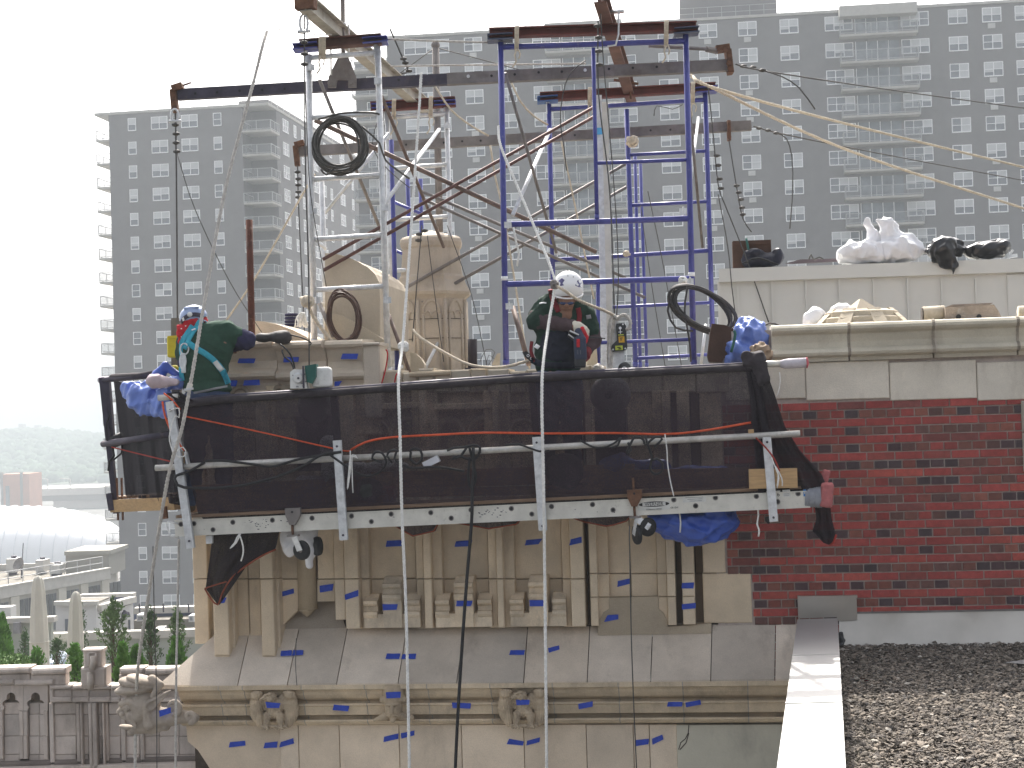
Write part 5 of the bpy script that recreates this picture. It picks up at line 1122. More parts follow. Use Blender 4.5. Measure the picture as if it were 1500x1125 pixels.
t = crossbeam('short dark red steel beam on the rear heads of the silver tower', 543, 150, 667, 142, 14, YB_, RUST, 0); jackhead(t, 545, 575, 157, 155, 7, YB_, BLUEP); jackhead(t, 636, 668, 153, 151, 7, YB_, BLUEP); tie(t, 577, 147, 172, YB_); tie(t, 631, 143, 170, YB_)
t = crossbeam('long red steel beam on the front heads of the blue tower', 717, 42, 1020, 32, 14, YA, RUST, 0); DG = M('slate_blue_paint', (.07, .085, .14), .5, .1, var=.15, bump=.05); jackhead(t, 714, 751, 57, 55, 9, YA, DG); jackhead(t, 987, 1023, 48, 45, 9, YA, DG); tie(t, 757, 40, 72, YA); tie(t, 976, 32, 66, YA)
t = crossbeam('long red steel beam on the rear heads of the blue tower', 791, 136, 1048, 121, 13, YB_, RUST, 0); jackhead(t, 787, 817, 147, 145, 8, YB_, M('mid_blue_paint', (.05, .12, .32), .5, var=.1, bump=.05)); jackhead(t, 1018, 1050, 134, 131, 8, YB_, BLUEP); tie(t, 864, 130, 152, YB_); tie(t, 1015, 122, 150, YB_)
# ---- long outrigger beams
def bolts(t, L, Y, r=.014):
    for x, y in L: MB().disc(P(x, y, Y), (0, -1, 0), r, .012, 10).build('bolt', GALV, t)
def holes(m, L, Y, r=.011):
    for x, y in L: m.disc(P(x, y, Y), (0, -1, 0), r, .003, 10)
t = thing('outrigger_beam', 'long weathered steel beam crossing both towers in front, hook at its left end', 'beam', P(262, 139, 13.8), 'long outrigger beams')
a, b, c = P(261, 139, 13.8), P(655, 116.5, 13.8), P(1066, 96, 13.8)
MB().bar(a, b, .07, .092).build('dark_section', DSTEEL, t); MB().bar(b, c, .075, .096).build('grey_section', GSTEEL, t)
m = MB(); holes(m, [(286, 137), (318, 135.5), (351, 133), (384, 131.5), (417, 130), (584, 117), (720, 111), (754, 109), (789, 106), (823, 105), (892, 101), (927, 99.5), (962, 98)], 13.76); m.build('bolt_hole', BLACK, t)
bolts(t, [(686, 112), (857, 103)], 13.755)
m = MB(); m.bar(P(253, 131, 13.78), P(268, 126, 13.78), .12, .05); m.bar(P(254, 132, 13.78), P(257, 164, 13.78), .10, .05, (1, 0, 0)); m.bar(P(260, 128, 13.78), P(280, 121, 13.78), .02, .012); m.build('end_hook', RUSTY, t)
m = MB(); m.bar(P(1066, 74, 13.78), P(1070, 108, 13.78), .14, .045, (1, 0, 0)); m.bar(P(1048, 73, 13.78), P(1068, 70, 13.78), .12, .05); m.disc(P(1063, 73, 13.7), (0, -1, 0), .02, .02); m.disc(P(1067, 93, 13.7), (0, -1, 0), .02, .02); m.build('end_bracket', RUSTY, t)
m = MB(); m.tube([P(950, 67, 13.7), P(1035, 72, 13.7)], .016, 8); m.tube([P(1035, 72, 13.7), P(1050, 75, 13.75)], .026, 8); m.build('turnbuckle_rod', GSTEEL, t)
t = thing('outrigger_beam', 'long weathered steel beam crossing both towers at the back, lower one', 'beam', P(440, 222, 16.1), 'long outrigger beams')
a, c = P(438, 222, 16.1), P(1100, 184, 16.1); MB().bar(a, c, .07, .096).build('beam', GSTEEL, t)
m = MB(); holes(m, [(595, 212), (650, 209), (677, 207), (704, 206), (814, 199.5), (842, 198), (953, 191), (982, 190)], 16.06); m.build('bolt_hole', BLACK, t)
m = MB(); m.bar(P(432, 213, 16.05), P(446, 209, 16.05), .1, .05); m.bar(P(433, 214, 16.05), P(436, 243, 16.05), .08, .05, (1, 0, 0)); m.build('end_hook', RUSTY, t)
m = MB(); m.bar(P(1067, 177, 16.05), P(1068, 206, 16.05), .09, .03, (1, 0, 0)); m.disc(P(1068, 201, 16.02), (0, -1, 0), .02, .02); m.build('end_bracket', RUSTY, t)
# ---- cantilever beams running out over the street
t = thing('cantilever_beam', 'pale weathered cantilever beam jutting out over the silver tower towards the camera', 'beam', P(490, 45, YA), 'cantilever beams above the towers')
A_, B2 = P(490, 41, YA), P(604, 140, YB_); dv = (B2 - A_) / (B2.y - A_.y); a = A_ + dv * (12.75 - YA); b = A_ + dv * (16.2 - YA)
MB().ibeam(a, b, .10, .135, .012).build('beam', M('pale_weathered_steel', (.42, .39, .33), .7, .2, var=.25, scale=8, bump=.1, stain=((.16, .11, .08), .4, 7, (1, 1, 1))), t)
MB().bar(a - dv * .03 + Vector((0, 0, -.0)), a + dv * .05, .16, .10).build('end_clamp', RUSTY, t)
m = MB(); q0, q1 = P(502, -14, 13.6), P(503, 90, 13.72); m.bar(q0, q1, .07, .03, (1, 0, 0)); m.build('hanger_bar', GSTEEL, t)
m = MB(); m.prism([P(x, y, 13.70) for x, y in ((497, 80), (509, 80), (522, 113), (522, 128), (510, 128), (510, 117), (494, 117), (492, 128), (480, 128), (481, 113))], (0, .025, 0)); m.disc(P(483, 122, 13.68), (0, -1, 0), .018, .02); m.disc(P(515, 121, 13.68), (0, -1, 0), .018, .02); m.build('hanger_plate', GSTEEL, t)
m = MB(); m.tube([P(511, 82, 13.6), P(511, 36, 13.35), P(504, 34, 13.35)], .008, 6); m.tube([P(485, 110, 13.6), P(484, 15, 13.4)], .008, 6); m.build('tie_rod', GALV, t, True)
t = thing('cantilever_beam', 'brown cantilever beam jutting out above the middle of the blue tower', 'beam', P(888, 36, YA), 'cantilever beams above the towers')
A_, B2 = P(889, 25, YA), P(921, 128, YB_); dv = (B2 - A_) / (B2.y - A_.y); a = A_ + dv * (12.85 - YA); b = A_ + dv * (16.2 - YA)
MB().ibeam(a, b, .10, .135, .012).build('beam', BRB, t)
m = MB(); m.bar(P(893, 18, YA - .02), P(914, 17, YA - .02), .05, .02); m.tube([P(907, -8, YA), P(906, 50, YA - .08), P(902, 66, YA - .08), P(890, 68, YA - .08)], .008, 6); m.build('clamp_rod', GALV, t, True)
m = MB(); m.bar(P(923, 112, YB_ - .1), P(924, 145, YB_ - .1), .02, .02, (1, 0, 0)); m.bar(P(899, 117, YB_ - .1), P(935, 123, YB_ - .1), .05, .015); m.build('beam_clip', RUSTY, t)
# ================================================================== wires, chains and ropes
def wire(label, pts, Y, r=.006, mat=WIRE, cat='cable', group='steel wires of the rigging', name='steel_wire', clips=()):
    t = MB().tube(smooth(pxs(pts, Y), .12), r, 6)
    for x, y in clips: c = P(x, y, Y); t.sphere(c, (.028, .022, .017), 8, 5); t.tube([c + Vector((-.028, 0, 0)), c + Vector((.028, 0, 0))], .011, 6)
    return one(t, name, mat, label, cat, group, True)
def shackle(label, px, py, Y, h=.12):
    c = P(px, py, Y); m = MB().tube([c + Vector((math.cos(a) * .032, 0, math.sin(a) * h * .45)) for a in [2 * math.pi * k / 14 for k in range(14)]], .01, 6, closed=True); m.tube([c + Vector((-.05, 0, -h * .4)), c + Vector((.05, 0, -h * .4))], .013, 6)
    return one(m, 'shackle', GALV, label, 'shackle', 'shackles at the wire tops', True)
wire('wire with four clips hanging from the left hook of the front beam', [(257, 166), (258, 222), (259, 330), (260, 480)], 13.7, .007, clips=((257, 183), (258, 196), (258, 209), (259, 222)))
shackle('rusty shackle on the left hook of the front beam', 256, 169, 13.7)
wire('slack tail wire bowing right of the left hanging wire', [(259, 224), (285, 305), (335, 410), (384, 488)], 13.6, .004)
wire('wire from the pale cantilever end along the silver post to the green hoist', [(446, 22), (446, 100), (447.5, 250), (452, 400), (453, 545)], 12.85, .006, clips=((445, 62), (446, 79), (446, 94)))
shackle('shackle under the end of the pale cantilever beam', 445, 34, 12.85, .16)
wire('thin dark wire wandering beside the left silver post', [(447, 120), (450, 200), (455, 285), (473, 392), (478, 420)], 13.3, .004)
wire('wire with five clips hanging from the left hook of the rear beam', [(436, 243), (437, 290), (441, 380), (446, 488)], 15.9, .006, clips=((436, 252), (437, 262), (437, 271), (437, 281), (437, 289)))
wire('left of the two wires running down to the winch plate', [(876, 30, 12.95), (877, 140, 12.95), (893, 280, 12.8), (900, 462, 12.7)], 12.9, .006, clips=((875, 38), (877, 55), (877, 75), (878, 95)))
wire('right of the two wires running down to the winch plate', [(880, 20, 12.95), (884, 90, 12.95), (900, 280, 12.8), (906, 400, 12.7), (903, 466, 12.7)], 12.9, .005)
wire('wire sweeping left from the mast top inside the blue tower', [(858, 88), (835, 108), (824, 140), (821, 180), (826, 215), (830, 250)], 13.4, .005)
wire('long thin wire slanting behind the winch towards the rear frame', [(949, 280), (968, 370), (990, 490), (999, 540)], 15, .004)
wire('second long thin wire slanting behind the winch', [(938, 300), (955, 420), (975, 540)], 15.2, .004)
wire('wire with clips hanging at the right post of the rear blue frame', [(1037, 122), (1045, 200), (1052, 270), (1062, 300), (1090, 370), (1127, 475)], 15.2, .006, clips=((1050, 228), (1052, 242), (1054, 262), (1056, 276)))
wire('chain-like wire hanging from the right bracket of the rear beam', [(1068, 206), (1075, 250), (1081, 285), (1088, 320), (1101, 340)], 15.9, .006, clips=((1079, 272), (1082, 282), (1085, 292), (1087, 304), (1088, 314)))
wire('thin wire from the rear beam past the metal parapet to the coping end', [(1052, 285), (1066, 360), (1072, 420), (1079, 475)], 14.6, .005)
wire('upper dark guy wire running from the front beam end to the right edge', [(1078, 94, 13.7), (1115, 103, 14), (1300, 131, 16), (1520, 161, 19)], 14, .007, clips=((1089, 97), (1103, 99), (1117, 103)))
wire('lower dark guy wire running from the rear beam end to the right edge', [(1104, 185, 16.1), (1150, 197, 16.5), (1300, 227, 18), (1520, 268, 22)], 16.3, .007, clips=((1112, 188), (1125, 191), (1137, 195)))
wire('short free tail of the upper guy wire', [(1117, 103), (1145, 112), (1170, 128), (1194, 160)], 14, .006)
wire('long free tail of the lower guy wire hanging down', [(1138, 195), (1152, 203), (1160, 230), (1161, 280), (1157, 335)], 16.3, .006)
wire('thin loop of wire below the right red beam', [(958, 170), (962, 155), (985, 160), (1000, 153)], 15.5, .004)
wire('straight wire from pole top down left behind the silver tower', [(634, 72), (600, 97), (585, 108)], 16.5, .005)
wire('straight wire from pole top sloping right to the blue tower', [(640, 70), (735, 95), (760, 102)], 16.5, .005)
wire('dark braided wire hanging at the pale cantilever', [(571, 42), (580, 62), (590, 85), (598, 104), (588, 108)], 14.4, .008, clips=((591, 86), (594, 92), (599, 104)))
wire('thin slack wire tracing from turret cap down behind the pipe', [(655, 330), (690, 430), (708, 510), (713, 535)], 14.8, .004)
wire('wire down the left side of the turret with small clips', [(618, 330), (612, 400), (604, 500)], 14.5, .005, clips=((614, 343), (613, 352), (622, 338)))
wire('wire down the middle of the turret', [(626, 345), (638, 440), (650, 530)], 14.6, .004)
wire('dark wire behind the coil in the silver tower', [(557, 165), (545, 215), (570, 250), (600, 275)], 14, .004)
wire('thin grey wire hanging in front of the right facade', [(922, 770), (924, 900), (927, 1000), (933, 1140)], 11.9, .005)
wire('thin wire in front of the left ledge', [(434, 935), (433, 975), (435, 1004)], 12.5, .003)
wire('thin dark wire hanging left of the stone pier', [(224, 800), (226, 900), (229, 1000), (230, 1140)], 12.6, .004)
def rope(label, pts, Y, r, mat, lay=True, group='ropes of the scaffold', name='rope'):
    m = MB()
    if lay: m.rope(pxs(pts, Y), r, r * 6.5)
    else: m.tube(smooth(pxs(pts, Y), .08), r, 7)
    return one(m, name, mat, label, 'rope', group, True)
rope('white laid rope hanging left of centre across netting and facade', [(617, 107, 13.2), (614, 160, 13.1), (606, 280, 12.8), (591, 490, 12.2), (584, 555, 11.75), (586, 640, 11.6), (589, 760, 11.6), (595, 900, 11.6), (600, 1140, 11.5)], 12, .0115, WROPE)
rope('white laid rope hanging right of centre past the helmeted worker', [(730, 185, 13.3), (734, 215, 13.1), (763, 285, 12.8), (808, 395, 12.3), (812, 424, 12.2), (803, 480, 12.0), (794, 560, 11.6), (796, 700, 11.55), (798, 850, 11.6), (801, 1140, 11.5)], 12, .0115, WROPE)
rope('grey laid rope falling in a long slant on the left past the gargoyle', [(391, 46, 12.9), (384, 70, 12.7), (372, 118, 12.6), (330, 278, 12.3), (300, 440, 12.0), (283, 540, 11.8), (267, 625, 11.8), (246, 700, 11.9), (221, 850, 12.2), (204, 960, 12.5), (199, 1030, 12.9), (198, 1140, 12.9)], 12, .0135, GROPE)
rope('pale grey rope hanging straight down beside the pier corner', [(262, 790), (260, 900), (258, 1000), (257, 1140)], 12.6, .010, GROPE)
rope('upper pale rope stretched level from silver tower to blue tower', [(566, 57), (640, 60), (716, 62)], 13.5, .008, GROPE, False)
rope('lower pale rope stretched level behind the blue tower post', [(572, 97), (700, 95), (858, 93)], 14.2, .008, GROPE, False)
rope('upper long tan stay rope running down to the right edge', [(1012, 110, 15), (1050, 130, 15), (1250, 184, 18), (1520, 250, 22)], 15, .015, TROPE)
rope('lower long tan stay rope running down to the right edge', [(1010, 110, 15), (1050, 132, 15), (1250, 223, 17), (1520, 312, 20)], 15, .015, TROPE)
rope('cream rope dropping right from the rear silver beam', [(637, 126), (660, 160), (690, 184), (716, 199)], 15.6, .010, TROPE, False)
rope('cream rope hanging from the rear beam behind the left blue post', [(718, 213), (726, 262), (735, 300), (752, 400), (768, 500), (776, 540)], 15.4, .010, TROPE, False)
rope('cream rope sagging across the left bay of the blue tower', [(748, 118), (762, 148), (782, 170), (803, 183)], 14.6, .009, TROPE, False)
rope('cream rope falling through the middle bay towards the mast', [(822, 207), (842, 300), (858, 380), (870, 438)], 15.6, .009, TROPE, False)
rope('cream tether from the helmet side to the winch', [(814, 418, 12.15), (826, 425, 12.1), (850, 441, 12.2), (885, 455, 12.5), (906, 466, 12.65)], 12.3, .012, TROPE)
rope('thin pale line from the rope bend to the cantilever', [(391, 44), (400, 41), (420, 46), (450, 50), (486, 51)], 12.95, .004, GROPE, False)
rope('doubled tan line slanting up behind the left worker', [(331, 470), (375, 405), (440, 290), (462, 255)], 14.5, .009, TROPE, False)
rope('frayed tan rope knotted at the foot of the silver tower', [(449, 440), (456, 458), (470, 480), (490, 505)], 13.2, .016, TROPE)
rope('tan webbing-like rope sagging from turret to worker\'s tool', [(605, 483, 13.4), (616, 495, 13.3), (650, 516, 13.2), (690, 535, 13.1), (735, 538, 13.1), (776, 528, 13.0)], 13.2, .012, TROPE, False)
rope('pale rope end hanging below the front blue rail', [(752, 333), (756, 355), (760, 372), (757, 390)], 13.4, .009, WROPE, False)
def knot(label, px, py, Y, r, mat, seed=1):
    c = P(px, py, Y); m = MB(); rg = random.Random(seed)
    for k in range(4):
        ph = rg.uniform(0, 6.28); tl = Euler((rg.uniform(-1, 1), rg.uniform(-1, 1), ph)).to_matrix(); m.tube([c + tl @ Vector((math.cos(a) * r, math.sin(a) * r * .7, math.sin(2 * a) * r * .3)) for a in [2 * math.pi * i / 16 for i in range(16)]], r * .36, 6, closed=True)
    return one(m, 'rope_knot', mat, label, 'knot', 'knots in the ropes', True)
knot('white knot tied on the blue tower foot rung beside the left white rope', 591, 508, 12.2, .035, WROPE, 2)
knot('white binding knot on the front blue rail at the right post', 1000, 411, 13.35, .03, WROPE, 3)
knot('bulky pale rope hank knotted by the silver tower foot', 450, 441, 13.1, .05, TROPE, 4)
knot('dark slider knot on the rope at the helmet', 812, 417, 12.15, .03, GSTEEL, 5)
knot('small tan knot on the rear blue rail behind the mast', 918, 372, 15.6, .03, TROPE, 6)
knot('tan bundle of rope knotted on the inner rear blue post', 926, 207, 15.6, .05, TROPE, 7)
knot('tangled rope lying at the foot of the winch plate', 877, 540, 12.9, .035, GROPE, 8)
# ---- coils
def coil(label, cx, cy, rx, ry, Y, n, rw, mat, tilt=0, seed=0, spread=.05, tails=(), name='cable_coil'):
    rg = random.Random(seed); m = MB(); s_ = Y / FPX; c = P(cx, cy, Y)
    for k in range(n):
        a0 = rg.uniform(-.1, .1) + R(tilt); fx, fy = rx * s_ * (1 + rg.uniform(-.11, .09)), ry * s_ * (1 + rg.uniform(-.11, .09)); ox, oz, oy = rg.uniform(-.03, .03) * rx * s_ * 3, rg.uniform(-.03, .03) * ry * s_ * 3, rg.uniform(-spread, spread); w1 = rg.uniform(0, 6.28)
        pts = []
        for i in range(40):
            a = 2 * math.pi * i / 40; x = math.cos(a) * fx * (1 + .025 * math.sin(3 * a + w1)); z = math.sin(a) * fy * (1 + .025 * math.cos(2 * a + w1)); pts.append(c + Vector((ox + x * math.cos(a0) - z * math.sin(a0), oy + .02 * math.sin(a + w1), oz + x * math.sin(a0) + z * math.cos(a0))))
        m.tube(pts, rw, 6, closed=True)
    for tl in tails: m.tube(smooth(pxs(tl, Y - .03), .06), rw, 6)
    return one(m, name, mat, label, 'coil', 'coils of cable on the towers', True)
coil('round coil of grey steel cable hanging near the top of the silver tower', 497, 213, 36, 38, 13.3, 14, .0085, M('grey_cable', (.085, .08, .075), .6, .2, var=.3, scale=30, bump=.1), 0, 3, .05, [[(466, 175), (500, 166), (545, 165), (556, 168)], [(470, 248), (478, 256), (490, 246)], [(530, 185), (556, 210), (565, 235), (600, 262)]])
coil('brown hose coil leaning against the hood stone inside the silver tower', 503, 464, 22, 36, 13.3, 9, .0075, M('brown_hose', (.10, .055, .04), .6, var=.3, scale=20, bump=.05), 8, 5, .06, [[(515, 490), (505, 502), (470, 500)], [(488, 430), (500, 428), (520, 445)]])
coil('large drooping coil of dark cable on the right blue post beside the brown board', 1030, 452, 52, 26, 13.2, 11, .0085, M('dark_cable', (.06, .055, .055), .6, .2, var=.3, scale=30, bump=.1), -32, 9, .06, [[(985, 430), (978, 455), (990, 480), (1015, 485)], [(1007, 420), (1003, 455), (1010, 500), (1012, 530)], [(1090, 470), (1110, 480), (1128, 473), (1141, 477)]])
# ---- loose gear on the roof and on the coping
t = thing('steel_pipe', 'rusty upright pipe stub standing on the moulded frieze behind the left worker', 'pipe', P(368, 492, 13.2)); m = MB().tube([P(369, 493, 13.2), P(365, 322, 13.2)], .027, 10); m.build('tube', M('rusty_pipe', (.12, .045, .03), .9, .1, var=.4, scale=9, bump=.3, stain=((.42, .34, .28), .35, 14, (1, 1, 1))), t, True); MB().disc(P(369, 494, 13.2), (0, 0, 1), .05, .012).build('foot_plate', RUSTY, t)
t = thing('steel_pipe', 'short dark pipe stub standing right of the stone turret', 'pipe', P(692, 540, 14.2)); MB().pipe(P(692.5, 542, 14.2), P(692, 497, 14.2), .041, .006, 16).build('tube', M('dark_pipe', (.03, .02, .025), .6, var=.2), t, True); MB().disc(P(692.5, 541, 14.2), (0, 0, 1), .07, .012).build('flange', DSTEEL, t)
t = thing('rope_pole', 'thin grey steel pole rising behind the silver tower', 'pole', P(640, 140, 16.4)); MB().tube([P(644, 340, 16.4), P(638, 66, 16.4)], .036, 10).build('tube', GSTEEL, t, True); MB().sphere(P(638, 66, 16.4), .045).build('cap', GSTEEL, t, True)
t = thing('timber_post', 'grey timber post behind the left worker carrying the yellow box', 'post', P(258, 600, 13.2)); MB().bar(P(259, 640, 13.2), P(258, 466, 13.2), .07, .07, (1, 0, 0)).build('post', M('grey_timber', (.16, .145, .13), .9, var=.25, scale=8, stretch=(8, 8, 1)), t)
t = thing('tool_box', 'bright yellow plastic box hung on the grey post at the left worker\'s back', 'box', P(254, 523, 13.0)); sculpt('body', YEL, [('B', P(256, 508, 13.0), (.055, .04, .085), None, .012, .005)], .006, t); MB().bar(P(246, 494, 12.95), P(266, 493, 12.95), .02, .02).build('lid', YEL, t); MB().bar(P(259, 514, 12.955), P(259, 518, 12.955), .02, .01).build('latch', DSTEEL, t)
t = thing('tool_bag', 'dark soft leather tool bag lying on the moulded frieze', 'bag', P(400, 503, 13.05)); sculpt('body', M('dark_leather', (.05, .045, .045), .7, var=.3, scale=12), [('C', P(382, 494, 13.05), P(418, 494, 13.05), .025, .045, .02), ('E', P(412, 494, 13.05), (.08, .08, .05), None, .03), ('E', P(385, 495, 13.05), (.08, .05, .03), None, .03)], .008, t, wrinkle(.006, 22, 4))
MB().tube(smooth(pxs([(424, 490), (440, 494), (450, 498), (456, 503), (452, 506)], 13.0), .03), .006, 6).build('strap', BLACK, t, True); MB().tube(smooth(pxs([(410, 504), (420, 512), (428, 525), (432, 540)], 12.75), .03), .007, 6).build('cord', BLACK, t, True)
t = thing('roof_lamp', 'dark navy ribbed lamp housing on the roof behind the frieze', 'lamp', P(426, 478, 14.4)); m = MB()
for k in range(4): m.lathe(P(427, 478 - k * 5, 14.4), [(.055, 0), (.062, .01), (.055, .022)], 14)
m.build('housing', NAVY, t, True); m = MB().lathe(P(427, 479.5, 14.4), [(.065, -.14), (.065, 0)], 14); m.build('base', GREY, t)
t = thing('rope_mop', 'white frayed rope end bunched beside the silver post', 'rope', P(443, 478, 13.5)); m = MB(); rg = random.Random(3)
for k in range(26): x = rg.uniform(-.04, .04); m.tube(smooth([P(444, 458, 13.5) + Vector((x * .3, rg.uniform(-.02, .02), 0)), P(442, 466, 13.5) + Vector((x, rg.uniform(-.03, .03), .01)), P(443 + rg.uniform(-4, 4), 478 + rg.uniform(-4, 3), 13.5) + Vector((x * 1.3, rg.uniform(-.03, .03), 0))], .03), .005, 5)
m.build('strands', WROPE, t, True)
# brown boards, tarps and bundle at the right end
def slab(name, label, cat, pix, Y, dep, mat, group=None, tilt=0):
    m = MB().prism([P(x, y, Y) for x, y in pix], (0, dep, 0)); return one(m, name, mat, label, cat, group)
slab('brown_board', 'warped brown board leaning in front of the blue tarp bundle', 'board', [(1043, 474), (1062, 476), (1075, 482), (1066, 518), (1062, 525), (1036, 522), (1040, 490)], 12.9, .03, M('brown_hardboard', (.085, .045, .03), .85, var=.2, scale=6, bump=.2), 'brown boards')
slab('brown_board', 'flat strip of brown board at the foot of the leaning one', 'board', [(1036, 521), (1061, 524), (1058, 531), (1038, 530)], 12.88, .03, MATS['brown_hardboard'], 'brown boards')
t = thing('tarp_bundle', 'bright blue tarp bundle heaped at the end of the stone coping', 'tarp', P(1095, 530, 12.9)); sculpt('tarp', BTARPL, [('E', P(1098, 497, 12.95), (.15, .16, .16), None, .05), ('E', P(1085, 515, 12.9), (.12, .14, .1), None, .05), ('C', P(1070, 526, 12.85), P(1095, 520, 12.85), .04, .08, .05), ('E', P(1110, 512, 12.95), (.12, .13, .12), None, .05), ('C', P(1092, 475, 12.95), P(1112, 478, 12.95), .05, .06, .05)], .0095, t, wrinkle(.024, 26, 11))
MB().tube(smooth(pxs([(1075, 484), (1077, 490), (1074, 505), (1071, 516)], 12.74), .03), .012, 8).build('green_hose', GREEN, t, True)
one_ = sculpt('paper_wad', M('brown_paper', (.30, .22, .15), .8, var=.3, scale=12), [('E', P(1114, 513, 12.4), (.075, .07, .055), None, .03), ('E', P(1122, 521, 12.4), (.05, .06, .04), None, .03)], .007, None, wrinkle(.014, 45, 2)); tag(one_, 'crumpled brown paper wad on top of the netting corner beside the blue bundle', 'paper')
# things on the panelled parapet
NP = npn + .03
def fs(prims): return prims
def Q(px, py, n=-2.5): return F(px, py, n)
t = thing('cardboard_box', 'dark brown open box standing on the left end of the panelled parapet', 'box', Q(1101, 391)); MB().fbox(1073, 353, 1130, 392, -2.9, -2.55).build('body', MATS['brown_hardboard'], t); MB().fpoly([(1073, 353), (1130, 351), (1126, 356), (1078, 358)], -2.52, -2.51).build('flap', MATS['brown_hardboard'], t)
MB().tube(smooth([Q(1093, 349, -2.5), Q(1095, 358, -2.48), Q(1097, 368, -2.48), Q(1101, 374, -2.45)], .03), .012, 8).build('green_hose', GREEN, t, True)
t = thing('duffel_bag', 'navy duffel bag lying before the brown box on the parapet', 'bag', Q(1116, 391)); sculpt('body', M('navy_nylon', (.014, .015, .03), .5, var=.3, scale=10), [('C', Q(1095, 383), Q(1135, 380), .055, .065, .03), ('E', Q(1105, 371), (.1, .08, .05), None, .03), ('E', Q(1140, 376), (.05, .08, .075), None, .02)], .01, t, wrinkle(.012, 20, 6)); MB().tube(smooth([Q(1088, 386, -2.4), Q(1110, 378, -2.38), Q(1140, 388, -2.4)], .04), .01, 6).build('strap', BLACK, t, True)
MB_ = MB(); MB_.fpoly([(1150, 386), (1172, 380), (1230, 378.5), (1228, 383), (1160, 386.5)], -2.75, -2.72); t = one(MB_, 'flat_sheet', M('dark_sheet', (.10, .075, .085), .6), 'thin dark sheets lying flat on the parapet between navy bag and white bags', 'sheet')
one(MB().tube(smooth([Q(1185, 380), Q(1188, 373), Q(1192, 380), Q(1200, 377), Q(1206, 380)], .03), .008, 6), 'wire_scrap', WIRE, 'bent scrap of wire on the dark sheets', 'wire')
sculpt_ = sculpt('white_bag', WHITEP, [('E', Q(1262, 370), (.23, .18, .105), None, .04), ('E', Q(1245, 376), (.12, .14, .06), None, .03), ('C', Q(1285, 368), Q(1276, 334), .085, .03, .06), ('C', Q(1276, 334), Q(1273, 322), .03, .014, .02), ('E', Q(1288, 372), (.14, .12, .08), None, .04)], .0095, None, wrinkle(.028, 22, 21)); tag(sculpt_, 'white plastic rubbish bag on the parapet, left one with a short twisted ear', 'rubbish bag', 'white rubbish bags on the parapet')
sculpt_ = sculpt('white_bag', WHITEP, [('E', Q(1318, 366), (.21, .18, .13), None, .05), ('C', Q(1310, 352), Q(1298, 330), .10, .075, .05), ('C', Q(1298, 330), Q(1294, 320), .05, .018, .03), ('C', Q(1308, 332), Q(1311, 322), .045, .02, .02), ('C', Q(1318, 355), Q(1332, 352), .08, .05, .04)], .0095, None, wrinkle(.028, 22, 8)); tag(sculpt_, 'white plastic rubbish bag on the parapet, right one with a tall gathered top', 'rubbish bag', 'white rubbish bags on the parapet')
sculpt_ = sculpt('black_bag', BPLAS, [('E', Q(1385, 366), (.2, .16, .075), None, .04), ('C', Q(1382, 366, -2.3), Q(1394, 388, -2.3), .13, .05, .03), ('C', Q(1394, 388, -2.3), Q(1396, 401, -2.3), .05, .012, .03), ('C', Q(1365, 372, -2.35), Q(1382, 384, -2.32), .05, .05, .03), ('E', Q(1400, 358), (.07, .1, .06), None, .03)], .0095, None, wrinkle(.020, 24, 31)); tag(sculpt_, 'glossy black rubbish bag drooping over the parapet edge', 'rubbish bag', 'black rubbish bags on the parapet')
sculpt_ = sculpt('black_bag', BPLAS, [('E', Q(1445, 366), (.19, .16, .08), None, .04), ('E', Q(1466, 362), (.075, .13, .08), None, .03), ('E', Q(1428, 370), (.1, .12, .055), None, .03)], .0095, None, wrinkle(.018, 24, 33)); tag(sculpt_, 'glossy black rubbish bag lying flat right of the drooping one', 'rubbish bag', 'black rubbish bags on the parapet')
m = MB(); m.bar(Q(1474, 376), Q(1490, 374), .03, .03); m.bar(Q(1480, 372), Q(1484, 366), .02, .02); one(m, 'metal_clamp', GALV, 'small metal clamp at the right end of the parapet top', 'clamp')
# stone pieces behind the coping
SP = M('pale_cut_stone', (.47, .405, .31), .85, var=.13, scale=5, bump=.2, stain=((.22, .17, .12), .3, 4, (1, 1, 1)), fine=.06)
ZCP = FA.uv(1250, 473, 0)[1] - .10
t = thing('stone_rosette', 'pale octagonal carved stone finial cap lying on the coping, pointed centre', 'stone piece', F(1262, 476, -.35)); c = F(1262, 476, -.42); s_ = c.length / FPX
m = MB(); m.lathe(c + Vector((0, 0, 0)), [(68 * s_, -.12), (68 * s_, .004), (62 * s_, .012), (60 * s_, .05), (54 * s_, .062), (52 * s_, .10), (46 * s_, .115), (44 * s_, .118), (10 * s_, .12)], 16); m.build('rim', SP, t)
m = MB()
for k in range(8): a = math.pi * k / 4 + .2; d_ = Vector((math.cos(a), math.sin(a), 0)); x_ = Vector((-d_.y, d_.x, 0)); m.prism([c + d_ * 72 * s_ + x_ * .06 - Vector((0, 0, .02)), c + d_ * 72 * s_ - x_ * .06 - Vector((0, 0, .02)), c + d_ * 44 * s_ - x_ * .05 + Vector((0, 0, .128)), c + d_ * 44 * s_ + x_ * .05 + Vector((0, 0, .128))], d_ * -.03 - Vector((0, 0, .012)))
m.build('lobe', SP, t); MB().lathe(c, [(26 * s_, .118), (24 * s_, .125), (2 * s_, .21)], 4, (0, 0, 1), (.5, 1, 0)).build('point', SP, t)
t = thing('stone_block', 'broken cut stone block with round bore holes on the coping right of the rosette', 'stone piece', F(1410, 473, -.3)); m = MB(); m.fpoly([(1385, 476), (1385, 450), (1456, 446), (1463, 456), (1471, 474)], -.55, -.25, None); m.fpoly([(1386, 449.5), (1450, 446.5), (1455, 443.5), (1395, 446)], -.5, -.3); m.build('block', M('broken_stone', (.33, .27, .22), .9, var=.3, scale=9, bump=.5, stain=((.55, .52, .47), .35, 8, (1, 1, 1))), t)
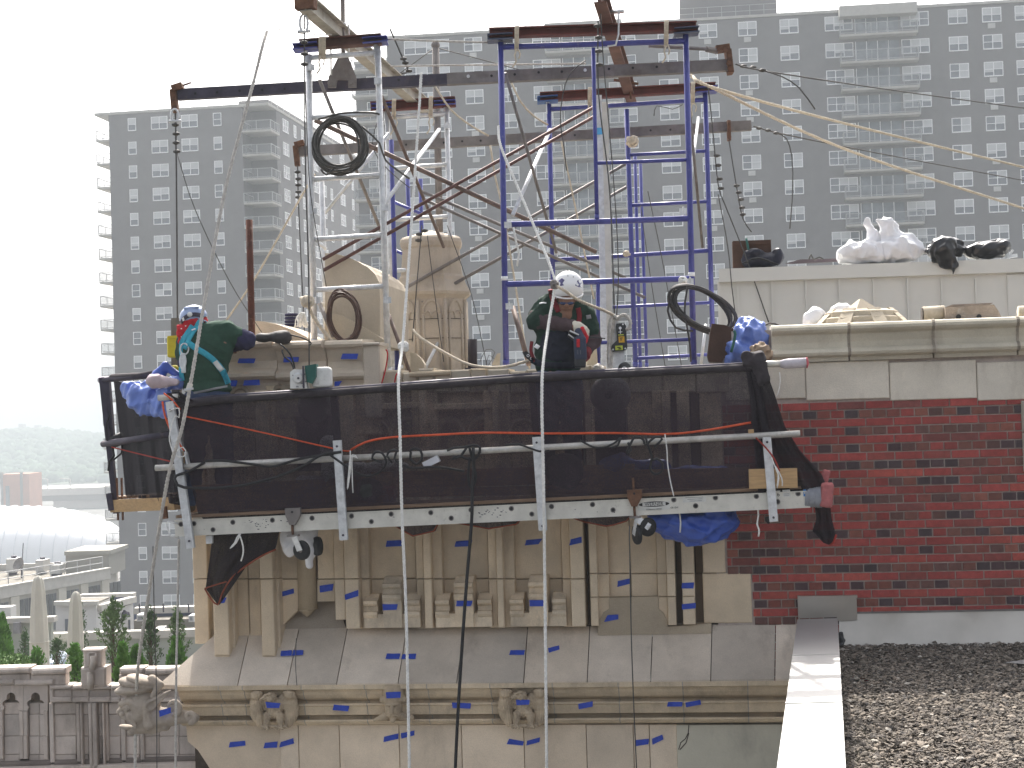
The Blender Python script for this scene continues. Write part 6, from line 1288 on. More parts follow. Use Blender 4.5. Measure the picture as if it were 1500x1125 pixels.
m = MB().disc(F(1404, 464, -.25), FA.n, .020, .006, 14); m.disc(F(1434, 464, -.25), FA.n, .020, .006, 14); m.build('bore_hole', BLACK, t)
t = thing('stone_drum', 'short tan stone drum lying on its side left of the broken block', 'stone piece', F(1367, 472, -.3)); MB().tube([F(1352, 463, -.38), F(1384, 461, -.38)], .075, 18).build('drum', SP, t, True); MB().tube([F(1350, 463, -.38), F(1352, 463, -.38)], .07, 18).build('end_face', DARKM, t)
t = thing('stone_drum', 'rounded stone drum at the right edge on the coping', 'stone piece', F(1500, 470, -.3)); MB().tube([F(1492, 462, -.38), F(1530, 460, -.38)], .075, 18).build('drum', SP, t, True)
sculpt_ = sculpt('plastic_bag', WHITEP, [('E', F(1194, 466, -.5), (.09, .08, .085), None, .03), ('E', F(1186, 470, -.5), (.06, .07, .06), None, .03)], .008, None, wrinkle(.012, 25, 12)); tag(sculpt_, 'small pale plastic bag behind the coping left of the rosette', 'bag', 'pale plastic behind the coping')
sculpt_ = sculpt('plastic_bag', WHITEP, [('E', F(1232, 455, -1.0), (.10, .08, .06), None, .03)], .009, None, wrinkle(.01, 25, 14)); tag(sculpt_, 'small pale plastic bag peeping out behind the rosette', 'bag', 'pale plastic behind the coping')
# winch plate
t = thing('winch', 'black cable winch plate with yellow stickers, rope draped over it, right of the worker', 'winch', P(905, 545, 12.65))
m = MB().prism([P(x, y, 12.6) for x, y in ((903, 474), (914, 473), (917, 477), (919, 510), (917, 513), (898, 515), (895, 511), (896, 506), (904, 498), (902, 478))], (0, .05, 0)); m.build('cover', BPLAS, t)
m = MB().prism([P(x, y, 12.66) for x, y in ((896, 470), (905, 468), (915, 505), (915, 545), (898, 545), (897, 500))], (0, .08, 0)); m.build('body', GALV, t)
SY, SO = M('lime_sticker', (.55, .62, .06), .5, var=.05, bump=0), M('amber_sticker', (.75, .42, .03), .5, var=.05, bump=0)
MB().prism([P(x, y, 12.598) for x, y in ((906, 493), (914.5, 492.5), (915, 501.5), (906.5, 502))], (0, .002, 0)).build('sticker', SO, t); MB().prism([P(x, y, 12.598) for x, y in ((901, 506.5), (912, 506), (912.5, 512.5), (901.5, 513))], (0, .002, 0)).build('sticker', SY, t); MB().prism([P(x, y, 12.598) for x, y in ((905.5, 490), (913.5, 489.5), (913.6, 491), (905.6, 491.5))], (0, .002, 0)).build('sticker', SY, t)
m = MB(); c = P(908.5, 480.5, 12.598); m.disc(c, (0, -1, 0), .011, .002, 12); m.bar(c, P(908.8, 489, 12.597), .006, .002, (0, 1, 0)); m.bar(P(906, 486.5, 12.597), P(911.5, 486, 12.597), .005, .002, (0, 1, 0)); m.build('pictogram', WHITEP, t)
m = MB()
for a, b, c_, d_ in ((908, 495.5, 912, 495), (908.5, 498, 911, 497.8), (904, 509, 909, 508.7), (906, 511, 910, 510.7)): m.bar(P(a, b, 12.5965), P(c_, d_, 12.5965), .007, .002, (0, 1, 0))
m.build('sticker_print', BLACK, t)
m = MB()
for x, y in ((912.5, 475), (898, 512), (916, 510.5)): m.disc(P(x, y, 12.598), (0, -1, 0), .007, .006, 10)
m.build('screw', GALV, t)
m = MB().disc(P(914.5, 540, 12.5), (0, -1, 0), .048, .05, 24); m.build('wheel', BPLAS, t, True); MB().disc(P(914.5, 540, 12.449), (0, -1, 0), .016, .006, 14).build('hub', GALV, t)
m = MB(); m.rope(pxs([(906, 468), (897, 462), (893, 475), (892, 500), (891, 520), (892, 540)], 12.6), .015, .08); m.rope(pxs([(900, 466), (898, 480), (896, 500), (895, 540)], 12.62), .014, .08); m.rope(pxs([(903, 467), (914, 461), (923, 470), (922, 480), (917, 483)], 12.6), .015, .08); m.build('draped_rope', GROPE, t, True)
# green hoist on the platform
t = thing('hoist', 'chipped white and green electric hoist on the platform in front of the frieze', 'hoist', P(456, 568, 12.5))
m = MB().prism([P(x, y, 12.45) for x, y in ((425, 545), (430, 541), (446, 541), (450, 569), (425, 569))], (0, .16, 0)); m.build('gearbox', WPNT, t)
sculpt('motor', WPNT, [('B', P(472, 553, 12.55), (.075, .07, .08), None, .03, .01)], .008, t); m = MB().prism([P(x, y, 12.43) for x, y in ((446, 536), (463, 533), (463, 552), (457, 562), (450, 560))], (0, .14, 0)); m.build('housing', GREEN, t)
m = MB().disc(P(437, 554, 12.45), (0, -1, 0), .042, .012, 24); m.build('drum', GALV, t, True); MB().disc(P(437, 554, 12.437), (0, -1, 0), .03, .006, 20).build('drum_face', WPNT, t); MB().disc(P(437, 554, 12.43), (0, -1, 0), .009, .008, 10).build('hub', DSTEEL, t)
MB().tube(smooth(pxs([(430, 541), (426, 530), (416, 522), (413, 512)], 12.5), .03), .006, 6).build('lead', BLACK, t, True); MB().bar(P(444, 536, 12.42), P(445, 569, 12.42), .02, .012, (1, 0, 0)).build('guide', DSTEEL, t)
m = MB(); rg = random.Random(5)
for k in range(9):
    x, y = rg.uniform(428, 448), rg.uniform(545, 567); m.bar(P(x, y, 12.447), P(x + rg.uniform(2, 5), y + rg.uniform(-1, 1), 12.447), .010, .003, (0, 1, 0))
m.build('wear_marks', GREY, t)
t = thing('red_cable', 'thin red cable dropping over the wall beside the silver tower', 'cable', P(564, 560, 13)); MB().tube(smooth(pxs([(565, 512), (568, 518), (565, 540), (559, 562)], 13.1), .03), .006, 6).build('lead', REDC, t, True)
t = thing('red_cable', 'short thin red cable on the wall beside the left white rope', 'cable', P(580, 560, 13)); MB().tube(smooth(pxs([(584, 545), (580, 550), (578, 562)], 13.0), .03), .006, 6).build('lead', REDC, t, True)
t = thing('hand_tool', 'black perforated steel bar tool leaning on the wall left of the worker', 'tool', P(780, 535, 12.9)); m = MB().prism([P(x, y, 12.85) for x, y in ((765, 516), (771, 514), (793, 532), (800, 541), (792, 543), (768, 522))], (0, .02, 0)); m.build('bar', BPLAS, t)
m = MB()
for x, y in ((773.5, 521), (778.5, 525), (783, 528.5), (790, 535)): c = P(x, y, 12.845); m.tube([c + Vector((math.cos(a) * .009, 0, math.sin(a) * .009)) for a in [2 * math.pi * k / 12 for k in range(12)]], .003, 5, closed=True)
m.build('eyelet', WHITEP, t)
slab('loose_slab', 'bright sunlit slab edge leaning behind the wall left of the worker', 'stone piece', [(720, 535), (728, 518), (733, 517), (732, 535)], 13.4, .05, SP)
slab('loose_slab', 'tan stone slab leaning behind the worker on his right', 'stone piece', [(860, 528), (874, 508), (876, 540), (858, 545)], 13.2, .4, SP)
slab('loose_slab', 'low tan curved stone behind the slim blue frame', 'stone piece', [(601, 545), (601, 516), (608, 517), (616, 524), (621, 533), (621, 545)], 14.0, .4, SP)
wire('tangle of thin wire standing beside the dark pipe stub', [(703, 530), (712, 512), (725, 516), (712, 540), (716, 520), (728, 530)], 13.6, .003)
# ================================================================== the hanging platform
from mathutils.bvhtree import BVHTree
pf = thing('suspended_platform', 'hanging work platform made of an aluminium ladder plank with galvanised posts and rails', 'platform', F(720, 752, .85))
la, lb_ = F(257, 774, .86), F(1186, 731, .86); ld = (lb_ - la).normalized(); lup = FA.n.cross(ld) * -1
if lup.z < 0: lup = -lup
def lad(px, py, off=0.0):
    "a point on the ladder's front face"
    return F(px, py, .86 + .016 + off)
m = MB(); m.bar(la, lb_, .03, .123, lup); st = m.build('ladder_stile', ALU, pf)
m = MB(); m.bar(la - FA.n * .44, lb_ - FA.n * .44, .03, .12, lup); m.build('ladder_stile', ALU, pf)
m = MB()
for k in (-1, 1): m.bar(la + lup * .058 * k + FA.n * .018, lb_ + lup * .058 * k + FA.n * .018, .006, .007, lup)
m.build('stile_flange', ALU, st)
hol = [(265, 768), (284, 767), (312, 776), (341, 765), (399, 762), (457, 759), (515, 756), (544, 764), (573, 753), (631, 751), (661, 759), (690, 747), (749, 745), (779, 753), (808, 742), (868, 739), (898, 747), (987, 732), (1019, 741), (1048, 729), (1108, 727), (1139, 735), (1169, 723)]
for x, y in hol:
    c = lad(x, y); o = MB().tube([c + (ld * math.cos(a) + lup * math.sin(a)) * .0165 + FA.n * .001 for a in [2 * math.pi * k / 16 for k in range(16)]], .0035, 6, closed=True).build('rung_end', GSTEEL, pf, True); MB().disc(c + FA.n * .0005, FA.n, .0135, .0015, 14).build('hole', BLACK, o)
m = MB()
for k in range(17): p = la.lerp(lb_, (k + .35) / 17); m.tube([p, p - FA.n * .44], .016, 8)
m.build('rungs', ALU, pf)['kind'] = 'stuff'
m = MB(); o_ = lup * .075; m.box([la + o_ - FA.n * .02, lb_ + o_ - FA.n * .02, lb_ + o_ * 1.3 - FA.n * .02, la + o_ * 1.3 - FA.n * .02] + [p - FA.n * .62 for p in (la + o_, lb_ + o_, lb_ + o_ * 1.3, la + o_ * 1.3)]); m.build('deck_board', DWOOD, pf)
# worn stickers and lettering on the stile
Tl = lambda p: Matrix(((ld.x, lup.x, FA.n.x, p.x), (ld.y, lup.y, FA.n.y, p.y), (ld.z, lup.z, FA.n.z, p.z), (0, 0, 0, 1)))
def lettering(s_, px, py, size, mat, parent, off=.0035, name='lettering'):
    me = text_mesh(s_, size); me.transform(Tl(lad(px, py, off) - wl(parent))); return link(name, me, mat, parent)
INK = M('printing_ink', (.03, .03, .03), .6, var=.2, bump=0); STK = M('worn_sticker', (.60, .60, .57), .5, var=.1, scale=20, bump=0)
def lquad(x, y, w, h, off, mat, name, parent=pf):
    c = lad(x, y, off); a, b = ld * w / 2, lup * h / 2; return MB().add([c - a - b, c + a - b, c + a + b, c - a + b], [(0, 1, 2, 3)]).build(name, mat, parent, fixn=False)
def lell(x, y, w, h, off, mat, name, parent=pf):
    c = lad(x, y, off); return MB().add([c + ld * w / 2 * math.cos(a) + lup * h / 2 * math.sin(a) for a in [2 * math.pi * k / 28 for k in range(28)]], [tuple(range(28))]).build(name, mat, parent, fixn=False)
s1 = lquad(958, 741, .235, .060, .001, STK, 'maker_label'); lell(958, 738.5, .225, .040, .0015, INK, 'oval', s1); lquad(958, 738.5, .17, .026, .002, STK, 'oval_band', s1); lettering('WERNER', 958, 738.6, .034, INK, s1); lettering('EXTENSION LADDER', 958, 746, .012, INK, s1)
s2 = lquad(1017, 731, .17, .045, .001, STK, 'faded_label')
for k in range(3): lquad(1017 + k, 728.5 + k * 2.6, .13 - .02 * k, .004, .0015, GREY, 'print_line', s2)
s3 = lquad(1133, 724.5, .10, .055, .001, STK, 'size_label'); lquad(1133, 724.5, .094, .049, .0014, ALU, 'label_inset', s3); lettering('16', 1138, 724.5, .042, INK, s3)
s4 = lquad(1152, 722.5, .055, .050, .001, STK, 'faded_label')
for k in range(4): lquad(1152, 719 + k * 2.3, .04, .003, .0015, GREY, 'print_line', s4)
s5 = lquad(1180, 722, .032, .05, .001, M('blue_sticker', (.05, .2, .5), .5, bump=0), 'blue_label'); lquad(1180, 722, .02, .012, .0015, STK, 'print_line', s5)
lettering('CB  GW', 988, 738.5 + 5, .016, INK, pf)
m = MB(); rg = random.Random(11)
for k in range(48):
    x = rg.choice([rg.uniform(365, 400), rg.uniform(700, 745), rg.uniform(700, 745), rg.uniform(290, 900)]); yb = 774 - (x - 257) * .0463; c = lad(x, yb + rg.uniform(-8, 7), .0008); w_, h_ = rg.uniform(.002, .010), rg.uniform(.002, .005); m.add([c - ld * w_ - lup * h_ * .4, c + ld * w_ * .7 - lup * h_, c + ld * w_ + lup * h_ * .6, c - ld * w_ * .6 + lup * h_], [(0, 1, 2, 3)])
m.build('scuff_marks', DSTEEL, pf, fixn=False)
m = MB(); m.tube([lad(261, 767), lad(246, 764), lad(243, 767), lad(249, 785), lad(262, 787)], .006, 8); m.build('end_handle', GALV, pf, True)
# wrapped right end
m = MB()
for k in range(16):
    f_ = k / 15; p = F(1180 + 22 * f_, 729.5 - 1.2 * f_, .845); rr_ = .062 + .012 * f_ + rg.uniform(-.002, .002); m.tube([p + lup * rr_ * math.cos(a) * (1 if abs(math.cos(a)) < .9 else .97) + FA.n * .05 * math.sin(a) + ld * .004 * math.sin(a * 2 + k) for a in [2 * math.pi * i / 20 for i in range(20)]], .007, 5, closed=True)
m.build('tape_wrap', M('grey_tape', (.27, .28, .31), .5, var=.2, scale=20), pf, True)
PINK = M('pink_foam', (.40, .13, .13), .9, var=.2, scale=25, bump=.4); T0 = Matrix(((FA.t.x, FA.n.x, 0, 0), (FA.t.y, FA.n.y, 0, 0), (0, 0, 1, 0), (0, 0, 0, 1)))
def W_(p): return tuple(T0.inverted() @ Vector(p))
sculpt('foam_pad', PINK, [('B', W_(F(1211, 725, .85)), (.045, .06, .09), (0, 6, 0), .02, .01)], .008, pf, wrinkle(.004, 50, 3), T=T0)
sculpt('foam_pad', PINK, [('B', W_(F(1208, 700, .78)), (.03, .04, .06), (0, 18, 0), .02, .01)], .008, pf, wrinkle(.004, 50, 4), T=T0)
# posts: galvanised brackets outside the netting
def gpost(x0, y0, x1, y1, n=.91, w=.062):
    a, b = F(x0, y0, n), F(x1, y1, n); o = MB().ibeam(a, b, w, .035, .004, FA.n * -1, True).build('post', GALV, pf)
    for q_ in (.06, .95): c = a.lerp(b, q_) + FA.n * .02; MB().disc(c, FA.n, .009, .008, 8).build('bolt', DSTEEL, o)
    return o
gpost(249, 588, 280, 803); gpost(494, 645, 504, 791); gpost(786, 640, 795.5, 777); gpost(1123, 640, 1133.5, 764)
m = MB()
for x0, y0, x1, y1 in ((489, 572, 494, 645), (778, 548, 786, 640), (1108, 536, 1123, 640)): m = MB().bar(F(x0, y0, .70), F(x1, y1, .74), .05, .05, FA.n); m.build('upright', DSTEEL, pf)
MB().bar(F(150, 553, .12), F(171, 752, .12), .045, .045, FA.n).build('upright', DSTEEL, pf); MB().bar(F(157, 560, .12) , F(164, 650, .10), .05, .05, FA.n).build('upright', DSTEEL, pf)
RAILP = M('scuffed_pipe', (.52, .50, .47), .45, .4, var=.2, scale=14, stain=((.12, .10, .09), .3, 18, (1, 1, 1)))
for pts in (((228, 685.5), (473, 673)), ((473, 673), (1172, 635))): MB().pipe(F(*pts[0], .885), F(*pts[1], .885), .024).build('guard_rail', RAILP, pf, True)
MB().pipe(F(232, 583, .86), F(262, 581, .86), .024).build('guard_rail', RAILP, pf, True)
tr = [(252, 592), (310, 583), (490, 571), (780, 550), (1110, 534)]
for a, b in zip(tr[:-1], tr[1:]): MB().tube([F(*a, .79), F(*b, .79)], .022, 10).build('top_rail', DSTEEL, pf, True)
MB().pipe(F(1108, 534, .79), F(1150, 532.5, .79), .024).build('top_rail', ALU, pf, True)
m = MB().tube([F(1143, 533, .79), F(1150, 533, .79), F(1155, 532.5, .79), F(1181, 531, .79)], .03, 14, rad=[.026, .035, .037, .036]); m.build('foam_sleeve', M('lilac_white_foam', (.55, .51, .55), .8, var=.15, scale=14, bump=.3), pf, True); sculpt('tape_end', M('pink_tape', (.55, .12, .14), .8, var=.2), [('E', W_(F(1182, 531, .79)), (.012, .036, .042), None, .01)], .005, pf, wrinkle(.004, 60, 2), T=T0)
MB().pipe(F(146, 557, .10), F(240, 548, .42), .024).build('end_rail', DSTEEL, pf, True); MB().pipe(F(146, 557, .10), F(160, 556, .12), .027).build('rail_end', M('lilac_metal', (.35, .31, .36), .4, .5), pf, True)
MB().pipe(F(151, 650.5, .10), F(250, 636, .7), .027).build('end_rail', DSTEEL, pf, True); MB().tube([F(165, 648, .12), F(180, 641, .14)], .05, 10).build('pipe_clamp', BLACK, pf, True)
m = MB(); m.tube([F(165, 655, .16), F(167, 668, .18), F(160, 676, .18), F(159, 690, .18)], .010, 6); m.tube([F(180, 650, .16), F(178, 664, .18), F(166, 674, .18)], .008, 6); m.tube([F(162, 605, .16), F(156, 620, .18), F(157, 645, .18), F(166, 650, .18)], .006, 6); m.build('tie_wire', BLACK, pf, True)
# wooden beam of the end platform
ba, bb = F(168, 741, .10), F(262, 737, .62); MB().bar(ba, bb, .09, .10, lup).build('end_beam', WOOD, pf)
m = MB()
for k in range(14): p = ba.lerp(bb, k / 13) + lup * .065; m.bar(p, p + Vector((.03, .30, .0)), .03, .02)
m.build('grating', DWOOD, pf); MB().bar(F(163, 722, .11), F(167, 747, .11), .05, .12, FA.n).build('beam_bracket', DSTEEL, pf)
for x in (171, 178): MB().bar(F(x, 700, .13), F(x + 2, 762, .13), .012, .02, FA.n).build('hanger', RUSTY, pf)
MB().bar(F(240, 742, .64), F(242, 760, .64), .04, .04, FA.n).build('beam_bracket', RUSTY, pf)
# toe boards
TB = M('toe_board_wood', (.44, .25, .15), .8, var=.2, scale=4, bump=.15, stretch=(1, 6, 14), stain=((.08, .045, .03), .3, 8, (1, 1, 2)))
def board(x0, y0, x1, y1, hpx, n, mat, th=.03):
    a, b = F(x0, y0, n), F(x1, y1, n); h = hpx * 12.3 / FPX; return MB().bar(a, b, th, h, lup).build('toe_board', mat, pf)
board(272, 731, 575, 716, 40, .73, TB); board(545, 704.5, 930, 687 + 5, 26, .70, TB); board(545, 723, 930, 715, 13, .71, TB); board(860, 703, 1098, 699, 28, .69, TB); board(1097, 701.5, 1168, 700, 28, .885, WOOD)
MB().bar(F(262, 662, .86), F(264, 680, .86), .06, .055, FA.n).build('wood_block', WOOD, pf); MB().bar(F(1100, 629, .87), F(1101, 642, .87), .04, .05, FA.n).build('wood_block', WOOD, pf); MB().bar(F(272, 662, .88), F(276, 680, .88), .012, .06, FA.n).build('clamp_plate', GALV, pf)
m = MB(); m.fpoly([(1121, 757), (1130, 756), (1130, 763), (1126, 768), (1121, 764)], .80, .84); m.build('lug', BLACK, pf); m = MB(); m.fpoly([(301, 785), (311, 784), (311, 796), (302, 797)], .80, .83); m.build('lug', GALV, pf)
# castors
def castor(bx, by, bmat, wheels, cols):
    o = MB(); o.fpoly([(bx - 11, by - 13), (bx + 11, by - 14), (bx + 11, by - 2), (bx + 4, by + 11), (bx - 4, by + 11), (bx - 10, by - 2)], .872, .92); c = o.build('castor', bmat, pf); MB().disc(F(bx, by - 8, .921), FA.n, .009, .004, 10).build('hole', BLACK, c)
    MB().tube([F(bx, by + 10, .89), F(bx + 1, by + 26, .88)], .010, 8).build('stem', RUSTY, c, True); MB().bar(F(bx - 7, by + 27, .88), F(bx + 10, by + 26, .88), .05, .014).build('swivel_plate', GSTEEL, c)
    for wx, wy, r_, ax, th in wheels:
        ax = Vector(ax).normalized(); p = F(wx, wy, .86); t0 = MB().lathe(p - ax * th / 2, [(r_ * .55, 0), (r_ * .9, 0), (r_, th * .25), (r_, th * .75), (r_ * .9, th), (r_ * .55, th)], 24, ax); w_ = t0.build('wheel', BLACK, c, True); MB().lathe(p - ax * th * .45, [(.01, -.004), (r_ * .2, -.004), (r_ * .25, .004), (r_ * .56, .006), (r_ * .56, th * .85), (.01, th * .9)], 20, ax).build('hub', GSTEEL, w_, True)
        MB().bar(F(bx + 3, by + 28, .90), p - ax * (th * .75) , .05, .006, ax).build('fork', GALV, c)
castor(428, 758, GSTEEL, [(442, 806, .075, (.55, 1, .1), .035)], 0); castor(929, 731, RUSTY, [(933, 783, .075, (1, .28, .05), .035), (949, 772, .07, (-.5, 1, .1), .032)], 0); MB().tube([F(927, 700, .9), F(929, 724, .9)], .010, 6).build('bracket_pin', RUSTY, pf, True)
MB().lathe(F(465, 800, .66), [(.02, -.02), (.07, -.02), (.075, 0), (.07, .02), (.02, .02)], 20, (.9, .5, 0)).build('castor_wheel', BLACK, pf, True)
# ================================================================== netting
def drape(Lp, Rp, nu, nv, nfun):
    "a cloth between two pixel edges; nfun(u, v) gives its distance from the wall"
    def along(pts, t):
        d_ = [0]
        for a, b in zip(pts, pts[1:]): d_.append(d_[-1] + math.hypot(b[0] - a[0], b[1] - a[1]))
        s_ = t * d_[-1]
        for i in range(len(pts) - 1):
            if s_ <= d_[i + 1] + 1e-9: q_ = (s_ - d_[i]) / max(1e-9, d_[i + 1] - d_[i]); return (pts[i][0] + (pts[i + 1][0] - pts[i][0]) * q_, pts[i][1] + (pts[i + 1][1] - pts[i][1]) * q_)
    g = []
    for j in range(nv + 1):
        v = j / nv; a, b = along(Lp, v), along(Rp, v); g.append([F(a[0] + (b[0] - a[0]) * i / nu, a[1] + (b[1] - a[1]) * i / nu, nfun(i / nu, v)) for i in range(nu + 1)])
    return g
def fold(k, amp, ph=0): return lambda u: amp * (math.sin(u * k + ph) + .5 * math.sin(u * k * 2.3 + ph * 2) + .3 * math.sin(u * k * 4.1))
HEM = M('netting_hem', (.035, .028, .033), .85, var=.3, scale=20, bump=.3); ORC = M('orange_cord', (.62, .09, .03), .8, var=.2, scale=30, bump=.2)
f1 = fold(40, .010); top = lambda x: np.interp(x, [252, 310, 490, 780, 1110], [590, 582, 570, 549.5, 533]); botm = lambda x: np.interp(x, [252, 270, 530, 545, 575, 610, 620, 640, 690, 735, 745, 800, 830, 870, 900, 912, 1110], [752, 771, 758, 768, 786, 778, 757, 766, 775, 768, 751, 752, 764, 772, 763, 746, 736])
net = thing('debris_netting', 'black mesh debris netting stretched along the front of the hanging platform', 'netting', F(700, 770, .8))
g = []
for j in range(25):
    v = j / 24; row = []
    for i in range(111):
        x = 252 + (1108 - 252) * i / 110; y = top(x) + (botm(x) - top(x)) * v; xx = x + 24 * v * (1 - (x - 252) / 856) + 14 * v; bulge = .02 * math.sin(v * 3.14) * (1 + math.sin(x * .021)); row.append(F(min(xx, 1122), y, .805 + f1(i / 110) * (.4 + v) * .8 - bulge - .03 * max(0, v - .9) * 10 * (.5 if y < 760 else 1)))
    g.append(row)
MB().sheet(g).build('mesh_sheet', NET, net, True, fixn=False)
m = MB(); m.tube([F(x, top(x) + 5, .822) for x in np.linspace(254, 1108, 30)], .028, 8); m.build('top_hem', HEM, net, True)
m = MB(); m.tube([F(min(1122, x + 24 * (1 - (x - 252) / 856) + 14), botm(x) - .5, .79) for x in np.linspace(275, 1095, 80)], .006, 5); m.build('bottom_cord', M('dull_orange_cord', (.25, .06, .03), .85, var=.3), net, True)
m = MB(); m.tube(smooth([F(x, y, .835) for x, y in ((272, 610), (330, 622), (400, 637), (470, 653), (508, 661), (514, 659))], .06), .006, 6); m.tube(smooth([F(x, y, .835) for x, y in ((514, 659), (535, 648), (570, 641), (640, 637), (710, 634), (800, 635), (900, 634.5), (975, 636), (1030, 631), (1100, 619))], .06), .009, 6); m.build('hem_cord', ORC, net, True)
m = MB(); g = drape([(166, 556), (176, 640), (184, 726)], [(256, 588), (262, 660), (275, 742)], 30, 20, lambda u, v: .14 + .68 * u + fold(26, .022, 1)(u) * (.4 + v)); endn = thing('debris_netting', 'black mesh netting closing the left end of the hanging platform', 'netting', F(215, 735, .4)); m.sheet(g).build('mesh_sheet', NETL, endn, True, fixn=False)
m = MB(); m.tube([F(164, 553, .15), F(205, 551, .3), F(236, 546, .5)], .03, 8); m.build('top_hem', HEM, endn, True); m = MB(); m.tube(smooth([F(x, y, n) for x, y, n in ((164, 655, .2), (200, 664, .45), (250, 676, .8))], .06), .006, 6); m.build('hem_cord', M('dark_red_cord', (.3, .03, .02), .8), endn, True)
m = MB(); m.tube(smooth([F(x, y, .91) for x, y in ((238, 588), (242, 610), (255, 640), (270, 660))], .05), .008, 6); m.build('corner_cord', ORC, endn, True); m = MB(); m.sheet(drape([(240, 577), (262, 590)], [(262, 573), (285, 588)], 8, 6, lambda u, v: .86 + .03 * math.sin(u * 7))); m.build('corner_flap', NETL, endn, True, fixn=False); m = MB(); m.tube(smooth([F(x, y, .92) for x, y in ((240, 576), (252, 586), (264, 600))], .03), .007, 6); m.build('flap_cord', ORC, endn, True)
rt = thing('debris_netting', 'black mesh netting gathered and hanging in folds at the right end of the platform', 'netting', F(1180, 790, .8))
m = MB(); m.sheet(drape([(1091, 533), (1098, 580), (1103, 640), (1108, 690), (1112, 738)], [(1118, 531), (1134, 575), (1150, 625), (1172, 660), (1203, 694), (1216, 722), (1212, 738)], 26, 30, lambda u, v: .84 + fold(20, .028, .5)(u) * (.3 + v * .8))); m.build('mesh_sheet', NETL, rt, True, fixn=False)
m = MB(); m.sheet(drape([(1192, 735), (1196, 760), (1190, 778), (1206, 795)], [(1216, 735), (1218, 758), (1225, 785), (1216, 799)], 12, 14, lambda u, v: .82 + fold(16, .02, 1)(u))); m.build('hanging_tail', NETL, rt, True, fixn=False)
m = MB(); m.tube(smooth([F(x, y, .94) for x, y in ((1107, 641), (1122, 656), (1134, 672), (1142, 690))], .03), .006, 6); m.build('hem_cord', MATS['dark_red_cord'], rt, True); m = MB(); m.tube([F(1225, 783, .83), F(1221, 795, .83), F(1215, 799, .83)], .008, 6); m.build('tail_cord', MATS['dark_red_cord'], rt, True)
sculpt('gathered_top', HEM, [('B', W_(F(1103, 526, .8)), (.08, .05, .05), None, .015, .02), ('C', W_(F(1110, 530, .82)), W_(F(1118, 555, .83)), .06, .05, .03)], .008, rt, wrinkle(.008, 35, 5), T=T0)
m = MB(); m.tube(smooth([F(1142, 545, .82), F(1143, 560, .82), F(1140, 575, .82), F(1137, 581, .82)], .03), .004, 5); m.build('string', WROPE, rt, True)
lf = thing('debris_netting', 'black mesh netting flap hanging in a point below the left end of the ladder', 'netting', F(350, 885, .75))
m = MB(); m.sheet(drape([(311, 784), (307, 820), (301, 862), (319, 886)], [(410, 776), (404, 804), (362, 828), (322, 886)], 22, 20, lambda u, v: .74 + fold(15, .025, 2)(u) * (1 - v * .5))); m.build('mesh_sheet', NETL, lf, True, fixn=False)
m = MB(); m.tube(smooth([F(x, y, .755) for x, y in ((404, 805), (386, 813), (362, 828), (340, 846), (326, 868), (319, 886), (308, 876), (300, 862))], .03), .007, 6); m.tube(smooth([F(x, y, .76) for x, y in ((300, 862), (318, 856), (332, 852))], .03), .006, 6); m.build('hem_cord', M('dull_orange_cord', (.25, .06, .03)), lf, True)
# things seen on and through the platform
def sc(name, label, cat, mat, prims, h, noise=None, group=None): o = sculpt(name, mat, prims, h, None, noise, T=T0); return tag(o, label, cat, group)
w_ = lambda x, y, n: W_(F(x, y, n))
sc('blue_tarp', 'pale blue tarp slung over the left end of the platform', 'tarp', BTARPL, [('E', w_(212, 585, .60), (.15, .06, .12), (0, 14, 0), .03), ('C', w_(188, 572, .5), w_(235, 606, .7), .06, .04, .04), ('C', w_(195, 566, .5), w_(262, 560, .7), .03, .05, .04), ('E', w_(240, 590, .72), (.11, .05, .12), None, .03)], .0085, wrinkle(.026, 24, 17))
sc('cloth_sack', 'pinkish cloth sack lying on the pale blue tarp', 'sack', M('pink_cloth', (.52, .42, .44), .9, var=.1, scale=10, bump=.2), [('C', w_(225, 559, .78), w_(258, 560, .76), .055, .03, .03), ('E', w_(228, 557, .78), (.07, .06, .05), None, .02)], .008, wrinkle(.008, 30, 6))
sc('tarp_fold', 'dark blue tarp folded in a point beside the left worker', 'tarp', BTARP, [('C', w_(234, 550, .5), w_(243, 534, .5), .06, .03, .03), ('C', w_(243, 536, .5), w_(264, 552, .5), .03, .03, .03)], .008, wrinkle(.007, 25, 7))
sc('yellow_cap', 'small yellow rounded tool end behind the dark blue tarp', 'tool', YEL, [('E', w_(256, 541, .42), (.04, .04, .035), None, .01)], .006)
sc('blue_tarp', 'crumpled deep blue tarp bulging under the right part of the ladder', 'tarp', BTARP, [('E', w_(1014, 768, .62), (.30, .17, .15), (0, 2, 0), .05), ('E', w_(975, 760, .62), (.14, .13, .1), None, .05), ('E', w_(1045, 762, .62), (.18, .14, .13), None, .05)], .0105, wrinkle(.034, 20, 19))
sc('white_sack', 'torn pale plastic hanging behind the left castor', 'bag', WHITEP, [('E', w_(425, 790, .62), (.08, .06, .14), None, .04), ('E', w_(448, 783, .62), (.10, .06, .12), None, .04), ('C', w_(455, 805, .62), w_(453, 826, .62), .05, .03, .03)], .009, wrinkle(.014, 24, 23))
sc('grey_sack', 'grey plastic sack slumped behind the netting by the second post', 'sack', M('grey_plastic', (.55, .56, .60), .6, var=.1, scale=6), [('C', w_(482, 650, .66), w_(487, 700, .66), .075, .09, .03), ('E', w_(545, 688, .62), (.30, .06, .07), (0, -4, 0), .04)], .0105, wrinkle(.014, 20, 25), 'sacks behind the netting')
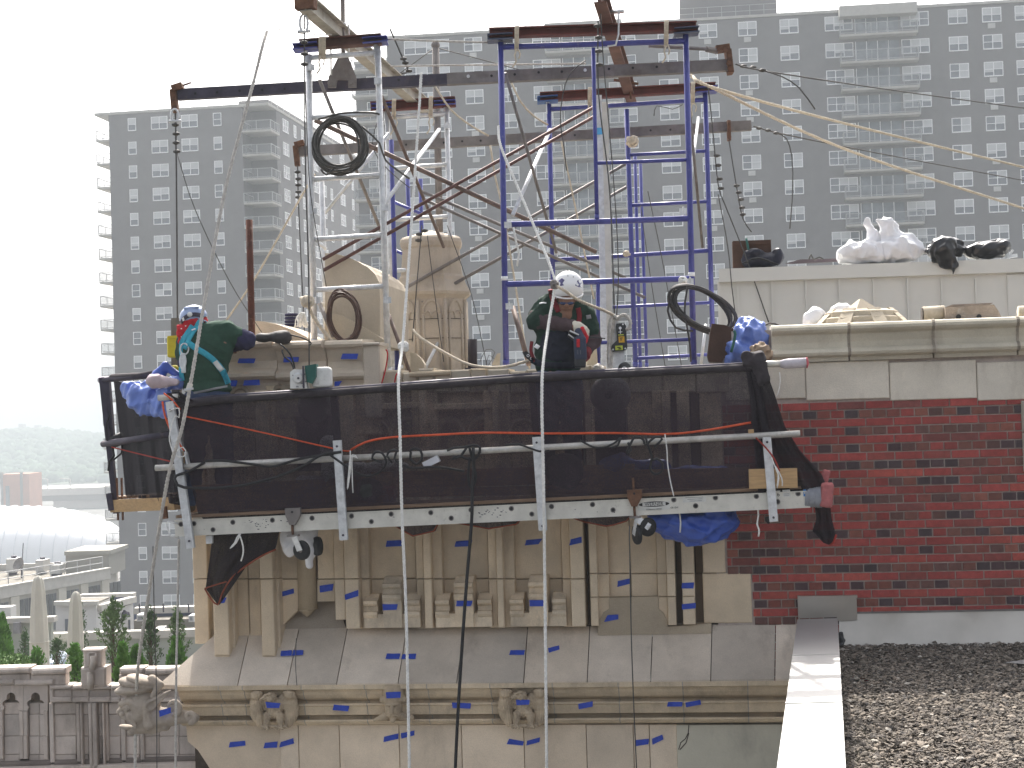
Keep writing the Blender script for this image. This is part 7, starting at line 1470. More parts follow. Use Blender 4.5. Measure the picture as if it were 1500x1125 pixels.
sc('grey_sack', 'small pale sacks lying on the toe board behind the netting, left', 'sack', MATS['grey_plastic'], [('E', w_(393, 712, .64), (.10, .06, .05), (0, 12, 0), .03), ('E', w_(452, 706, .64), (.12, .06, .06), None, .03)], .0095, wrinkle(.012, 24, 27), 'sacks behind the netting')
sc('dark_sack', 'black lumpy sack behind the netting left of the middle', 'sack', BLACK, [('E', w_(540, 718, .765), (.11, .05, .09), None, .04)], .0095, wrinkle(.012, 24, 28), 'dark sacks behind the netting'); sc('dark_sack', 'navy lumpy sack behind the netting right of the third post', 'sack', MATS['navy_nylon'], [('E', w_(828, 690, .74), (.15, .05, .14), None, .04)], .0105, wrinkle(.014, 20, 29), 'dark sacks behind the netting')
sc('red_can', 'red tin standing behind the netting beside the black sack', 'tin', REDW, [('B', w_(570, 724, .765), (.05, .03, .06), None, .015, .01)], .008)
sc('blue_tarp', 'dull blue tarp lying behind the netting under the right hose loops', 'tarp', BTARP, [('E', w_(905, 680, .66), (.15, .06, .08), None, .04), ('E', w_(955, 683, .64), (.16, .05, .06), None, .04), ('E', w_(1010, 688, .62), (.3, .06, .03), None, .04)], .0105, wrinkle(.014, 20, 35))
t = thing('hoist', 'grey round electric hoist behind the netting on the right, only dimly visible', 'hoist', F(893, 620, .55)); MB().lathe(F(893, 578, .62), [(.02, -.03), (.11, -.02), (.15, .03), (.15, .2), (.05, .22)], 24, FA.n * -1).build('motor', GREY, t, True); MB().disc(F(893, 578, .60), FA.n, .035, .06, 16).build('hub', DSTEEL, t, True); m = MB().fbox(872, 600, 918, 690, .4, .6).build('frame', DSTEEL, t)
t = thing('hoist', 'grey round hoist body behind the netting under the green hoist, dimly visible', 'hoist', F(456, 620, .55)); MB().lathe(F(458, 595, .66), [(.02, -.03), (.1, -.02), (.13, .03), (.13, .2), (.05, .22)], 24, FA.n * -1).build('motor', GREY, t, True); m = MB().fbox(435, 610, 482, 690, .4, .6).build('frame', DSTEEL, t)
# hoses, cords and strings on the rail
def hose(label, pts, r, mat=BLACK, n=.93, name='hose', cat='hose', group='hoses on the guard rail'):
    return one(MB().tube(smooth([F(p[0], p[1], p[2] if len(p) > 2 else n) for p in pts], .03), r, 7), name, mat, label, cat, group, True)
hose('thick black hose looping from the left post up to the second post', [(300, 677, .90), (278, 690, .95), (258, 697, .96), (258, 706, .97), (270, 714, .96), (330, 714), (390, 703), (440, 685), (470, 667), (500, 662)], .011)
hose('black hose lying along the left part of the rail', [(300, 675), (330, 675), (370, 680), (400, 683), (440, 672), (490, 664)], .010, n=.925)
hose('black hose sagging from the second post to the rail loops', [(480, 664), (500, 678), (520, 692), (540, 697), (558, 690), (566, 677), (560, 664), (550, 662), (545, 672), (560, 677)], .009)
hose('black hose loop on the rail left of the left white rope', [(575, 678), (567, 668), (572, 660), (582, 660), (578, 672), (600, 685), (640, 684), (680, 690)], .009)
hose('black hose ring hanging on the rail right of the left white rope', [(600, 662), (606, 657), (616, 660), (618, 672), (610, 680), (601, 672), (602, 662)], .010)
hose('black knotted hose bundle over the middle of the rail', [(655, 660), (665, 656), (680, 655), (694, 652), (703, 656), (700, 668), (690, 674), (672, 668), (662, 672), (675, 668), (685, 654), (690, 665), (697, 700), (690, 715), (686, 700), (688, 670)], .010)
hose('black hose running along the rail at the third post', [(740, 652), (760, 651), (790, 661), (805, 660)], .008)
hose('small black hose loop on the rail right of the third post', [(850, 645), (870, 655), (890, 654), (905, 645), (909, 640), (905, 652), (895, 656)], .008)
hose('black hose loop hanging lowest under the rail on the right', [(945, 638), (950, 655), (955, 670), (952, 685), (958, 694), (968, 692), (971, 680), (962, 672), (953, 676)], .009)
hose('tangle of black hose over the rail at the white string', [(920, 648), (924, 660), (918, 664), (930, 640), (943, 645), (945, 652), (960, 640), (970, 643), (958, 655)], .009)
hose('thick black cable hanging straight down the facade from the hose bundle', [(693, 655), (694, 690), (692, 715), (691, 760), (688, 800), (683, 860), (676, 960), (670, 1060), (666, 1150)], .0125, BLACK, .95, 'power_cable', 'cable', None)
def string(label, pts, n=.95, r=.0045): return hose(label, pts, r, WROPE, n, 'string', 'string', 'white strings on the platform')
string('white string hanging from the orange cord to the ladder stile, right', [(974, 636), (977, 660), (978, 680), (982, 705), (987, 727)]); string('white string tied at the second post, hanging in two tails', [(513, 660), (513, 690), (509, 717), (511, 690), (514, 668), (524, 672), (516, 666), (516, 700), (517, 722)])
string('frayed white strings bunched at the last post by the bare board', [(1130, 670), (1137, 688), (1141, 700), (1138, 715), (1140, 695), (1134, 680), (1145, 700), (1146, 712)]); string('white string with two tails hanging under the ladder by the left flap', [(352, 782), (346, 795), (337, 803), (344, 795), (350, 783), (356, 800), (356, 812), (353, 822)], .9, .006)
string('tan string with knots hanging under the ladder beside the brick wall', [(1110, 742), (1111, 755), (1109, 768), (1112, 776), (1111, 786)], .84, .007); string('pale thread hanging under the castor on the right', [(995, 750), (997, 765), (996, 780)], .8, .006); string('string tied around the left post top', [(246, 603), (252, 600), (262, 598), (262, 612), (256, 610), (248, 640), (254, 665)], .96)
string('string loops at the clamp of the left post', [(254, 668), (260, 660), (268, 655), (273, 665), (262, 670), (252, 660)], .97)
one(MB().bar(F(621, 682, .9), F(643, 671, .9), .05, .05, FA.n), 'paper_tube', MATS['grey_plastic'], 'pale rolled tube poking out behind the rail right of the left white rope', 'tube')
# ================================================================== blue tape strips
TP = [
 ('on the left corner pier panel, lower one', [(408, 868), (430, 862), (431, 869), (409, 875)], .03), ('on the narrow panel right of the colonnette', [(468, 858), (489, 855), (487, 865), (469, 868)], .03), ('slanting on the pilaster left of the first bracket', [(505, 871), (525, 864), (525, 873), (506, 879)], .165),
 ('on the first bracket from the left', [(560, 885), (583, 885), (581, 893), (561, 894)], .17), ('on the middle bracket beside the black cable', [(669, 880), (692, 880), (690, 888), (668, 888)], .17), ('on the third bracket beside the right white rope', [(775, 879), (797, 879), (796, 888), (776, 888)], .17),
 ('on the first recessed panel under the ladder', [(567, 792), (589, 791), (589, 800), (565, 801)], -.044), ('on the second recessed panel under the ladder', [(668, 793), (692, 791), (690, 800), (666, 801)], -.044), ('on the third recessed panel under the ladder', [(771, 791), (795, 789), (789, 797), (769, 799)], -.044),
 ('on the pilaster right of the third recessed panel', [(836, 790), (852, 786), (852, 795), (834, 799)], .165), ('high in the recess left of the thin grey wire', [(905, 851), (924, 847), (923, 855), (904, 860)], -.014), ('upper one on the slim strip near the brick wall', [(999, 854), (1017, 853), (1016, 862), (998, 862)], .116), ('lower one on the slim strip near the brick wall', [(999, 885), (1019, 883), (1019, 891), (999, 893)], .116), ('folded over the rounded stone at the recess foot', [(890, 901), (906, 900), (906, 907), (885, 911)], .068),
 ('left half of the pair on the ledge under the corner piers', [(412, 954), (428, 953), (427, 961), (411, 962)], 'L'), ('right half of the pair on the ledge under the corner piers', [(430, 953), (445, 953), (444, 960), (428, 961)], 'L'), ('left half of the pair on the ledge at the left white rope', [(567, 958), (587, 958), (585, 966), (565, 966)], 'L'), ('right half of the pair on the ledge at the left white rope', [(590, 959), (610, 958), (609, 966), (588, 966)], 'L'),
 ('on the ledge left of the right white rope', [(748, 953), (769, 953), (768, 960), (746, 960)], 'L'), ('on the ledge just right of the right white rope', [(803, 950), (819, 946), (820, 952), (804, 957)], 'L'), ('on the ledge left of the thin grey wire', [(899, 956), (922, 955), (920, 963), (897, 963)], 'L'), ('torn one on the ledge near the brick wall', [(1002, 947), (1015, 949), (1012, 955), (991, 952)], 'L'),
 ('across the neck of the left carved eagle', [(389, 1028), (411, 1030), (409, 1037), (391, 1037)], .49), ('on the cornice between left eagle and carved head', [(489, 1032), (512, 1034), (510, 1042), (487, 1040)], .382), ('across the hat of the carved head', [(565, 1014), (587, 1013), (587, 1022), (566, 1023)], .492), ('on the cornice behind the black cable', [(662, 1029), (690, 1030), (689, 1038), (663, 1037)], .384), ('across the neck of the right carved eagle', [(756, 1025), (776, 1025), (775, 1032), (757, 1033)], .49), ('on the cornice right of the right eagle', [(847, 1031), (868, 1027), (868, 1035), (848, 1039)], .384), ('left half of the pair on the cornice joint at right', [(979, 1028), (1000, 1028), (999, 1035), (977, 1035)], .385), ('right half of the pair on the cornice joint at right', [(1004, 1029), (1026, 1025), (1027, 1032), (1005, 1036)], .385),
 ('on the neck of the gargoyle', [(233, 1041), (250, 1036), (251, 1044), (234, 1050)], .66), ('lowest at the far left of the lower wall', [(337, 1087), (359, 1085), (360, 1092), (335, 1095)], .304), ('left half of the pair under the left eagle', [(388, 1088), (407, 1086), (406, 1095), (386, 1096)], .304), ('right half of the pair under the left eagle', [(411, 1087), (430, 1081), (431, 1089), (409, 1095)], .304), ('left half of the pair under the carved head', [(563, 1079), (584, 1074), (584, 1082), (562, 1087)], .304), ('right half of the pair under the carved head', [(587, 1074), (607, 1070), (607, 1077), (588, 1082)], .304),
 ('left half of the pair under the right eagle', [(746, 1082), (768, 1086), (766, 1092), (742, 1090)], .304), ('right half of the pair under the right eagle', [(772, 1085), (791, 1080), (790, 1087), (771, 1092)], .304), ('left half of the pair on the lower wall at the grey wire', [(930, 1084), (951, 1082), (950, 1090), (931, 1093)], .304), ('right half of the pair on the lower wall at the grey wire', [(955, 1082), (970, 1076), (972, 1083), (956, 1091)], .304),
 ('on the frieze between silver tower and green hoist', [(502, 518), (525, 518), (523, 526), (499, 526)], .135), ('on the frieze just right of the left worker', [(350, 525), (375, 525), (372, 532), (348, 532)], .165), ('on the frieze above the green hoist', [(416, 523), (438, 523), (437, 530), (415, 531)], .165), ('wide one under the frieze beside the left worker', [(358, 557), (380, 556), (381, 564), (356, 565)], .185), ('short one under the frieze touching the left worker', [(338, 557), (348, 557), (346, 566), (338, 566)], .185), ('small one under the frieze right of the green hoist', [(490, 559), (501, 558), (497, 565), (490, 566)], .11), ('at the tip of the netting flap on the corner pier', [(322, 876), (332, 875), (329, 883), (323, 884)], .226)]
for lab, pts, n in TP:
    if n == 'L': q_ = [onledge(x, y) + nl * .002 for x, y in pts]; nn = nl
    else: q_ = [F(x, y, n) for x, y in pts]; nn = FA.n
    g = []
    for j in range(3):
        row = []
        for i in range(7):
            u, v = i / 6, j / 2; p = (q_[0] * (1 - u) + q_[1] * u) * (1 - v) + (q_[3] * (1 - u) + q_[2] * u) * v; e_ = (rg.uniform(-.0018, .0018) if i in (0, 6) else 0); row.append(p + nn * (.002 + .0012 * math.sin(u * 9 + v * 2 + len(lab))) + (q_[1] - q_[0]).normalized() * e_)
        g.append(row)
    one(MB().sheet(g, 0), 'tape_strip', TAPE, 'blue tape strip ' + lab, 'tape', 'blue tape strips on the stone')
# ================================================================== the two workers; local units are photo pixels at their depth
class Fig:
    "a frame at depth Y: x right and z up in pixels of the photo, y towards the camera in the same unit"
    def __init__(s, px, py, Y):
        o = P(px, py, Y); k = Y / FPX; s.px, s.py, s.k = px, py, k
        r_, u_ = Vector((math.cos(ROLL), 0, -math.sin(ROLL))), Vector((math.sin(ROLL), 0, math.cos(ROLL)))
        s.T = Matrix(((r_.x * k, 0, u_.x * k, o.x), (0, -k, 0, o.y), (r_.z * k, 0, u_.z * k, o.z), (0, 0, 0, 1))); s.bvh = []
    def q(s, x, y, d=0): return (x - s.px, d, s.py - y)
    def w(s, x, y, d=0): return s.T @ Vector(s.q(x, y, d))
    def sk(s, name, mat, prims, h, parent, noise=None, wrap=False):
        V, Q_ = sdf(prims, h, noise)
        if wrap: s.bvh.append(BVHTree.FromPolygons([tuple(v) for v in V], Q_.tolist()))
        A = np.array(s.T); Vw = V @ A[:3, :3].T + A[:3, 3]; o = wl(parent); me = D.meshes.new(name); me.from_pydata((Vw - np.array(o)).tolist(), [], Q_.tolist()); me.update()
        if s.T.determinant() < 0: me.flip_normals()
        return link(name, me, mat, parent, Vector((0, 0, 0)), True)
    def hit(s, x, y):
        best = None
        for b in s.bvh:
            r = b.ray_cast(Vector(s.q(x, y, 200)), Vector((0, -1, 0)))
            if r[0] is not None and (best is None or r[0].y > best.y): best = r[0]
        return best
    def strap(s, name, mat, pts, wd, parent, off=1.0):
        "a band laid on the clothes as seen from the camera"
        pp = [Vector((x, y, 0)) for x, y in pts]; L = smooth(pp, 2.0); rows = []; last = None
        for i, p in enumerate(L):
            t = (L[min(i + 1, len(L) - 1)] - L[max(i - 1, 0)]).normalized(); nn = Vector((-t.y, t.x, 0)); row = []
            for k in (-1, -.3, .3, 1):
                c = p + nn * wd / 2 * k; h_ = s.hit(c.x, c.y); d = (h_.y if h_ else (last if last is not None else 0)); last = d; row.append(s.T @ Vector(s.q(c.x, c.y, d + off)))
            rows.append(row)
        return MB().sheet(rows, .003).build(name, mat, parent, True)
    def patch(s, name, mat, pts, parent, off=.8):
        vs = []
        for x, y in pts: h_ = s.hit(x, y); vs.append(s.T @ Vector(s.q(x, y, (h_.y if h_ else 0) + off)))
        return MB().add(vs, [tuple(range(len(vs)))]).build(name, mat, parent, fixn=False)
def hand(fg, name, mat, c, dirf, pal, parent, curl=1.0, h=.55, side=1):
    "a gloved hand: palm and five separate curled fingers; c = wrist, dirf = to the knuckles, pal = the way the palm faces (pixel units)"
    c, d, p = Vector(c), Vector(dirf).normalized(), Vector(pal).normalized(); p = (p - d * p.dot(d)).normalized(); x = d.cross(p) * side
    k = c + d * 16; pr = [('C', tuple(c), tuple(c + d * 5), 5.2, 5.6, 2), ('C', tuple(c + d * 6 + x * 3.2), tuple(k + x * 3.6), 4.2, 3.5, 3), ('C', tuple(c + d * 6 - x * 3.2), tuple(k - x * 4), 4.4, 3.3, 3), ('C', tuple(c + d * 6), tuple(k), 4.4, 3.6, 3)]
    for i, (off, l1, l2, l3) in enumerate(((5.4, 7.6, 5.2, 4.0), (1.9, 8.4, 5.8, 4.3), (-1.7, 8.0, 5.4, 4.1), (-5.0, 6.3, 4.2, 3.5))):
        a = k + x * off; ang = .55 * curl + .08 * i; pts = [a]
        for l_ in (l1, l2, l3): pts.append(pts[-1] + (d * math.cos(ang) + p * math.sin(ang)) * l_); ang += .85 * curl
        for a_, b_, ra, rb in zip(pts, pts[1:], (2.3, 2.1, 1.9), (2.1, 1.9, 1.6)): pr.append(('C', tuple(a_), tuple(b_), ra, rb, .5))
    t0 = c + d * 6 + x * 4.5; t1 = t0 + (d * .6 + x * .9 + p * .55).normalized() * 6.5; t2 = t1 + (d * .75 + p * .8 - x * .1).normalized() * 5.5; t3 = t2 + (d * .6 + p * .9 - x * .5).normalized() * 4
    for a_, b_, ra, rb in ((t0, t1, 3.0, 2.6), (t1, t2, 2.5, 2.2), (t2, t3, 2.2, 1.7)): pr.append(('C', tuple(a_), tuple(b_), ra, rb, .8))
    return fg.sk(name, mat, pr, h, parent)
# ---------------- the worker with the drill, bowed forward
A = Fig(822, 540, 12.55); q = A.q
wr = thing('person', 'worker in white helmet and green t-shirt bending over a drill between blue scaffold posts', 'person', A.w(820, 716))
body = [('E', q(830, 436, 14), (13, 15, 17), None, 3), ('E', q(829, 447, 20), (10.5, 9, 9), None, 4), ('C', q(829, 445, 26), q(829, 450, 31), 2.3, 3.2, 1.5), ('C', q(823, 454, 26), q(835, 454, 26), 1.6, 1.6, 1.2), ('C', q(829, 460, 20), q(829, 462, 21), 5, 5, 3), ('C', q(828, 456, 6), q(824, 474, 0), 10, 13, 6),
        ('E', q(816, 440, 10), (2.5, 5, 6), None, 1.5), ('E', q(844, 440, 10), (2.5, 5, 6), None, 1.5), ('C', q(822, 442, 25), q(826, 442.5, 27), 1.5, 1.5, .8), ('C', q(832, 442.5, 27), q(836, 442, 25), 1.5, 1.5, .8),
        ('E', q(822, 478, 2), (38, 22, 30), None, 10), ('E', q(818, 515, -2), (32, 20, 34), None, 10), ('E', q(818, 550, -4), (30, 20, 22), None, 8), ('C', q(798, 455, 4), q(787, 470, 14), 14, 11, 6), ('C', q(787, 470, 14), q(836, 479, 34), 10, 7.5, 4), ('C', q(855, 462, 2), q(868, 497, 6), 13, 10, 6), ('C', q(868, 497, 6), q(858, 514, 22), 10, 7.5, 4),
        ('C', q(804, 560, -4), q(801, 635, 8), 18, 13, 8), ('C', q(801, 635, 8), q(799, 706, -4), 12, 8.5, 5), ('C', q(834, 560, -4), q(838, 635, 8), 18, 13, 8), ('C', q(838, 635, 8), q(841, 706, -4), 12, 8.5, 5), ('C', q(799, 708, -4), q(796, 712, 12), 8, 6, 4), ('C', q(841, 708, -4), q(846, 712, 12), 8, 6, 4), ('C', q(836, 479, 34), q(842, 480, 37), 7, 6.5, 3)]
A.sk('body', SKIN, body, 1.25, wr)
A.sk('tshirt', M('dark_green_tshirt', (.014, .038, .026), .95, var=.2, scale=30, bump=.3, bscale=180), [('E', q(822, 478, 2), (40, 24, 32), None, 10), ('E', q(818, 515, -2), (35, 22.5, 34), None, 10), ('E', q(818, 537, -4), (34, 22.5, 14), None, 8), ('C', q(798, 453, 4), q(785, 470, 14), 17, 14.5, 7), ('C', q(856, 460, 2), q(865, 486, 5), 16, 14, 7), ('C', q(808, 444, 2), q(842, 450, 2), 15, 15, 8), ('-E', q(828, 440, 8), (13, 18, 14), None, 3)], 1.1, wr, wrinkle(1.5, .16, 41), True)
sl_ = A.sk('sleeve', BSLV, [('C', q(786, 466, 12), q(788, 471, 15), 13, 12, 4), ('C', q(788, 471, 15), q(837, 479, 34), 12, 9, 4), ('-E', q(844, 480, 39), (6, 9, 9), None, 1)], .9, wr, lambda G: .5 * np.sin(G[..., 0] * .55 + G[..., 2] * .2), True)
A.sk('sleeve', BSLV, [('C', q(866, 486, 5), q(868.5, 499, 7), 12.5, 12, 4), ('C', q(868.5, 499, 7), q(860, 512, 20), 11.5, 9, 4)], .9, wr, lambda G: .5 * np.sin(G[..., 2] * .55), True)
A.sk('trousers', JEAN, [('E', q(818, 552, -4), (32, 22, 20), None, 8), ('C', q(804, 562, -4), q(801, 635, 8), 20, 15, 8), ('C', q(801, 635, 8), q(799, 702, -4), 14, 11, 5), ('C', q(834, 562, -4), q(838, 635, 8), 20, 15, 8), ('C', q(838, 635, 8), q(841, 702, -4), 14, 11, 5)], 1.3, wr, lambda G: .8 * np.sin(G[..., 2] * .3 + G[..., 0] * .2))
for x, x2 in ((799, 795), (841, 847)): A.sk('boot', M('work_boot', (.09, .055, .03), .8), [('C', q(x, 700, -4), q(x, 711, -4), 10, 9.5, 4), ('C', q(x, 711, -3), q(x2, 713, 16), 9, 7.5, 4), ('-B', q(x, 725, 0), (40, 60, 6), None, .5, 1)], 1.2, wr)
A.sk('vest', M('dark_navy_vest', (.018, .02, .035), .9, var=.2, scale=20, bump=.3), [('E', q(822, 513, 2), (35, 22, 32), None, 6), ('E', q(822, 492, 9), (30, 19, 20), None, 6)], 1.1, wr, wrinkle(1.3, .17, 45), True)
he = A.sk('helmet', HELW, [('E', q(832, 420, 15), (22, 24, 22), (12, 0, 0), 2), ('E', q(831.5, 431, 19), (22, 24, 12), (34, -5, 0), 4), ('-E', q(831, 444, 12), (18.5, 22, 13), (14, 0, 0), 1.5), ('C', q(827, 400.5, 16), q(828, 410, 33), 2.0, 1.6, 2), ('C', q(836, 400.5, 16), q(837, 410, 33), 2.0, 1.6, 2)], .7, wr, None, True)
m = MB(); m.tube([A.w(831 + 22 * math.cos(a), 431 - 9 * math.sin(a) * 1.0, 17 - 0 + 22 * math.sin(-a)) for a in [math.pi * (1 + k / 24) for k in range(25)]], .006, 8); m.build('brim', HELW, he, True)
LOGO = M('helmet_decal', (.10, .09, .22), .5, var=.6, scale=60, bump=0)
for pts in ([(841, 421), (845, 413), (849, 411), (851, 417), (848, 420), (851, 424), (846, 423)], [(841, 420), (846, 417), (850, 420), (845, 422)], [(817, 414), (822, 410), (826, 413), (823, 418), (825, 421), (819, 422), (820, 417)]): A.patch('decal', LOGO, pts, he, .5)
for pts in ([(830, 407), (832.6, 401), (833.2, 401.5), (831, 408)], [(838, 409), (838.5, 402), (839.6, 402.5), (839.3, 409)]): A.patch('vent', DARKM, pts, he, .5)
m = MB(); m.tube([A.w(819, 445, 22), A.w(822, 446, 28), A.w(829, 447, 30), A.w(836, 446, 28), A.w(840, 445, 22)], .010, 8, rad=[.006, .012, .010, .012, .006]); m.build('safety_glasses', M('blue_lens', (.02, .04, .12), .2, var=.1, bump=0, spec=.6), wr, True)
A.strap('harness_strap', REDW, [(806, 424), (810, 440), (818, 458)], 8, wr); A.strap('harness_strap', REDW, [(846, 452), (848, 465), (845, 482)], 7, wr); A.strap('harness_strap', REDW, [(779, 500), (778, 515), (784, 530)], 5, wr); A.strap('tool_belt', MATS['dark_navy_vest'], [(778, 527), (800, 535), (850, 536)], 9, wr)
A.strap('cloth_tag', WHITEP, [(784, 506), (789.5, 510)], 6, wr, 1.6)
A.strap('sleeve_print', WHITEP, [(790, 446), (795, 445), (800, 445.3)], 1.8, wr, 1.2); A.strap('sleeve_print', GREY, [(858, 466), (865, 464.5)], 6, wr, 1.2)
hand(A, 'glove', GLOVE, q(840, 477, 38), (12, 4, -8), (4, -10, -8), wr, .9, .6, 1); hand(A, 'glove', REDW, q(860, 513, 22), (-1, 12, -7), (-10, -2, -2), wr, 1.0, .6, -1)
dr = thing('power_drill', 'dark blue and red rotary hammer drill held upright in the helmeted worker\'s hands', 'drill', A.w(849, 538, 45)); NV = M('drill_blue_grey', (.03, .04, .075), .45, var=.2, scale=20)
A.sk('body', NV, [('B', q(848, 513, 45), (9, 8, 17), (0, -3, 0), 3.5, 1), ('C', q(849, 498, 45), q(846, 488, 43), 7, 6, 3)], .7, dr); A.sk('handle', REDC, [('C', q(851, 484, 44), q(856, 496, 44), 3.6, 3.8, 2), ('C', q(856, 496, 44), q(855, 502, 45), 3.8, 3.8, 2)], .6, dr)
A.sk('motor_housing', BPLAS, [('B', q(848, 533, 45), (8, 7.5, 7), None, 2, 1)], .7, dr); A.sk('red_band', REDC, [('B', q(845, 505, 53), (2.4, 1.6, 6), None, 1, .5)], .5, dr)
A.sk('side_grip', BPLAS, [('C', q(834, 489, 46), q(846, 495, 46), 3, 3, 1), ('C', q(832, 494, 46), q(840, 500, 46), 2.2, 2.2, 1)], .6, dr); m = MB(); m.tube([A.w(833, 487, 50), A.w(846, 493, 50)], .006, 6); m.tube([A.w(831, 492, 49.5), A.w(839, 498, 49.5)], .005, 6); m.build('metal_clip', GALV, dr, True); m = MB(); m.bar(A.w(844, 515, 53.3), A.w(844.5, 521, 53.3), .006, .002); m.bar(A.w(848, 515, 53.3), A.w(848.5, 521, 53.3), .006, .002); m.build('print_lines', GREY, dr)
m = MB().tube(smooth([A.w(857, 496, 44), A.w(870, 496, 35), A.w(885, 497, 25)], .03), .005, 6); m.build('cord', BLACK, dr, True)
# ---------------- the worker at the left, seen from behind
Bf = Fig(305, 560, 12.75); q = Bf.q
wl_ = thing('person', 'worker seen from behind in green t-shirt, teal harness and red bandana, leaning to the frieze', 'person', Bf.w(306, 735))
body = [('E', q(282, 470, -6), (14, 17, 18), None, 3), ('E', q(288, 480, -16), (10, 9, 9), None, 4), ('C', q(290, 474, -22), q(294, 478, -26), 2.4, 3, 1.5), ('C', q(282, 482, -4), q(288, 496, -2), 11, 13, 6), ('E', q(268, 474, -8), (2.5, 5, 6), None, 1.5), ('E', q(297, 472, -8), (2.5, 5, 6), None, 1.5), ('C', q(290, 485, -22), q(294, 484, -23), 1.5, 1.5, 1),
        ('E', q(303, 506, -2), (38, 24, 30), (0, 12, 0), 10), ('E', q(300, 540, -2), (33, 21, 32), None, 10), ('E', q(304, 578, -2), (31, 22, 24), None, 8), ('C', q(333, 490, -4), q(360, 497, -6), 14, 12, 6), ('C', q(360, 499, -6), q(330, 506, -52), 10, 7, 4), ('C', q(272, 500, -8), q(266, 530, -32), 13, 10, 6), ('C', q(266, 530, -32), q(305, 512, -54), 9, 7, 4),
        ('C', q(290, 590, 0), q(284, 665, -6), 19, 13, 8), ('C', q(284, 665, -6), q(284, 738, 6), 12, 8.5, 5), ('C', q(320, 590, 0), q(326, 665, -8), 19, 13, 8), ('C', q(326, 665, -8), q(330, 738, 6), 12, 8.5, 5), ('C', q(284, 740, 6), q(286, 744, -14), 8, 6, 4), ('C', q(330, 740, 6), q(334, 744, -14), 8, 6, 4)]
for sx in (0, 1):   # bare hands closing on the work, hidden from the camera behind the body
    c = (330, 506, -52) if sx == 0 else (305, 512, -54)
    for k in range(4): body.append(('C', q(c[0] - 3 + k * 2.6, c[1] + 2, c[2] - 10), q(c[0] - 4 + k * 2.6, c[1] + 8, c[2] - 15 - k % 2), 2.0, 1.6, .8))
    body += [('C', q(*c), q(c[0], c[1] + 1, c[2] - 9), 6, 6.5, 3), ('C', q(c[0] + 6, c[1], c[2] - 4), q(c[0] + 8, c[1] + 5, c[2] - 10), 2.4, 1.9, 1)]
Bf.sk('body', SKIN, body, 1.25, wl_)
Bf.sk('tshirt', GTEE, [('E', q(302, 507, -2), (40, 26, 31), (0, 14, 0), 10), ('E', q(299, 540, -2), (36, 23.5, 34), None, 10), ('E', q(304, 568, -2), (35.5, 25, 15), None, 8), ('C', q(330, 489, -4), q(345, 493, -5), 17, 15.5, 7), ('C', q(290, 487, -2), q(328, 484, -4), 15, 16, 8), ('C', q(272, 502, -8), q(266, 518, -22), 15, 14, 7), ('-E', q(281, 478, -4), (13, 15, 14), None, 3)], 1.1, wl_, wrinkle(1.6, .15, 43), True)
Bf.sk('sleeve', NAVY, [('C', q(343, 492, -5), q(359, 498, -6), 14, 14.5, 4), ('C', q(359, 498, -6), q(334, 505, -46), 13, 9, 4)], .9, wl_, lambda G: .5 * np.sin(G[..., 0] * .5 + G[..., 2] * .3), True); Bf.sk('sleeve', NAVY, [('C', q(266, 522, -25), q(266, 532, -33), 12, 11.5, 4), ('C', q(266, 532, -33), q(298, 515, -52), 11, 8.5, 4)], .9, wl_)
Bf.sk('trousers', JEAN, [('E', q(304, 582, -2), (34, 24, 22), None, 8), ('C', q(290, 592, 0), q(284, 665, -6), 21, 15, 8), ('C', q(284, 665, -6), q(284, 734, 6), 14, 11, 5), ('C', q(320, 592, 0), q(326, 665, -8), 21, 15, 8), ('C', q(326, 665, -8), q(330, 734, 6), 14, 11, 5)], 1.3, wl_, lambda G: .8 * np.sin(G[..., 2] * .3 + G[..., 0] * .2), True)
for x, x2 in ((284, 287), (330, 335)): Bf.sk('boot', MATS['work_boot'], [('C', q(x, 732, 6), q(x, 742, 6), 10, 9.5, 4), ('C', q(x, 742, 5), q(x2, 744, -16), 9, 7.5, 4), ('-B', q(x, 756, 0), (40, 60, 6), None, .5, 1)], 1.2, wl_)
ban = Bf.sk('bandana', REDC, [('E', q(283, 470, -6), (19.5, 21, 18), (0, -10, 0), 3), ('E', q(277, 485, 0), (15, 13, 12), (0, 10, 0), 5), ('C', q(270, 484, 4), q(266, 501, 6), 8, 4.5, 4), ('C', q(264, 480, 4), q(263, 492, 8), 5, 3, 3)], .9, wl_, lambda G: .7 * np.sin(G[..., 2] * .55 + G[..., 0] * .35), True)
he = Bf.sk('helmet', HELB, [('E', q(282, 465, -6), (20.5, 22, 19), (0, -10, 0), 2), ('-E', q(284, 484, -6), (40, 40, 18), (0, -16, 0), 1.5), ('C', q(272, 452, 10), q(292, 450, 10), 1.5, 1.5, 4)], .7, wl_, None, True)
m = MB(); m.tube([Bf.w(283.5 + 20.3 * math.cos(a), 468 - 5.5 * math.cos(a) * -1 - 4.5 * math.sin(a), -6 + 20 * math.sin(a)) for a in [2 * math.pi * k / 40 for k in range(40)]], .0055, 8, closed=True); m.build('brim', HELB, he, True)
Bf.strap('headband', DSTEEL, [(266, 473), (275, 465), (285, 461.5), (295, 462), (300, 465)], 6, he, .8); h_ = Bf.hit(281, 461.5); m = MB().disc(Bf.T @ Vector(Bf.q(281, 461.5, h_.y + 1)), (0, -1, 0), .020, .006, 18); m.build('ratchet_knob', WPNT, he, True); Bf.patch('buckle', WPNT, [(268.5, 467), (271.5, 465), (273, 470), (270, 471.5)], he, 2)
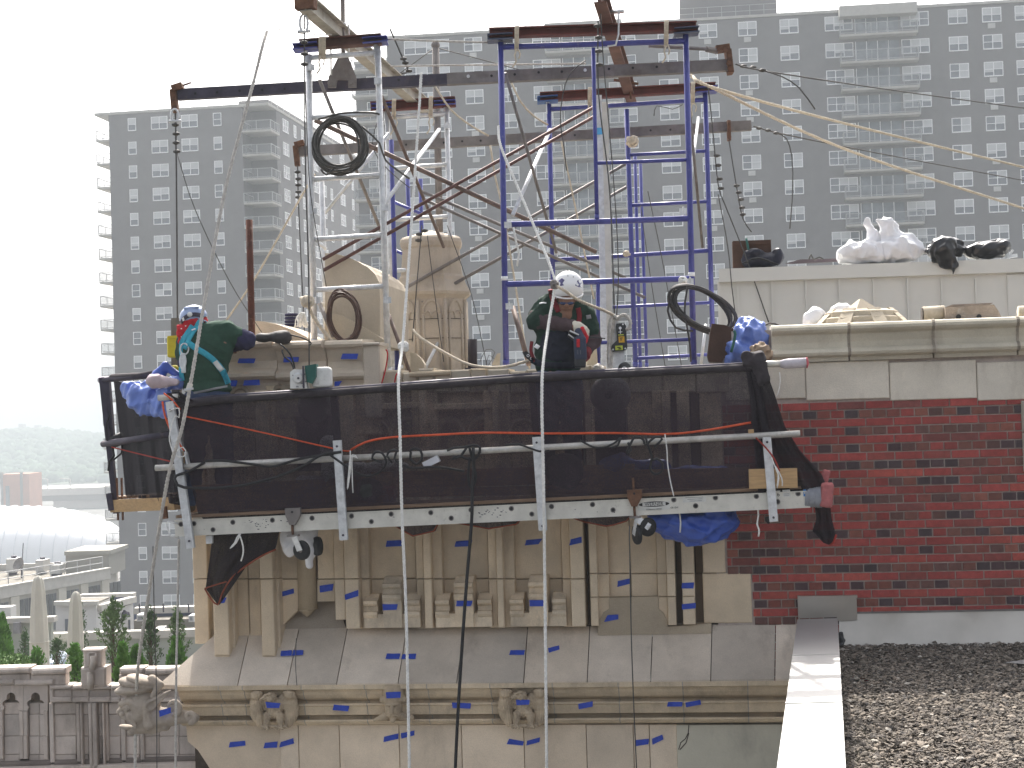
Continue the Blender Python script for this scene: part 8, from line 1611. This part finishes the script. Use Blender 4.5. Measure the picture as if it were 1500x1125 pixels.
for x, y in ((268, 482), (274, 478), (283, 480), (276, 488), (268, 494), (292, 472), (289, 478), (298, 470)): Bf.patch('dot', WHITEP, [(x - 1, y - .8), (x + 1, y - .8), (x + 1, y + .8), (x - 1, y + .8)], ban, .6)
hs = Bf.strap('harness_strap', TEAL, [(285, 478), (278, 488), (270, 500), (266, 515), (267, 535), (269, 558)], 8, wl_, 1.4); Bf.strap('harness_strap', TEAL, [(276, 500), (290, 510), (305, 519), (318, 530), (330, 547), (336, 562)], 8.5, wl_, 1.3); Bf.strap('harness_strap', TEAL, [(296, 470), (289, 482), (280, 498), (273, 512)], 7.5, wl_, 1.8)
Bf.strap('buckle_strap', STK, [(318, 530), (323, 537), (328, 543)], 7, wl_, 2.4); h_ = Bf.hit(274, 514); dz = h_.y if h_ else 20
m = MB(); m.tube([Bf.T @ Vector(Bf.q(274 + 6 * math.cos(a), 512 + 8 * math.sin(a), dz + 4)) for a in [2 * math.pi * k / 18 for k in range(18)]], .006, 7, closed=True); m.tube([Bf.T @ Vector(Bf.q(272 + 4 * math.cos(a), 530 + 11 * math.sin(a), dz + 5)) for a in [2 * math.pi * k / 18 for k in range(18)]], .008, 7, closed=True); m.build('d_ring', GALV, wl_, True)
Bf.sk('lanyard_clip', GALV, [('B', q(272, 528, dz + 4), (4, 2, 10), None, 1.5, 1), ('B', q(273, 542, dz + 4), (3.5, 2, 5), None, 1.5, 1)], .7, wl_)
Bf.strap('back_print', WHITEP, [(291, 476.5), (298, 475.2)], 2.2, wl_, 1.4); Bf.strap('back_print', WHITEP, [(284, 484.5), (290, 482.6)], 2, wl_, 2.8); Bf.strap('belt', GREY, [(288, 576), (305, 573), (322, 569), (335, 566)], 3, wl_, 1.2)
t = thing('rope_grab', 'small metal rope grab on the grey slanting rope by the left worker\'s hip', 'clamp', P(275, 570, 11.8)); MB().bar(P(279, 562, 11.78), P(275, 574, 11.78), .03, .035).build('body', ALU, t); MB().bar(P(270, 571, 11.76), P(283, 569, 11.76), .02, .015).build('lever', GALV, t)
